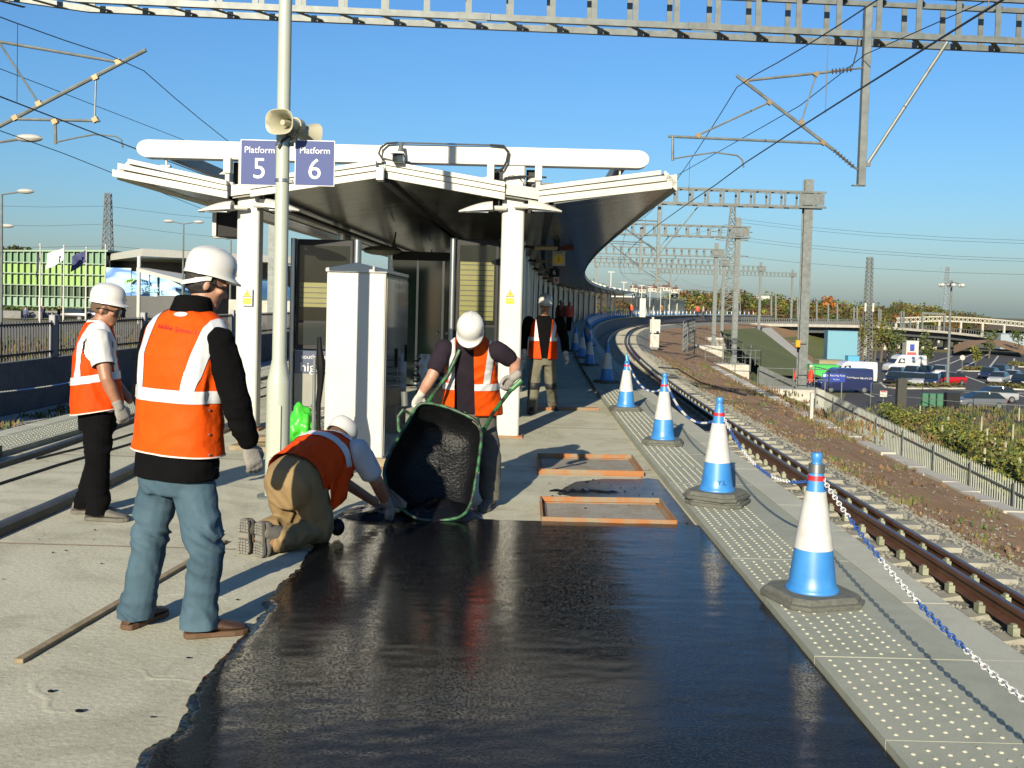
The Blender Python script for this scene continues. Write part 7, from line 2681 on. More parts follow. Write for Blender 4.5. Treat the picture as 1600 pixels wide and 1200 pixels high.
def tree(loc, h_, cr, label, mats, group, n=260, leaf=0.16, seed=1, narrow=1.0):
 rng = random.Random(seed)
 t = thing('tree', label, 'tree', loc, group)
 x, y, z = loc
 tr_ = MB().tube([(x, y, z - 0.1), (x + 0.03 * h_, y, z + h_ * 0.35), (x - 0.01, y, z + h_ * 0.8)], [0.035 * h_, 0.025 * h_, 0.008 * h_], 7)
 for k in range(7):
  a = k * 2.4
  zz = z + h_ * (0.25 + 0.07 * k)
  tr_.tube([(x, y, zz), (x + cr * 0.5 * math.cos(a) * narrow, y + cr * 0.5 * math.sin(a), zz + h_ * 0.10), (x + cr * 0.8 * math.cos(a) * narrow, y + cr * 0.8 * math.sin(a), zz + h_ * 0.22)], [0.012 * h_, 0.008 * h_, 0.003 * h_], 5)
 tr_.build('trunk', M_BARK, t)
 cs = []
 for k in range(9):
  a = rng.uniform(0, 6.28)
  q = rng.uniform(0.1, 0.75)
  cs.append(((x + cr * q * math.cos(a) * narrow, y + cr * q * math.sin(a), z + h_ * rng.uniform(0.35, 0.9)), (cr * 0.5 * narrow, cr * 0.5, h_ * 0.16)))
 vs_, fs = leaf_cloud(cs, n // 9, leaf, rng)
 leaf_obj('crown', vs_, fs, mats, t)
 return t


def bush(loc, w, h_, label, mats, group, n=170, leaf=0.10, seed=1):
 rng = random.Random(seed)
 t = thing('shrub', label, 'shrub', loc, group)
 x, y, z = loc
 cs = []
 for k in range(6):
  cs.append(((x + rng.uniform(-0.5, 0.5) * w, y + rng.uniform(-0.5, 0.5) * w, z + h_ * rng.uniform(0.25, 0.75)), (w * 0.42, w * 0.42, h_ * 0.35)))
 vs_, fs = leaf_cloud(cs, n // 6, leaf, rng)
 leaf_obj('foliage', vs_, fs, mats, t)
 b_ = MB()
 for k in range(5):
  a = k * 1.26
  b_.tube([(x, y, z - 0.1), (x + w * 0.3 * math.cos(a), y + w * 0.3 * math.sin(a), z + h_ * 0.6)], [0.03, 0.01], 5)
 b_.build('stems', M_BARK, t)
 return t


# ================================================================ right: car park, fences, slope planting
ZC = -6.46
cp = struct(MB().add([(24, 70, ZC), (150, 60, ZC), (190, 205, ZC), (60, 205, ZC), (40, 120, ZC), (30, 92, ZC)], [(0, 1, 2, 3, 4, 5)]).build('car_park', M_TARMAC, smooth=False))
M_LINE = mat('road_marking', (0.55, 0.55, 0.50), 0.8, var=0.2, vs_=2, world_=True)


def mark(p0, p1, w=0.14):
 a, b = onz(*p0, ZC), onz(*p1, ZC)
 d = (b - a).normalized()
 n_ = Vector((-d.y, d.x, 0)) * w
 MB().add([a - n_ + Vector((0, 0, 0.006)), a + n_ + Vector((0, 0, 0.006)), b + n_ + Vector((0, 0, 0.006)), b - n_ + Vector((0, 0, 0.006))], [(0, 1, 2, 3)]).build('marking', M_LINE, cp, smooth=False)


for q in (((1432, 573), (1500, 553)), ((1452, 582), (1520, 553)), ((1495, 580), (1545, 553)), ((1500, 585), (1600, 620)), ((1540, 582), (1560, 556)), ((1582, 584), (1585, 560)), ((1375, 597), (1385, 606)), ((1340, 610), (1365, 620)), ((1400, 566), (1440, 556)), ((1505, 613), (1600, 613))):
 mark(*q)
# planted kerb islands
for k, (a, b, lab) in enumerate((((1395, 607), (1500, 607), 'planted'), ((1505, 580), (1538, 580), 'planted'), ((1580, 570), (1600, 574), 'planted'), ((1545, 607), (1600, 609), 'planted'))):
 p, q = onz(*a, ZC), onz(*b, ZC)
 isl = MB().bar(p + Vector((0, 0, 0.07)), q + Vector((0, 0, 0.07)), 1.6, 0.14).build('kerb_island', M_CONC2, cp, smooth=False)
 rng = random.Random(k)
 L_ = (q - p).length
 vs_, fs = leaf_cloud([(p.lerp(q, u) + Vector((0, 0, 0.35)), (L_ * 0.14, 0.6, 0.3)) for u in (0.1, 0.3, 0.5, 0.7, 0.9)], 60, 0.16, rng)
 tag(leaf_obj('island_planting', vs_, fs, [L_BR, L_MD]), 'low brown planting on a %s kerb island in the car park' % ('long near', 'small middle', 'far right', 'near right')[k], 'planting', kind='stuff')

# ---- cars
def car_proto(kind):
 """parts of one car, nose to +X; returns list of (name, mesh, role, location)"""
 out = []
 if kind == 'van':
  st = [(-2.6, 0.88, 0.35, 2.25), (-2.55, 0.95, 0.28, 2.36), (0.9, 0.95, 0.28, 2.40), (1.35, 0.94, 0.28, 2.2), (1.9, 0.93, 0.28, 1.30), (2.55, 0.90, 0.30, 1.10), (2.68, 0.80, 0.40, 0.9)]
  wx, wr, L2 = (1.75, -1.7), 0.34, 2.68
 else:
  st = [(-2.02, 0.72, 0.40, 0.80), (-1.95, 0.82, 0.28, 0.93), (-1.2, 0.86, 0.24, 0.97), (0.7, 0.86, 0.24, 0.95), (1.5, 0.84, 0.25, 0.86), (1.95, 0.78, 0.30, 0.74), (2.08, 0.66, 0.40, 0.62)]
  wx, wr, L2 = (1.28, -1.25), 0.31, 2.08
 rg_ = []
 for x, w, z0, z1 in st:
  h_ = z1 - z0
  rg_.append([Vector((x, w * a, z0 + h_ * b)) for a, b in ((-0.90, 0.0), (0.90, 0.0), (1.0, 0.22), (1.0, 0.62), (0.93, 0.92), (0.84, 1.0), (-0.84, 1.0), (-0.93, 0.92), (-1.0, 0.62), (-1.0, 0.22))])
 o = MB().rings(rg_).build('body', M_WHITE, sharp=30)
 out.append(('body', o))
 if kind == 'van':
  ws = MB().add([(1.40, -0.80, 2.08), (1.40, 0.80, 2.08), (1.93, 0.84, 1.34), (1.93, -0.84, 1.34)], [(0, 1, 2, 3)]).build('windscreen', M_GLASSDARK)
  out.append(('windscreen', ws))
  for s_ in (-1, 1):
   out.append(('side_window', MB().add([(0.55, s_ * 0.965, 1.35), (1.55, s_ * 0.955, 1.35), (1.25, s_ * 0.90, 1.95), (0.55, s_ * 0.93, 1.98)], [(0, 1, 2, 3)]).build('side_window', M_GLASSDARK)))
 else:
  g = []
  for x, w, z in ((-1.85, 0.66, 0.95), (-1.35, 0.62, 1.38), (-0.9, 0.62, 1.43), (0.25, 0.61, 1.43), (0.45, 0.62, 1.38), (1.15, 0.70, 0.93)):
   g.append([Vector((x, -w - (1.43 - z) * 0.22, 0.92)), Vector((x, w + (1.43 - z) * 0.22, 0.92)), Vector((x, w + (1.43 - z) * 0.22, z)), Vector((x, -w - (1.43 - z) * 0.22, z))])
  g2 = []
  for (x, w, z) in ((-1.88, 0.80, 0.93), (-1.32, 0.64, 1.37), (-0.9, 0.63, 1.42), (0.30, 0.62, 1.42), (1.18, 0.78, 0.93)):
   g2.append((x, w, z))
  cab_ = MB()
  vl = [Vector((x, -w, z)) for x, w, z in g2] + [Vector((x, w, z)) for x, w, z in g2] + [Vector((x, -0.82, 0.93)) for x, w, z in g2] + [Vector((x, 0.82, 0.93)) for x, w, z in g2]
  fs = []
  for i in range(4):
   fs += [(i, i + 1, 5 + i + 1, 5 + i), (i, 10 + i, 10 + i + 1, i + 1), (5 + i, 5 + i + 1, 15 + i + 1, 15 + i)]
  out.append(('cabin_glass', cab_.add(vl, fs).build('cabin_glass', M_GLASSDARK, sharp=20)))
  out.append(('roof', MB().add([(-1.30, -0.625, 1.385), (-0.9, -0.615, 1.432), (0.28, -0.605, 1.432), (0.36, -0.62, 1.385), (0.36, 0.62, 1.385), (0.28, 0.605, 1.432), (-0.9, 0.615, 1.432), (-1.30, 0.625, 1.385)], [(0, 1, 6, 7), (1, 2, 5, 6), (2, 3, 4, 5)]).build('roof', M_WHITE, sharp=60)))
  for s_ in (-1, 1):
   out.append(('pillar', MB().bar((-0.45, s_ * 0.73, 0.93), (-0.5, s_ * 0.635, 1.42), 0.07, 0.03).build('pillar', M_WHITE, smooth=False)))
 for x in wx:
  for s_ in (-1, 1):
   w_ = MB().tube([(x, s_ * 0.72, wr), (x, s_ * 0.90, wr)], wr, 16).build('wheel', M_RUBBER, sharp=40)
   r_ = MB().tube([(x, s_ * 0.885, wr), (x, s_ * 0.91, wr)], wr * 0.62, 10).build('rim', M_GALV, w_, local=True)
   out.append(('wheel', w_))
 for s_ in (-1, 1):
  zf, zr = (0.95, 1.1) if kind == 'van' else (0.62, 0.78)
  out.append(('headlight', MB().box((L2 - 0.10, s_ * 0.62, zf), (0.12, 0.26, 0.14)).build('headlight', M_LETTER, smooth=False)))
  out.append(('tail_light', MB().box((-L2 + 0.06, s_ * 0.70, zr), (0.06, 0.16, 0.22)).build('tail_light', M_RED, smooth=False)))
 for (n_, o) in out:
  COL.objects.unlink(o)
  for ch in o.children:
   COL.objects.unlink(ch)
 return out


CARP, VANP = car_proto('car'), car_proto('van')
PAINT = {}


def paint(name, col):
 if name not in PAINT:
  PAINT[name] = mat('paint_' + name, col, 0.3, 0.2, var=0.03, coat=0.6)
 return PAINT[name]


def car(px, py, deg, colour, col, label, kind='car', z=ZC):
 p = onz(px, py, z)
 t = thing('parked_van' if kind == 'van' else 'parked_car', label, 'van' if kind == 'van' else 'car', p, 'vehicles in the car park', R(deg))
 for n_, o in (VANP if kind == 'van' else CARP):
  c = o.copy()
  COL.objects.link(c)
  c.parent = t
  if n_ in ('body', 'roof', 'pillar'):
   c.material_slots[0].link = 'OBJECT'
   c.material_slots[0].material = paint(colour, col)
  for ch in o.children:
   d = ch.copy()
   COL.objects.link(d)
   d.parent = c
 return t


NV, BK, SV, WH, RD, GY = ('navy', (0.02, 0.03, 0.08)), ('black', (0.012, 0.013, 0.015)), ('silver', (0.42, 0.44, 0.46)), ('white', (0.75, 0.75, 0.74)), ('red', (0.55, 0.015, 0.02)), ('grey', (0.14, 0.15, 0.16))
vn = car(1318, 613, 188, *('navyvan', (0.025, 0.035, 0.11)), 'navy blue van with white lettering beside the pay point sign', 'van')
for (tx, x, z, sz) in (('Courier', -0.2, 1.55, 0.16), ('Same day', -1.0, 1.5, 0.16), ('01474 555', -1.9, 1.45, 0.16)):
 o = text('lettering', tx, sz * 1.6, (0, 0, 0), (0, 0, 0), M_LETTER)
 o.parent = vn
 o.location = (x, 0.957, z)
 o.rotation_euler = (R(90), 0, R(180))
car(1330, 598, 188, *WH, 'white van behind the navy van', 'van')
car(1413, 583, 190, *WH, 'white van at the back of the row of parked cars', 'van')
for px, py, deg, cc, lab in ((1400, 592, 238, SV, 'silver hatchback at the left end of the back row of cars'), (1424, 590, 238, NV, 'navy hatchback second in the back row of cars'), (1447, 589, 238, BK, 'black car third in the back row'),
        (1468, 588, 238, WH, 'white car at the right end of the back row'), (1398, 601, 238, BK, 'black hatchback at the left end of the front row'), (1417, 602, 238, GY, 'grey hatchback second in the front row'),
        (1436, 603, 238, SV, 'silver car third in the front row'), (1456, 604, 238, NV, 'dark blue car fourth in the front row'), (1480, 601, 200, RD, 'bright red hatchback beside the tall floodlight mast'),
        (1545, 592, 232, NV, 'navy car at the left of the right-hand group'), (1562, 587, 232, BK, 'black pickup-like car behind the right-hand group'), (1560, 600, 232, SV, 'silver car in front of the right-hand group'),
        (1580, 597, 232, WH, 'white car at the right edge group'), (1594, 604, 232, BK, 'black car cut by the right edge of the picture'), (1530, 638, 184, GY, 'dark grey saloon nearest the fence on the right'),
        (1552, 628, 186, SV, 'silver car parked behind the dark grey saloon')):
 car(px, py, deg, *cc, lab)

# ---- pay point sign
sgp = onz(1302, 628, -6.0)
ps = thing('pay_point_sign', 'blue car park pay point sign on two posts by the big mast', 'sign', (sgp.x, sgp.y, ZC))
c = at(1303, 590, 86)
MB().box(c, (1.9, 0.06, 0.72)).build('panel', mat('parking_blue', (0.02, 0.05, 0.30), 0.4, var=0.03), ps, smooth=False)
text('lettering', 'Car Park Pay Point', 0.22, c + Vector((0.1, -0.04, 0.17)), (R(90), 0, 0), M_LETTER, ps)
text('lettering', 'Pay here', 0.15, c + Vector((0.2, -0.04, -0.15)), (R(90), 0, 0), M_LETTER, ps)
MB().box(c + Vector((-0.82, -0.035, 0.17)), (0.2, 0.02, 0.24)).build('parking_symbol', M_LETTER, ps, smooth=False)
text('parking_letter', 'P', 0.22, c + Vector((-0.82, -0.05, 0.17)), (R(90), 0, 0), mat('parking_blue', (0.02, 0.05, 0.3)), ps)
for dx in (-0.7, 0.7):
 MB().tube([(c.x + dx, c.y + 0.05, ZC), (c.x + dx, c.y + 0.05, c.z)], 0.05, 8).build('post', M_GALV, ps)

# ---- palisade fence, pale by pale
pf = thing('palisade_fence', 'galvanised steel palisade fence sloping down along the verge on the right', 'fence', (14, 40, -4))
o = MB().add([(-0.033, 0.012, 0), (0, -0.012, 0), (0.033, 0.012, 0), (-0.033, 0.012, 1.72), (0, -0.012, 1.74), (0.033, 0.012, 1.72), (0, 0.004, 1.84)], [(0, 1, 4, 3), (1, 2, 5, 4), (3, 4, 6), (4, 5, 6), (2, 0, 3, 5), (3, 6, 5)]).build('pale', mat('palisade_galv', (0.50, 0.53, 0.48), 0.5, 0.2, var=0.12, vs_=1, world_=True), smooth=False)
me_pale = o.data
bpy.data.objects.remove(o)
P0, P1 = at(1276, 604, 47.5), at(1600, 756, 27.5)
P2 = P1 + (P1 - P0) * 0.35
dirf = (P2 - P0)
Lf = math.hypot(dirf.x, dirf.y)
nf = int(Lf / 0.155)
af = math.atan2(dirf.y, dirf.x)
base = Vector(pf.location)
for k in range(nf):
 u = k / nf
 p = P0.lerp(P2, u)
 p.z = P0.z + (P1.z - P0.z) * (u * 1.35) - 1.84
 inst('pale', me_pale, pf, p - base, (0, 0, af))
 if k % 18 == 0:
  b_ = MB().bar(p + Vector((0, 0.06, -0.3)), p + Vector((0, 0.06, 1.75)), 0.10, 0.08).build('post', M_GALV, pf, smooth=False)
for dz in (0.3, 1.5):
 a = Vector((P0.x, P0.y + 0.05, P0.z - 1.84 + dz))
 b = Vector((P2.x, P2.y + 0.05, P0.z + (P1.z - P0.z) * 1.35 - 1.84 + dz))
 MB().bar(a, b, 0.05, 0.06).build('rail', M_GALV, pf, smooth=False)
# its return beyond the mast, towards the tracks further on
pf2 = thing('palisade_fence', 'further run of palisade fence climbing behind the big mast', 'fence', (14, 52, -4))
A0, A1 = at(1272, 608, 49), at(1186, 570, 66)
nf2 = int((A1 - A0).length / 0.2)
for k in range(nf2):
 p = A0.lerp(A1, k / nf2) - Vector((0, 0, 1.84))
 inst('pale', me_pale, pf2, p - Vector(pf2.location), (0, 0, math.atan2(A1.y - A0.y, A1.x - A0.x)), (1, 1, 1))
for dz in (0.3, 1.5):
 MB().bar(A0 + Vector((0, 0.05, dz - 1.84)), A1 + Vector((0, 0.05, dz - 1.84)), 0.05, 0.06).build('rail', M_GALV, pf2, smooth=False)


def railing(label, pts, h_=1.1, rails=(1.1, 0.6), post=0.05, name='hand_railing', every=1.4, wires=0):
 pts = [Vector(p) for p in pts]
 t = thing(name, label, 'railing', pts[0])
 for a, b in zip(pts[:-1], pts[1:]):
  n_ = max(1, int((b - a).length / every))
  for k in range(n_ + 1):
   q = a.lerp(b, k / n_)
   MB().tube([q, q + Vector((0, 0, h_))], post / 2, 6).build('post', M_GALV, t)
  for r_ in rails:
   MB().tube([a + Vector((0, 0, r_)), b + Vector((0, 0, r_))], post / 2 * 0.9, 6).build('rail', M_GALV, t)
  if wires:
   wb2 = MB()
   L_ = (b - a).length
   for k in range(int(L_ / wires)):
    q = a.lerp(b, k * wires / L_)
    wb2.bar(q, q + Vector((0, 0, h_)), 0.012, 0.012)
   for k in range(int(h_ / wires)):
    wb2.bar(a + Vector((0, 0, k * wires)), b + Vector((0, 0, k * wires)), 0.012, 0.012)
   tag(wb2.build('wire_mesh', M_GALV2, t, smooth=False), kind='stuff')
 return t


z_ = -2.25
railing('galvanised handrail round the plinth of the third gantry mast', [(12.6, 66.5, z_), (16.2, 66.5, z_), (16.2, 71, z_)])
railing('galvanised handrail round the foot of the big near mast', [(11.8, 48.9, z_ - 0.1), (15.2, 48.9, z_ - 0.1), (15.2, 51.2, z_ - 0.1)])
railing('wire mesh fence along the top of the embankment behind the white cabinets', [pth(76, 8.6, -1.75), pth(88, 9.5, -1.75), pth(100, 10.5, -1.75)], 2.2, (2.2, 1.1), 0.07, 'mesh_fence', 2.5, 0.35)
railing('wire mesh fence stepping down beside the third mast', [pth(74, 8.8, -1.9), (13.2, 74, -2.1), (18, 77, -3.2)], 2.0, (2.0, 1.0), 0.07, 'mesh_fence', 2.5, 0.35)

# white trackside cabinets
for k, (px, py, w, h_, lab) in enumerate(((1022, 541, 0.62, 0.95, 'lower white trackside cabinet beside the curving rails'), (1023, 518, 0.75, 1.0, 'upper white trackside cabinet on a dark pedestal by the curve'))):
 p = at(px, py, 72 + k * 4)
 t = thing('trackside_cabinet', lab, 'cabinet', p, 'white trackside cabinets')
 MB().box(p + Vector((0, 0, h_ / 2 - 0.1)), (w, 0.5, h_)).build('case', M_WHITE, t, smooth=False, bevel=0.02)
 MB().box(p + Vector((0, -0.26, h_ / 2 - 0.1)), (w * 0.84, 0.02, h_ * 0.84)).build('door', M_WHITE2, t, smooth=False)
 MB().box(p + Vector((0, 0.02, -0.35)), (w * 0.8, 0.4, 0.5)).build('pedestal', M_DARK if k else M_CONC2, t, smooth=False)
p = at(1019, 536, 73)
tag(MB().box(p + Vector((0, 0, 0.9)), (0.16, 0.12, 1.9)).build('marker_post', M_WHITE2, smooth=False), 'slim white marker post beside the trackside cabinets', 'post')
p = pth(33, 9.0, -1.85)
tag(MB().box(p + Vector((0, 0, 0.4)), (0.1, 0.1, 0.85)).build('marker_post', M_WHITE2, smooth=False), 'short white post among the brown scrub of the verge', 'post')
ob = at(1246, 537, 49.6)
t = thing('orange_signal_box', 'small orange box strapped to the big mast', 'box', ob)
MB().box(ob + Vector((0, -0.05, 0)), (0.22, 0.2, 0.34)).build('case', mat('orange_box', (0.85, 0.32, 0.01), 0.4), t, smooth=False, bevel=0.03)
MB().tube([ob + Vector((-0.25, 0.1, 0.0)), ob + Vector((0.45, 0.1, 0.02))], 0.03, 6).build('bracket', M_GALV, t)

# ---- planting on the slope beyond the fence
rs = random.Random(21)
sp = []
nb_ = 0
shade_words = ['dense', 'straggly', 'rounded', 'low', 'bright', 'dull', 'broad', 'tall']
for k in range(46):
 px = rs.uniform(1385, 1640)
 py = rs.uniform(655, 770)
 lim = 628 + (px - 1380) * 0.62
 if py > lim + 25:
  py = lim + rs.uniform(-15, 20)
 py = max(648, py)
 zz = -6.1 + (py - 640) / 130 * 1.6
 p = onz(px, py, zz)
 w = rs.uniform(0.8, 1.5)
 bush((p.x, p.y, p.z - 0.3), w, w * rs.uniform(0.8, 1.25), 'green shrub among the planting between the palisade fence and the car park', [L_MD, L_YE, L_MD, L_DK] if k % 3 else [L_YE, L_MD, L_BR], 'shrubs planted on the slope by the car park', 200, 0.085, k)
for k in range(22):
 px, py = rs.uniform(1390, 1600), rs.uniform(645, 745)
 if py > 640 + (px - 1380) * 0.55:
  continue
 p = onz(px, py, -5.9 + (py - 640) / 130 * 1.4)
 o = MB().tube([p + Vector((0, 0, -0.2)), p + Vector((0, 0, 0.75))], 0.055, 6).build('tree_guard', mat('pale_guard', (0.36, 0.35, 0.24), 0.8, var=0.2))
 tag(o, 'pale plastic tree guard standing among the slope planting', 'tree guard', 'tree guards in the slope planting')
sp = []
for _ in range(1100):
 px, py = rs.uniform(1340, 1640), rs.uniform(636, 770)
 if py > 632 + (px - 1340) * 0.56:
  continue
 sp.append((onz(px, py, -6.3 + (py - 640) / 130 * 1.5), rs.uniform(0.8, 2.2)))
weeds('slope_undergrowth', sp, 0.10, 0.26, [M_WB, M_WO, M_WG, M_WG], 'brown and green undergrowth covering the slope below the fence', 12, 0.6, 'undergrowth')
# railings and post between planting and car park
pts = [onz(px, py, -6.2) for px, py in ((1360, 632), (1440, 640), (1520, 648), (1600, 652))]
railing('thin post-and-wire fence edging the car park', pts, 1.8, (1.8, 0.9), 0.06, 'wire_fence', 3.2)
p = onz(1407, 640, -6.2)
tag(MB().box(p + Vector((0, 0, 1.2)), (0.72, 0.5, 2.6)).build('dark_pillar', mat('dark_box', (0.035, 0.035, 0.028), 0.6, var=0.2), smooth=False), 'dark square pillar at the edge of the car park', 'pillar')
p = onz(1380, 628, -6.2)
t = thing('notice_board', 'small white notice with a red edge on the car park fence', 'notice', p)
MB().box(p + Vector((0, 0, 0.7)), (0.6, 0.04, 0.5)).build('board', M_WHITE, t, smooth=False)
MB().box(p + Vector((0, -0.03, 0.88)), (0.5, 0.02, 0.1)).build('red_edge', M_RED, t, smooth=False)
MB().box(p + Vector((0, 0.03, 0.3)), (0.06, 0.06, 0.8)).build('post', M_GALV, t, smooth=False)
p = onz(1455, 636, -6.3)
t = thing('bin_rack', 'green recycling bins in a rack beside the car park', 'bins', p)
for k in range(3):
 MB().box(p + Vector((k * 0.62 - 0.6, 0, 0.6)), (0.5, 0.5, 1.1)).build('bin', mat('bin_green', (0.05, 0.16, 0.09), 0.5), t, smooth=False, bevel=0.04)
MB().box(p + Vector((1.7, 0, 0.65)), (1.1, 0.6, 1.2)).build('cage', M_DARK, t, smooth=False)

# trees standing in the car park
for k, (px, py, h_, cr, lab, ms) in enumerate(((1399, 569, 5.6, 1.5, 'small dark green tree in the car park, left of two', [L_DK, L_MD]), (1448, 575, 5.4, 1.4, 'small dark green tree in the car park above the parked cars', [L_DK, L_MD]),
              (1545, 560, 5.2, 1.8, 'round green tree in the far car park', [L_MD, L_DK]), (1590, 556, 5.0, 2.0, 'green tree at the far right edge of the car park', [L_DK, L_MD]), (1524, 572, 3.2, 0.9, 'slight young tree between car park bays', [L_MD, L_YE]))):
 p = onz(px, py, ZC)
 tree((p.x, p.y, ZC), h_, cr, lab, ms, 'trees in the car park', 330, 0.17, 30 + k)
for k, (px, lab) in enumerate(((1346, 'first'), (1356, 'second'), (1366, 'third'), (1376, 'fourth'), (1386, 'fifth'))):
 p = onz(px, 566, ZC)
 tree((p.x, p.y, ZC), 6.4 + 0.4 * (k % 2), 0.75, 'narrow yellow-green climber-covered tree by the radio mast, %s from the containers' % lab, [L_YE, L_BR, L_MD], 'narrow trees below the radio mast', 300, 0.16, 50 + k)

# ---- containers and kiosk
def crate(name, label, px, py, w, d, h_, m_, cat, yaw=0.0, z=ZC, ribs=True):
 p = onz(px, py, z)
 t = thing(name, label, cat, p, rz=yaw)
 MB().b2((-w / 2, -d / 2, 0), (w / 2, d / 2, h_)).build('shell', m_, t, smooth=False, local=True)
 if ribs:
  n_ = int(w / 0.35)
  for k in range(n_):
   x = -w / 2 + (k + 0.5) * w / n_
   MB().b2((x - 0.08, -d / 2 - 0.03, 0.1), (x + 0.08, -d / 2 - 0.002, h_ - 0.1)).build('rib', m_, t, smooth=False, local=True)
 MB().b2((-w / 2 - 0.03, -d / 2 - 0.05, h_), (w / 2 + 0.03, d / 2 + 0.03, h_ + 0.08)).build('roof', m_, t, smooth=False, local=True)
 return t


crate('site_container', 'light blue steel site container behind the car park entrance', 1312, 570, 4.2, 2.6, 4.9, mat('container_blue', (0.12, 0.31, 0.40), 0.5, var=0.06), 'container', -0.1)
crate('storage_bin', 'small light blue storage bin beside the blue container', 1331, 573, 1.6, 1.4, 1.5, mat('container_blue2', (0.08, 0.36, 0.55), 0.5), 'bin')
crate('site_container', 'beige flat-topped site cabin below the blue container', 1296, 593, 3.2, 2.4, 2.2, mat('cabin_beige', (0.28, 0.25, 0.14), 0.7, var=0.08), 'container')
crate('store_unit', 'pale grey storage unit behind the blue container', 1337, 555, 3.0, 2.5, 3.4, M_WHITE2, 'container')
crate('ticket_kiosk', 'white kiosk with a blue and red poster in the car park', 1422, 556, 2.2, 2.0, 2.7, M_WHITE, 'kiosk', 0, ZC, False)
p = onz(1421, 556, ZC)
t = thing('kiosk_poster', 'blue figure poster on the white car park kiosk', 'poster', p + Vector((0, -1.03, 0.8)))
MB().box(p + Vector((0.05, -1.04, 1.55)), (0.8, 0.03, 1.2)).build('print', mat('poster_blue', (0.03, 0.06, 0.35), 0.5, var=0.4, vs_=3), t, smooth=False)
MB().box(p + Vector((0.0, -1.04, 0.45)), (1.6, 0.03, 0.5)).build('red_strip', mat('poster_red', (0.6, 0.08, 0.08), 0.5), t, smooth=False)
gt = onz(1262, 597, -5.5)
crate('green_skip', 'bright green skip behind the big mast', 1285, 588, 3.0, 1.6, 1.2, mat('skip_green', (0.05, 0.45, 0.08), 0.5), 'skip', 0, -5.6)
for k, (px, py, lab) in enumerate(((1248, 600, 'worker in red-orange clothes left of the big mast'), (1266, 603, 'worker in red-orange clothes right of the big mast'))):
 q = at(px, py, 56)
 far_person((q.x, q.y, q.z - 0.6), 0.5 + k, lab, M_REDCL, M_NAVYCL, M_HELMET if k else M_RED, 'workers below the big mast', 1.75)

# ---- floodlight mast, radio mast
p = onz(1480, 606, ZC)
t = thing('floodlight_mast', 'tall slim floodlight mast with a ring of lamps in the car park', 'floodlight', (p.x, p.y, ZC))
top = at(1488, 437, p.y)
MB().tube([(p.x, p.y, ZC), (p.x, p.y, top.z)], [0.19, 0.09], 10).build('shaft', M_GALV, t)
for k in range(6):
 a = k * math.pi / 3 + 0.3
 q = Vector((p.x + 1.15 * math.cos(a), p.y + 1.15 * math.sin(a), top.z - 0.5))
 MB().bar((p.x, p.y, top.z - 0.2), q, 0.05).build('arm', M_GALV, t, smooth=False)
 MB().ball(q - Vector((0, 0, 0.1)), (0.26, 0.26, 0.2), 10, 6).build('lamp', M_WHITE, t)
p = onz(1502, 600, ZC)
t = thing('street_lamp', 'thin grey sign post beside the floodlight mast', 'post', p)
MB().tube([p, p + Vector((0, 0, 3.0))], 0.05, 6).build('shaft', M_GALV, t)
MB().tube([p + Vector((0, -0.05, 3.0)), p + Vector((0, 0.05, 3.0))], 0.3, 12).build('disc', M_WHITE2, t)


def lattice(name, label, x, y, z0, z1, w0, w1, nseg, cat, arms=(), r_=0.06, col_=None, group=None):
 t = thing(name, label, cat, (x, y, z0), group)
 m_ = col_ or M_GALV2
 cn = lambda z: w0 + (w1 - w0) * (z - z0) / (z1 - z0)
 for sx in (-1, 1):
  for sy in (-1, 1):
   MB().bar((x + sx * w0 / 2, y + sy * w0 / 2, z0), (x + sx * w1 / 2, y + sy * w1 / 2, z1), r_ * 1.3).build('leg', m_, t, smooth=False)
 lb = MB()
 for k in range(nseg):
  za = z0 + (z1 - z0) * k / nseg
  zb = z0 + (z1 - z0) * (k + 1) / nseg
  a, b = cn(za) / 2, cn(zb) / 2
  for s_ in (-1, 1):
   lb.bar((x - a, y + s_ * a, za), (x + b, y + s_ * b, zb), r_)
   lb.bar((x + a, y + s_ * a, za), (x - b, y + s_ * b, zb), r_)
   lb.bar((x + s_ * a, y - a, za), (x + s_ * b, y + b, zb), r_)
   lb.bar((x - b, y + s_ * b, zb), (x + b, y + s_ * b, zb), r_)
 tag(lb.build('bracing', m_, t, smooth=False), kind='stuff')
 for z, L_ in arms:
  for s_ in (-1, 1):
   b_ = MB()
   b_.bar((x, y, z + 0.6), (x + s_ * L_, y, z), r_ * 1.2)
   b_.bar((x, y, z - 0.6), (x + s_ * L_, y, z), r_ * 1.2)
   b_.build('cross_arm', m_, t, smooth=False)
 return t


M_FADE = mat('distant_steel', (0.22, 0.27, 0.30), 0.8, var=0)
q = onz(1353, 566, ZC)
rm = lattice('radio_mast', 'slim green-grey lattice radio mast with white antenna panels', q.x, q.y, ZC, at(1357, 402, q.y).z, 1.4, 0.75, 24, 'mast', (), 0.07)
for dx in (-0.6, 0.6):
 c = at(1352, 480, q.y)
 MB().box((q.x + dx, q.y - 0.5, c.z), (0.26, 0.2, 1.3)).build('antenna', M_WHITE, rm, smooth=False)
q = at(1140, 480, 330)
lattice('pylon', 'big electricity pylon beyond the far gantries', q.x, 330, -3, at(1145, 322, 330).z, 6.2, 1.3, 12, 'pylon', ((at(0, 345, 330).z, 5.2), (at(1145, 372, 330).z + 2.0, 6.5), (at(1145, 400, 330).z, 5.4)), 0.16)
q = at(1478, 480, 700)
lattice('pylon', 'small far electricity pylon behind the floodlight mast', q.x, 700, -3, at(1478, 416, 700).z, 6.0, 1.6, 10, 'pylon', ((at(1478, 420, 700).z, 5.0), (at(1478, 435, 700).z, 5.5)), 0.2, M_FADE)
q = at(168, 395, 300)
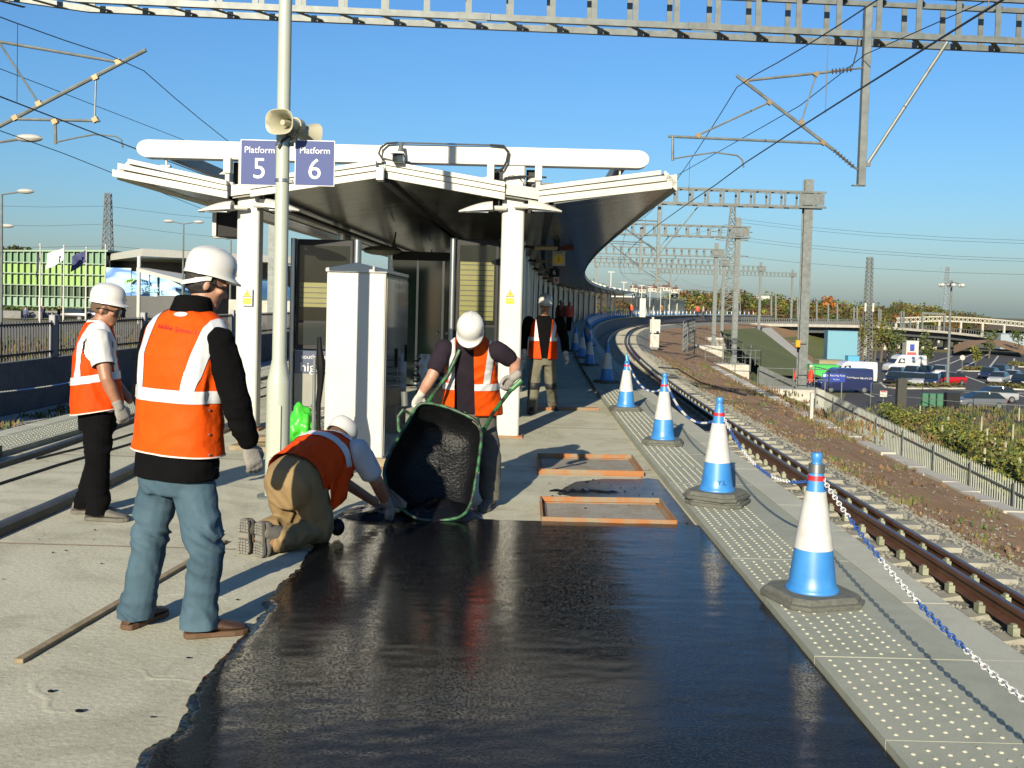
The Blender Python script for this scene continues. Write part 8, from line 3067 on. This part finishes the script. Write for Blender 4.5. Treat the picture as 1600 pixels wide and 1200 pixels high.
lattice('pylon', 'tall narrow lattice pylon behind the green glass building', q.x, 300, -3, at(169, 302, 300).z, 3.4, 1.4, 18, 'pylon', ((at(169, 318, 300).z, 1.2), (at(169, 345, 300).z, 1.2)), 0.16, mat('pylon_dark', (0.10, 0.11, 0.12), 0.7, var=0))


def sky_wire(label, pts, r_=0.03, group=None):
 return tag(MB().tube(pts, r_, 4).build('power_line', M_WIRE), label, 'power line', group)


for k, (a, b) in enumerate((((1143, 341), (1640, 377)), ((1143, 346), (1640, 382)), ((1143, 369), (1640, 406)), ((1143, 374), (1640, 410)), ((1143, 399), (1640, 430)))):
 pa, pb = at(*a, 330), at(*b, 250)
 mid = pa.lerp(pb, 0.5) - Vector((0, 0, 1.2))
 sky_wire('thin power line running right from the big pylon, %s from the top' % ('first', 'second', 'third', 'fourth', 'fifth')[k], [pa, pa.lerp(pb, 0.25) - Vector((0, 0, 0.9)), mid, pa.lerp(pb, 0.75) - Vector((0, 0, 0.9)), pb], 0.035, 'power lines on the right')
for k, (a, m2, b) in enumerate((((-30, 321), (168, 322), (380, 345)), ((-30, 352), (168, 350), (380, 374)), ((-30, 385), (168, 384), (300, 392)))):
 sky_wire('thin power line passing the narrow pylon on the left, %s from the top' % ('first', 'second', 'third')[k], [at(*a, 300), at((a[0] + m2[0]) / 2, (a[1] + m2[1]) / 2 + 2, 300), at(*m2, 300), at((b[0] + m2[0]) / 2, (b[1] + m2[1]) / 2 + 2, 295), at(*b, 290)], 0.04, 'power lines on the left')
for k, (a, b) in enumerate((((1050, 372), (1145, 348)), ((1055, 418), (1145, 400)))):
 sky_wire('thin power line left of the big pylon, %s' % ('upper', 'lower')[k], [at(*a, 310), at((a[0] + b[0]) / 2, (a[1] + b[1]) / 2 + 2, 320), at(*b, 330)], 0.035, 'power lines left of the big pylon')

# ---- road bridge
br = thing('road_bridge', 'long low concrete road bridge beyond the car park', 'bridge', at(1300, 520, 215))
D0, D1, D2 = at(1150, 504, 195), at(1330, 507, 205), at(1545, 527, 232)
deckpts = [D0, D0.lerp(D1, 0.5), D1, D1.lerp(D2, 0.5) + Vector((0, 0, 0.25)), D2]
for a, b in zip(deckpts[:-1], deckpts[1:]):
 MB().bar(a - Vector((0, 0, 0.25)), b - Vector((0, 0, 0.25)), 10, 0.5).build('parapet_edge', M_CONC2, br, smooth=False)
 MB().bar(a - Vector((0, 0, 1.1)) + Vector((0, 1, 0)), b - Vector((0, 0, 1.1)) + Vector((0, 1, 0)), 9, 1.1).build('deck', mat('bridge_shade', (0.09, 0.10, 0.11), 0.8, var=0.1), br, smooth=False)  # underside shade is put into the dark deck colour
 MB().bar(a + Vector((0, -4.8, 1.0)), b + Vector((0, -4.8, 1.0)), 0.1, 0.12).build('handrail', M_GALV, br, smooth=False)
pb_ = MB()
for k in range(110):
 u = k / 109 * 3.999
 i = int(u)
 q = deckpts[i].lerp(deckpts[i + 1], u - i)
 pb_.bar(q + Vector((0, -4.8, 0)), q + Vector((0, -4.8, 1.0)), 0.1)
tag(pb_.build('railing_posts', M_GALV2, br, smooth=False), kind='stuff')
for px in (1330, 1352, 1373, 1394, 1414, 1433, 1451, 1468, 1484):
 q = at(px, 545, 208 + (px - 1330) * 0.13)
 zt = deckpts[2].lerp(D2, (px - 1330) / 215).z - 1.6
 MB().box((q.x, q.y - 3.0, (ZC + zt) / 2), (0.8, 0.9, zt - ZC)).build('pier', M_CONC2, br, smooth=False, bevel=0.1)
a = at(1290, 560, 190)
MB().prism([at(1302, 520, 196), at(1282, 560, 180), at(1320, 560, 188)], (1.5, 3, 0)).build('wing_wall', M_CONC2, br, smooth=False)
MB().prism([at(1200, 514, 205), at(1300, 514, 205), at(1300, 562, 205), at(1200, 562, 205)], (0, 3, 0)).build('opening_shade', mat('bridge_shade', (0.09, 0.10, 0.11)), br, smooth=False)  # dark slab standing in for the shaded opening under the bridge
# grey retaining slope left of the opening, and the tall slope path
sl_ = struct(MB().add([at(1175, 512, 170), at(1205, 512, 175), at(1290, 585, 112), at(1230, 590, 105)], [(0, 1, 2, 3)]).build('bank_path', M_CONC2, smooth=False))
gs_ = struct(MB().add([at(1125, 516, 128), at(1185, 512, 165), at(1285, 590, 108), at(1200, 585, 84)], [(0, 1, 2, 3)]).build('grass_bank', M_GRASS, smooth=False))
bb_ = struct(MB().add([at(1178, 506, 182), at(1240, 535, 172), at(1290, 575, 130), at(1268, 580, 122)], [(0, 1, 2, 3)]).build('brown_bank', M_DIRT, smooth=False))
# brown mound and low grey building at the end of the car park
mb_ = struct(MB().rings([[at(1490, 552, 188), at(1510, 545, 192), at(1540, 534, 200), at(1570, 545, 196), at(1600, 553, 190)], [at(1490, 540, 215), at(1510, 532, 215), at(1540, 531, 215), at(1570, 532, 215), at(1600, 540, 215)]], cap=False, close=False).build('earth_mound', M_DIRT, smooth=True))
crate('low_building', 'low grey building at the right edge beyond the car park', 1592, 545, 12, 8, 3.2, mat('shed_grey', (0.30, 0.36, 0.40), 0.5, var=0.06), 'building', 0, -6.0, False)

# ---- white truss footbridge, far right
ft = thing('truss_bridge', 'pale steel truss bridge rising gently at the right edge behind the road bridge', 'bridge', at(1500, 510, 270))
n_t = 34
bot, topc = [], []
for k in range(n_t + 1):
 u = k / n_t
 x = 1400 + u * 230
 yb = 504 - 3 * math.sin(math.pi * min(1, u * 1.1)) + 12 * max(0, u - 0.3)
 bot.append(at(x, yb, 270))
 topc.append(at(x, yb - 7, 270))
for a, b in zip(bot[:-1], bot[1:]):
 MB().bar(a, b, 0.35, 0.3).build('chord', M_CONC2, ft, smooth=False)
for a, b in zip(topc[:-1], topc[1:]):
 MB().bar(a, b, 0.3, 0.25).build('chord', M_CONC2, ft, smooth=False)
db = MB()
for k in range(n_t):
 db.bar(bot[k], topc[k + 1], 0.15)
 db.bar(topc[k], bot[k + 1], 0.15)
tag(db.build('diagonals', M_CONC2, ft, smooth=False), kind='stuff')
for k in range(0, n_t, 5):
 MB().bar(bot[k], Vector((bot[k].x, bot[k].y, -6.5)), 0.5, 0.5).build('pier', M_CONC2, ft, smooth=False)

# ---- thin masts of the line beyond the bridge
for k, (px, yt, yb, Y) in enumerate(((1205, 463, 500, 240), (1212, 460, 500, 240), (1246, 465, 502, 245), (1250, 470, 502, 245), (1276, 470, 503, 250), (1294, 474, 503, 250), (1308, 474, 504, 250), (1334, 479, 508, 250), (1339, 478, 508, 250), (1373, 482, 510, 255), (1376, 483, 510, 255),
          (1408, 486, 514, 255), (1412, 487, 512, 255), (1441, 488, 545, 240), (1475, 490, 545, 240), (1422, 500, 545, 230), (1432, 503, 545, 230))):
 a, b = at(px, yt, Y), at(px, yb, Y)
 o = MB().bar(b, a, 0.35, 0.35).build('far_line_mast', M_GALV, smooth=False)
 tag(o, 'thin pale mast of the far line, number %s counted from the big near mast rightwards' % ('one two three four five six seven eight nine ten eleven twelve thirteen fourteen fifteen sixteen seventeen'.split()[k]) if False else 'thin pale overhead-line mast beyond the road bridge', 'mast', 'masts of the far line behind the road bridge')
o = MB().bar(at(1440, 489, 240), at(1477, 491, 240), 0.5, 0.5).build('far_gantry_beam', M_GALV, smooth=False)
tag(o, 'small far gantry beam standing beyond the road bridge', 'gantry')
crate('distant_white_shed', 'pale distant building on the wooded ridge', 1190, 466, 5.5, 4, 1.7, M_WHITE2, 'building', 0, at(1190, 468, 420).z, False).location = at(1190, 469, 420)

# ---- wooded hill
hx = [840, 880, 917, 960, 1000, 1050, 1100, 1150, 1200, 1260, 1300, 1350, 1400, 1450, 1490, 1540, 1620]
ht = [408, 420, 437, 452, 463, 460, 458, 458, 463, 474, 476, 480, 478, 484, 494, 500, 503]
rowA = [at(x, 506 + (x - 840) * 0.014, 330) for x in hx]
rowB = [at(x, (y + 8 + 505) / 2, 380) for x, y in zip(hx, ht)]
rowC = [at(x, y + 6, 440) for x, y in zip(hx, ht)]
rowD = [Vector((p.x * 1.3, 620, p.z - 4)) for p in rowC]
hill = struct(MB().rings([rowA, rowB, rowC, rowD], cap=False, close=False).build('hill', layered('hill_scrub', (0.13, 0.09, 0.04), (0.16, 0.11, 0.05), (0.08, 0.075, 0.03), 0.95, 0.03, 0.15, 0.8, 0, 1, 0.6)))
rh = random.Random(8)
cs, cols = [], []
vs_all, fs_all, mi = [], [], []
for k in range(900):
 i = rh.randrange(1, len(hx) - 2)
 u, w = rh.random(), rh.random() ** 0.8
 lo = rowA[i].lerp(rowA[i + 1], u)
 md = rowB[i].lerp(rowB[i + 1], u)
 hi = rowC[i].lerp(rowC[i + 1], u)
 p = lo.lerp(md, w * 2) if w < 0.5 else md.lerp(hi, w * 2 - 1)
 if hx[i] < 1010 and rh.random() < 0.8:
  continue
 s_ = rh.uniform(1.2, 3.0) * (1.25 if w > 0.8 else 0.9)
 vs_, fs = leaf_cloud([((p.x, p.y, p.z + s_ * 0.5), (s_, s_, s_ * 0.75))], 46, 0.5, rh)
 n0 = len(vs_all)
 vs_all += vs_
 fs_all += [tuple(q + n0 for q in f) for f in fs]
 c_ = rh.choices((0, 1, 2, 3, 4), (5, 4, 2, 5, 0.6) if w > 0.55 else (2, 2, 1, 8, 0.8))[0]
 mi += [c_] * len(fs)
tag(leaf_obj('hillside_woodland', vs_all, fs_all, [L_DK, L_MD, L_YE, L_BR, L_RU], mix=mi), 'mixed green and brown autumn woodland covering the far hill', 'woodland', kind='stuff')
q = at(1293, 472, 400)
tree((q.x, q.y, q.z - 4), 6.5, 3.2, 'single bright orange autumn tree on the hill ridge', [L_RU, mat('leaf_orange', (0.5, 0.16, 0.02), 0.8)], None, 300, 0.5, 77)
M_TILE = mat('roof_tile', (0.13, 0.07, 0.05), 0.8, var=0.1)


def house(px, py, Y, w, h_, label, wall=None):
 p = at(px, py, Y)
 t = thing('house', label, 'house', p, 'houses on the far hill')
 d = w * 0.7
 MB().box(p + Vector((0, 0, h_ / 2)), (w, d, h_)).build('wall', wall or M_CONC2, t, smooth=False)
 MB().prism([p + Vector((-w / 2 - 0.3, -d / 2 - 0.3, h_)), p + Vector((w / 2 + 0.3, -d / 2 - 0.3, h_)), p + Vector((w / 2 + 0.3, 0, h_ + w * 0.28)), p + Vector((-w / 2 - 0.3, 0, h_ + w * 0.28))], (0, 0.02, 0)).build('roof', M_TILE, t, smooth=False)
 for sx in (-0.25, 0.25):
  MB().box(p + Vector((sx * w, -d / 2 - 0.03, h_ * 0.55)), (w * 0.16, 0.05, h_ * 0.35)).build('window', M_GLASSDARK, t, smooth=False)
 MB().box(p + Vector((w * 0.3, 0, h_ + w * 0.3)), (0.7, 0.7, 1.6)).build('chimney', M_TILE, t, smooth=False)
 return t


for k, (px, py, w) in enumerate(((990, 456, 5), (1003, 458, 5), (1018, 456, 6), (1027, 457, 5), (1041, 455, 6), (1053, 458, 5))):
 house(px, py, 425, w * 0.55, 1.7, 'small pale house on the far hill, %s from the canopy end' % ('first', 'second', 'third', 'fourth', 'fifth', 'sixth')[k])

# ---- far end of the platform
for k, (px, yt, yb) in enumerate(((955, 425, 457), (975, 441, 470), (989, 443, 474), (1003, 446, 480), (1016, 448, 480), (1033, 449, 481), (1047, 450, 482), (1061, 452, 485))):
 s_ = 118 + k * 8
 p = pth(s_, -0.5 - 0.2 * k, 0)
 Y = p.y
 a, b = at(px, yt, Y), at(px, yt, Y)
 t = thing('platform_lamp', 'white T-shaped platform lamp near the far canopy end, %s of the row' % ('first', 'second', 'third', 'fourth', 'fifth', 'sixth', 'seventh', 'eighth')[k], 'lamp', (a.x, Y, 0), 'lamps on the far platform')
 MB().tube([(a.x, Y, 0), (a.x, Y, a.z)], 0.06, 6).build('shaft', M_WHITE, t)
 MB().box((a.x, Y, a.z), (0.75, 0.2, 0.08)).build('head', M_WHITE, t, smooth=False)
sh_ = thing('platform_shelter', 'glass shelter with a flat white roof on the far platform', 'shelter', pth(150, -1.5, 0))
for k in range(7):
 s0, s1 = 142 + k * 5.2, 142 + (k + 1) * 5.2
 pr = [pth(s0, -2.6, 2.55), pth(s0, 0.6, 2.55), pth(s1, 0.6, 2.55), pth(s1, -2.6, 2.55)]
 MB().prism(pr, (0, 0, 0.16)).build('roof_panel', M_WHITE, sh_, smooth=False)
 MB().prism([pth(s0 + 0.2, 0.3, 0.1), pth(s1 - 0.2, 0.3, 0.1), pth(s1 - 0.2, 0.26, 0.1), pth(s0 + 0.2, 0.26, 0.1)], (0, 0, 2.3)).build('pane', mat('shelter_glass', (0.16, 0.20, 0.19), 0.1, spec=0.7), sh_, smooth=False)
 MB().tube([pth(s0, 0.35, 0), pth(s0, 0.35, 2.55)], 0.08, 6).build('post', M_WHITE, sh_)
for k, (px, lab) in enumerate(((1004, 'tall white display column on the platform at the canopy end'),)):
 p = pth(133, 1.0, 0)
 a = at(1004, 475, p.y)
 tag(MB().box((a.x, p.y, 1.2), (0.75, 0.5, 2.4)).build('white_column', M_WHITE, smooth=False), lab, 'column')
for k, (px, Y, top_, lab) in enumerate(((1090, 146, M_REDCL, 'person in orange on the far platform, left of two'), (1099, 148, mat('pink_white_cloth', (0.6, 0.35, 0.35), 0.8), 'person in a pale top on the far platform beside the orange one'), (986, 128, M_REDCL, 'person in red by the far canopy columns'),
         (1034, 140, mat('brown_cloth', (0.35, 0.18, 0.06), 0.8), 'person in brown on the far platform by the shelter'))):
 a = at(px, 490, Y)
 far_person((a.x, Y, 0.05), k * 1.3, lab, top_, M_NAVYCL, None, 'people on the far platform', 1.7)

# ================================================================ left: station building and forecourt
ZL = -2.1
rd = struct(MB().add([(-160, 66, ZL + 0.13), (-26, 66, ZL + 0.13), (-20, 112, ZL + 0.06), (-160, 112, ZL + 0.06)], [(0, 1, 2, 3)]).build('forecourt_road', M_ROAD, smooth=False))
YB = 135.0
sbld = thing('station_building', 'large green glass station building behind the flagpoles', 'building', at(80, 480, YB))
G_TOP = mat('facade_green_top', (0.14, 0.27, 0.16), 0.25, var=0.2, vs_=0.3, world_=True, spec=0.6)
G_MID = mat('facade_green_mid', (0.25, 0.42, 0.10), 0.3, var=0.2, vs_=0.25, world_=True, spec=0.5)
G_LIME = mat('facade_lime', (0.24, 0.48, 0.04), 0.3, var=0.1, vs_=0.3, world_=True)
G_DARK = mat('facade_dark_glass', (0.05, 0.09, 0.06), 0.08, var=0.5, vs_=0.25, world_=True, spec=0.8)
G_PALE = mat('facade_pale', (0.22, 0.33, 0.24), 0.25, var=0.3, vs_=0.3, world_=True, spec=0.6)
M_FRAME = mat('facade_frame', (0.17, 0.27, 0.18), 0.45, 0.2, var=0.05)
XL0 = at(-30, 440, YB).x
XL1 = at(166, 440, YB).x
nb2 = 20
rows_z = [at(80, y, YB).z for y in (497, 479, 463, 446, 428, 411, 396)]
for i in range(nb2):
 x0 = XL0 + (XL1 - XL0) * i / nb2
 x1 = XL0 + (XL1 - XL0) * (i + 1) / nb2
 for j in range(6):
  zt = rows_z[j + 1] + (0.35 * i / nb2 if j == 5 else 0)
  m_ = (G_PALE, G_PALE if (i * 7) % 9 else M_WHITE2, G_DARK, G_MID, G_MID, G_TOP)[j]
  if i == 3 and j in (3, 4):
   m_ = G_LIME
  MB().b2((x0 + 0.06, YB + random.uniform(0, 0.05), rows_z[j] + 0.06), (x1 - 0.06, YB + 0.1, zt - 0.06)).build('pane', m_, sbld, smooth=False)
 MB().b2((x0 - 0.045, YB - 0.35, rows_z[0]), (x0 + 0.045, YB + 0.05, rows_z[-1] + 0.35 * i / nb2)).build('mullion', M_FRAME, sbld, smooth=False)
for z in rows_z[1:-1]:
 MB().b2((XL0, YB - 0.40, z - 0.06), (XL1, YB + 0.02, z + 0.06)).build('transom', M_FRAME, sbld, smooth=False)
MB().b2((XL0, YB + 0.15, rows_z[0] - 0.5), (XL1, YB + 30, rows_z[-1] - 0.1)).build('interior_block', mat('facade_core', (0.07, 0.10, 0.06), 0.7, var=0.3, vs_=0.2), sbld, smooth=False)
MB().prism([(XL0, YB - 0.4, rows_z[-1]), (XL1 + 0.3, YB - 0.4, rows_z[-1] + 0.40), (XL1 + 0.3, YB - 0.4, rows_z[-1] + 0.65), (XL0, YB - 0.4, rows_z[-1] + 0.2)], (0, 31, 0)).build('roof_edge', M_FRAME, sbld, smooth=False)
# entrance canopies
ec = thing('entrance_canopy', 'broad flat white entrance roof to the right of the glass building', 'canopy', at(220, 480, 122))
A, B, C_, D_ = at(222, 400, 116), at(168, 404, 138), at(330, 402, 168), at(470, 410, 130)
zr = A.z
MB().prism([Vector((q.x, q.y, zr)) for q in (A, B, C_, D_)], (0, 0, 0.85)).build('roof_slab', M_WHITE, ec, smooth=False)
for px, Y in ((217, 117), (310, 126), (170, 136)):
 q = at(px, 440, Y)
 MB().tube([(q.x, Y, ZL), (q.x, Y, zr)], 0.22, 10).build('column', M_WHITE, ec)
A2, B2, C2 = at(213, 424, 108), at(300, 447, 100), at(330, 440, 118)
MB().prism([A2, B2, C2, at(230, 424, 120)], (0, 0, 0.4)).build('lower_roof', M_WHITE, ec, smooth=False)
MB().b2((at(166, 440, 139).x, 139, ZL), (at(470, 440, 139).x, 150, zr)).build('back_wall', mat('entrance_shade', (0.03, 0.035, 0.04), 0.4, var=0.4, vs_=0.3), ec, smooth=False)  # dark box standing in for the shaded space under the entrance roof
rt_ = thing('concourse_roof', 'curved grey glazed roof seen between the front column and the pole', 'roof', at(420, 470, 70))
q0, q1 = at(398, 436, 75), at(440, 470, 75)
rgq = []
for k in range(8):
 t_ = math.pi / 2 * k / 7
 rgq.append([Vector((q0.x - 6 + 6 + 2.2 * math.sin(t_) * 1.0 - 1.0, y, q1.z + (q0.z - q1.z) * math.cos(t_) * 1.0)) for y in (72, 84)])
MB().rings(rgq, cap=False, close=False).build('glazing', mat('roof_glazing', (0.18, 0.24, 0.22), 0.2, var=0.2), rt_)
MB().b2((q0.x - 1.6, 74, q1.z - 3.5), (q1.x + 1.0, 84, q1.z)).build('wall', M_CONC2, rt_, smooth=False)
MB().b2((q0.x - 2.5, 73.9, q0.z - 0.3), (q0.x - 0.9, 84, q0.z + 0.1)).build('roof_edge', M_WHITE2, rt_, smooth=False)

# mural hoarding
mu = thing('mural_hoarding', 'blue and white painted hoarding with a leaf logo under the entrance roof', 'hoarding', at(230, 462, 125))


def mural_mat():
 m_ = bpy.data.materials.new('mural_blue')
 m_.use_nodes = True
 n, l, b = nodes_of(m_)
 g = n.new('ShaderNodeNewGeometry')
 mp = n.new('ShaderNodeMapping')
 mp.inputs['Scale'].default_value = (0.10, 0.0, 0.35)
 mp.inputs['Rotation'].default_value = (0, R(30), 0)
 w = n.new('ShaderNodeTexNoise')
 w.inputs['Scale'].default_value = 2.2
 w.inputs['Detail'].default_value = 2
 w.inputs['Distortion'].default_value = 0.8
 l.new(g.outputs['Position'], mp.inputs['Vector'])
 l.new(mp.outputs[0], w.inputs['Vector'])
 r_ = n.new('ShaderNodeValToRGB')
 r_.color_ramp.elements[0].position = 0.38
 r_.color_ramp.elements[0].color = (0.015, 0.10, 0.32, 1)
 r_.color_ramp.elements[1].position = 0.58
 r_.color_ramp.elements[1].color = (0.34, 0.58, 0.66, 1)
 l.new(w.outputs['Fac'], r_.inputs[0])
 l.new(r_.outputs[0], b.inputs['Base Color'])
 b.inputs['Roughness'].default_value = 0.5
 return m_


M_MURAL = mural_mat()
for (xa, xb, ya, yb, Y) in ((166, 205, 418, 462, 126), (206, 246, 424, 463, 125), (247, 300, 430, 463, 125.5)):
 a, b = at(xa, ya, Y), at(xb, yb, Y)
 MB().b2((a.x, Y, b.z), (b.x - 0.05, Y + 0.15, a.z)).build('panel', M_MURAL, mu, smooth=False)
q = at(222, 451, 124.6)
text('lettering', 'ebbsfleet', 1.15, q, (R(90), 0, 0), mat('mural_letter', (0.20, 0.45, 0.55), 0.5), mu)
q = at(217, 440, 124.6)
for k, cc in enumerate((('leaf_logo_green', (0.20, 0.45, 0.08)), ('leaf_logo_blue', (0.05, 0.25, 0.55)))):
 s_ = 1 if k else -1
 b_ = MB()
 for j in range(4):
  p0 = q + Vector((s_ * (0.2 + 0.25 * j) - 0.2, -0.02 * k, 0.45 - 0.05 * j))
  b_.prism([p0, p0 + Vector((s_ * 0.5, 0, -0.25)), p0 + Vector((s_ * 0.62, 0, -0.75)), p0 + Vector((s_ * 0.12, 0, -0.3))], (0, 0.02, 0))
 b_.build('leaf_logo', mat(cc[0], cc[1], 0.5), mu, smooth=False)

# flagpoles
FL = [(63, 505, 383, 'dark navy', (0.02, 0.025, 0.05), 'leftmost flagpole with a limp dark flag', 0.18), (100, 490, 385, 'white', (0.62, 0.66, 0.66), 'second flagpole with a pale flag blowing left', 0.85), (135, 490, 388, 'navy', (0.035, 0.045, 0.14), 'third flagpole with a navy flag blowing left', 0.75), (165, 470, 384, None, None, 'rightmost flagpole without a flag, by the entrance roof', 0)]
for k, (px, yb, yt, nm, cc, lab, blow) in enumerate(FL):
 Y = 108 + 3 * k
 top = at(px, yt, Y)
 t = thing('flagpole', lab, 'flagpole', (top.x, Y, ZL), 'flagpoles in front of the glass building')
 MB().tube([(top.x, Y, ZL - 0.2), (top.x, Y, top.z)], [0.11, 0.06], 8).build('shaft', M_WHITE, t)
 MB().ball((top.x, Y, top.z + 0.06), 0.12, 8, 5).build('finial', M_WHITE, t)
 if nm:
  b_ = MB()
  rg_ = []
  for i in range(9):
   u = i / 8
   rg_.append([Vector((top.x - 2.2 * blow * u, Y + 0.18 * math.sin(u * 7 + j), top.z - 0.15 - 1.35 * j / 4 - (1.9 - 1.2 * blow) * u * (0.8 + 0.1 * j))) for j in range(5)])
  b_.rings(rg_, cap=False, close=False)
  b_.build('flag', mat('flag_' + nm.replace(' ', '_'), cc, 0.8, var=0.35, vs_=1.2), t)

# street lamps on the forecourt
def street_lamp(px, yt, yb, Y, heads, label):
 top = at(px, yt, Y)
 bot = at(px, yb, Y)
 t = thing('street_lamp', label, 'street lamp', (top.x, Y, bot.z), 'street lamps on the left')
 MB().tube([(top.x, Y, bot.z), (top.x, Y, top.z)], [0.09, 0.05], 8).build('shaft', M_GALV, t)
 for s_ in heads:
  MB().tube([(top.x, Y, top.z), (top.x + s_ * 0.9, Y, top.z + 0.15)], 0.04, 6).build('arm', M_GALV, t)
  MB().ball((top.x + s_ * 1.1, Y, top.z + 0.18), (0.42, 0.16, 0.12), 10, 6).build('head', M_WHITE2, t)
 return t


street_lamp(3, 304, 510, 48, (1,), 'tall street lamp at the left edge with one head to the right')
street_lamp(-18, 357, 510, 60, (1,), 'second street lamp whose head pokes in at the left edge')
street_lamp(287, 350, 480, 75, (-1, 1), 'double-headed street lamp above the man in jeans')
street_lamp(361, 375, 480, 82, (-1,), 'slim street lamp just left of the front column')
street_lamp(-14, 224, 500, 30, (1,), 'near street lamp head cut by the left edge of the picture')

# planters, people, vehicles on the forecourt
for k, px in enumerate((20, 52, 84, 110)):
 a = onz(px, 497, ZL + 0.1)
 t = thing('planter', 'concrete planter with low hedge before the glass building, %s from the left' % ('first', 'second', 'third', 'fourth')[k], 'planter', a, 'planters before the glass building')
 MB().box(a + Vector((0, 0, 0.45)), (2.3, 0.8, 0.9)).build('trough', M_WALLC, t, smooth=False)
 vs_, fs = leaf_cloud([(a + Vector((dx, 0, 1.1)), (0.5, 0.4, 0.3)) for dx in (-0.8, -0.2, 0.4, 0.9)], 60, 0.12, random.Random(k))
 leaf_obj('hedge', vs_, fs, [L_DK, L_MD], t)
for k, (px, py, top_, lab) in enumerate(((40, 503, mat('denim_top', (0.06, 0.09, 0.17), 0.8), 'person in blue walking across the forecourt'), (67, 499, M_NAVYCL, 'person in dark clothes behind the leftmost flagpole'), (92, 503, M_BLACKCL, 'person in black by the dark car'))):
 p = onz(px, py, ZL + 0.08)
 far_person(tuple(p), 0.8 * k, lab, top_, M_NAVYCL, None, 'people on the forecourt', 1.75)
p = onz(112, 500, ZL + 0.1)
c = car(112, 501, 180, *BK, 'black car parked behind the flagpoles on the forecourt', 'car', ZL + 0.1)
c = car(150, 500, 180, *NV, 'navy car behind the man at the far left', 'car', ZL + 0.1)
c = car(2, 494, 170, *NV, 'dark car at the left edge in front of the glass building', 'car', ZL + 0.1)
yb_ = onz(385, 497, ZL)
crate('yellow_plant', 'yellow machine glimpsed behind the man in jeans', 345, 500, 1.6, 1.4, 1.3, M_YELLOW, 'machine', 0, ZL, False)
# scrubby bank between wall and forecourt
sp = []
for _ in range(500):
 s_ = random.uniform(18, 60)
 sp.append((pth(s_, random.uniform(-19, -10.9), -0.35), random.uniform(0.7, 1.6)))
weeds('forecourt_grass', sp, 0.12, 0.35, [M_WG, M_WO, M_WB], 'rough grass behind the railing on the left', 12, 0.5, 'grass')
# distant tree line behind the glass building
vs_, fs = leaf_cloud([(at(x, 389, 320) + Vector((0, 0, -2)), (5, 3, 3)) for x in (8, 18, 28, 35)], 120, 0.7, random.Random(3))
tag(leaf_obj('distant_treeline', vs_, fs, [L_BR, L_DK]), 'distant bare-topped trees just above the glass building roof', 'trees', kind='stuff')
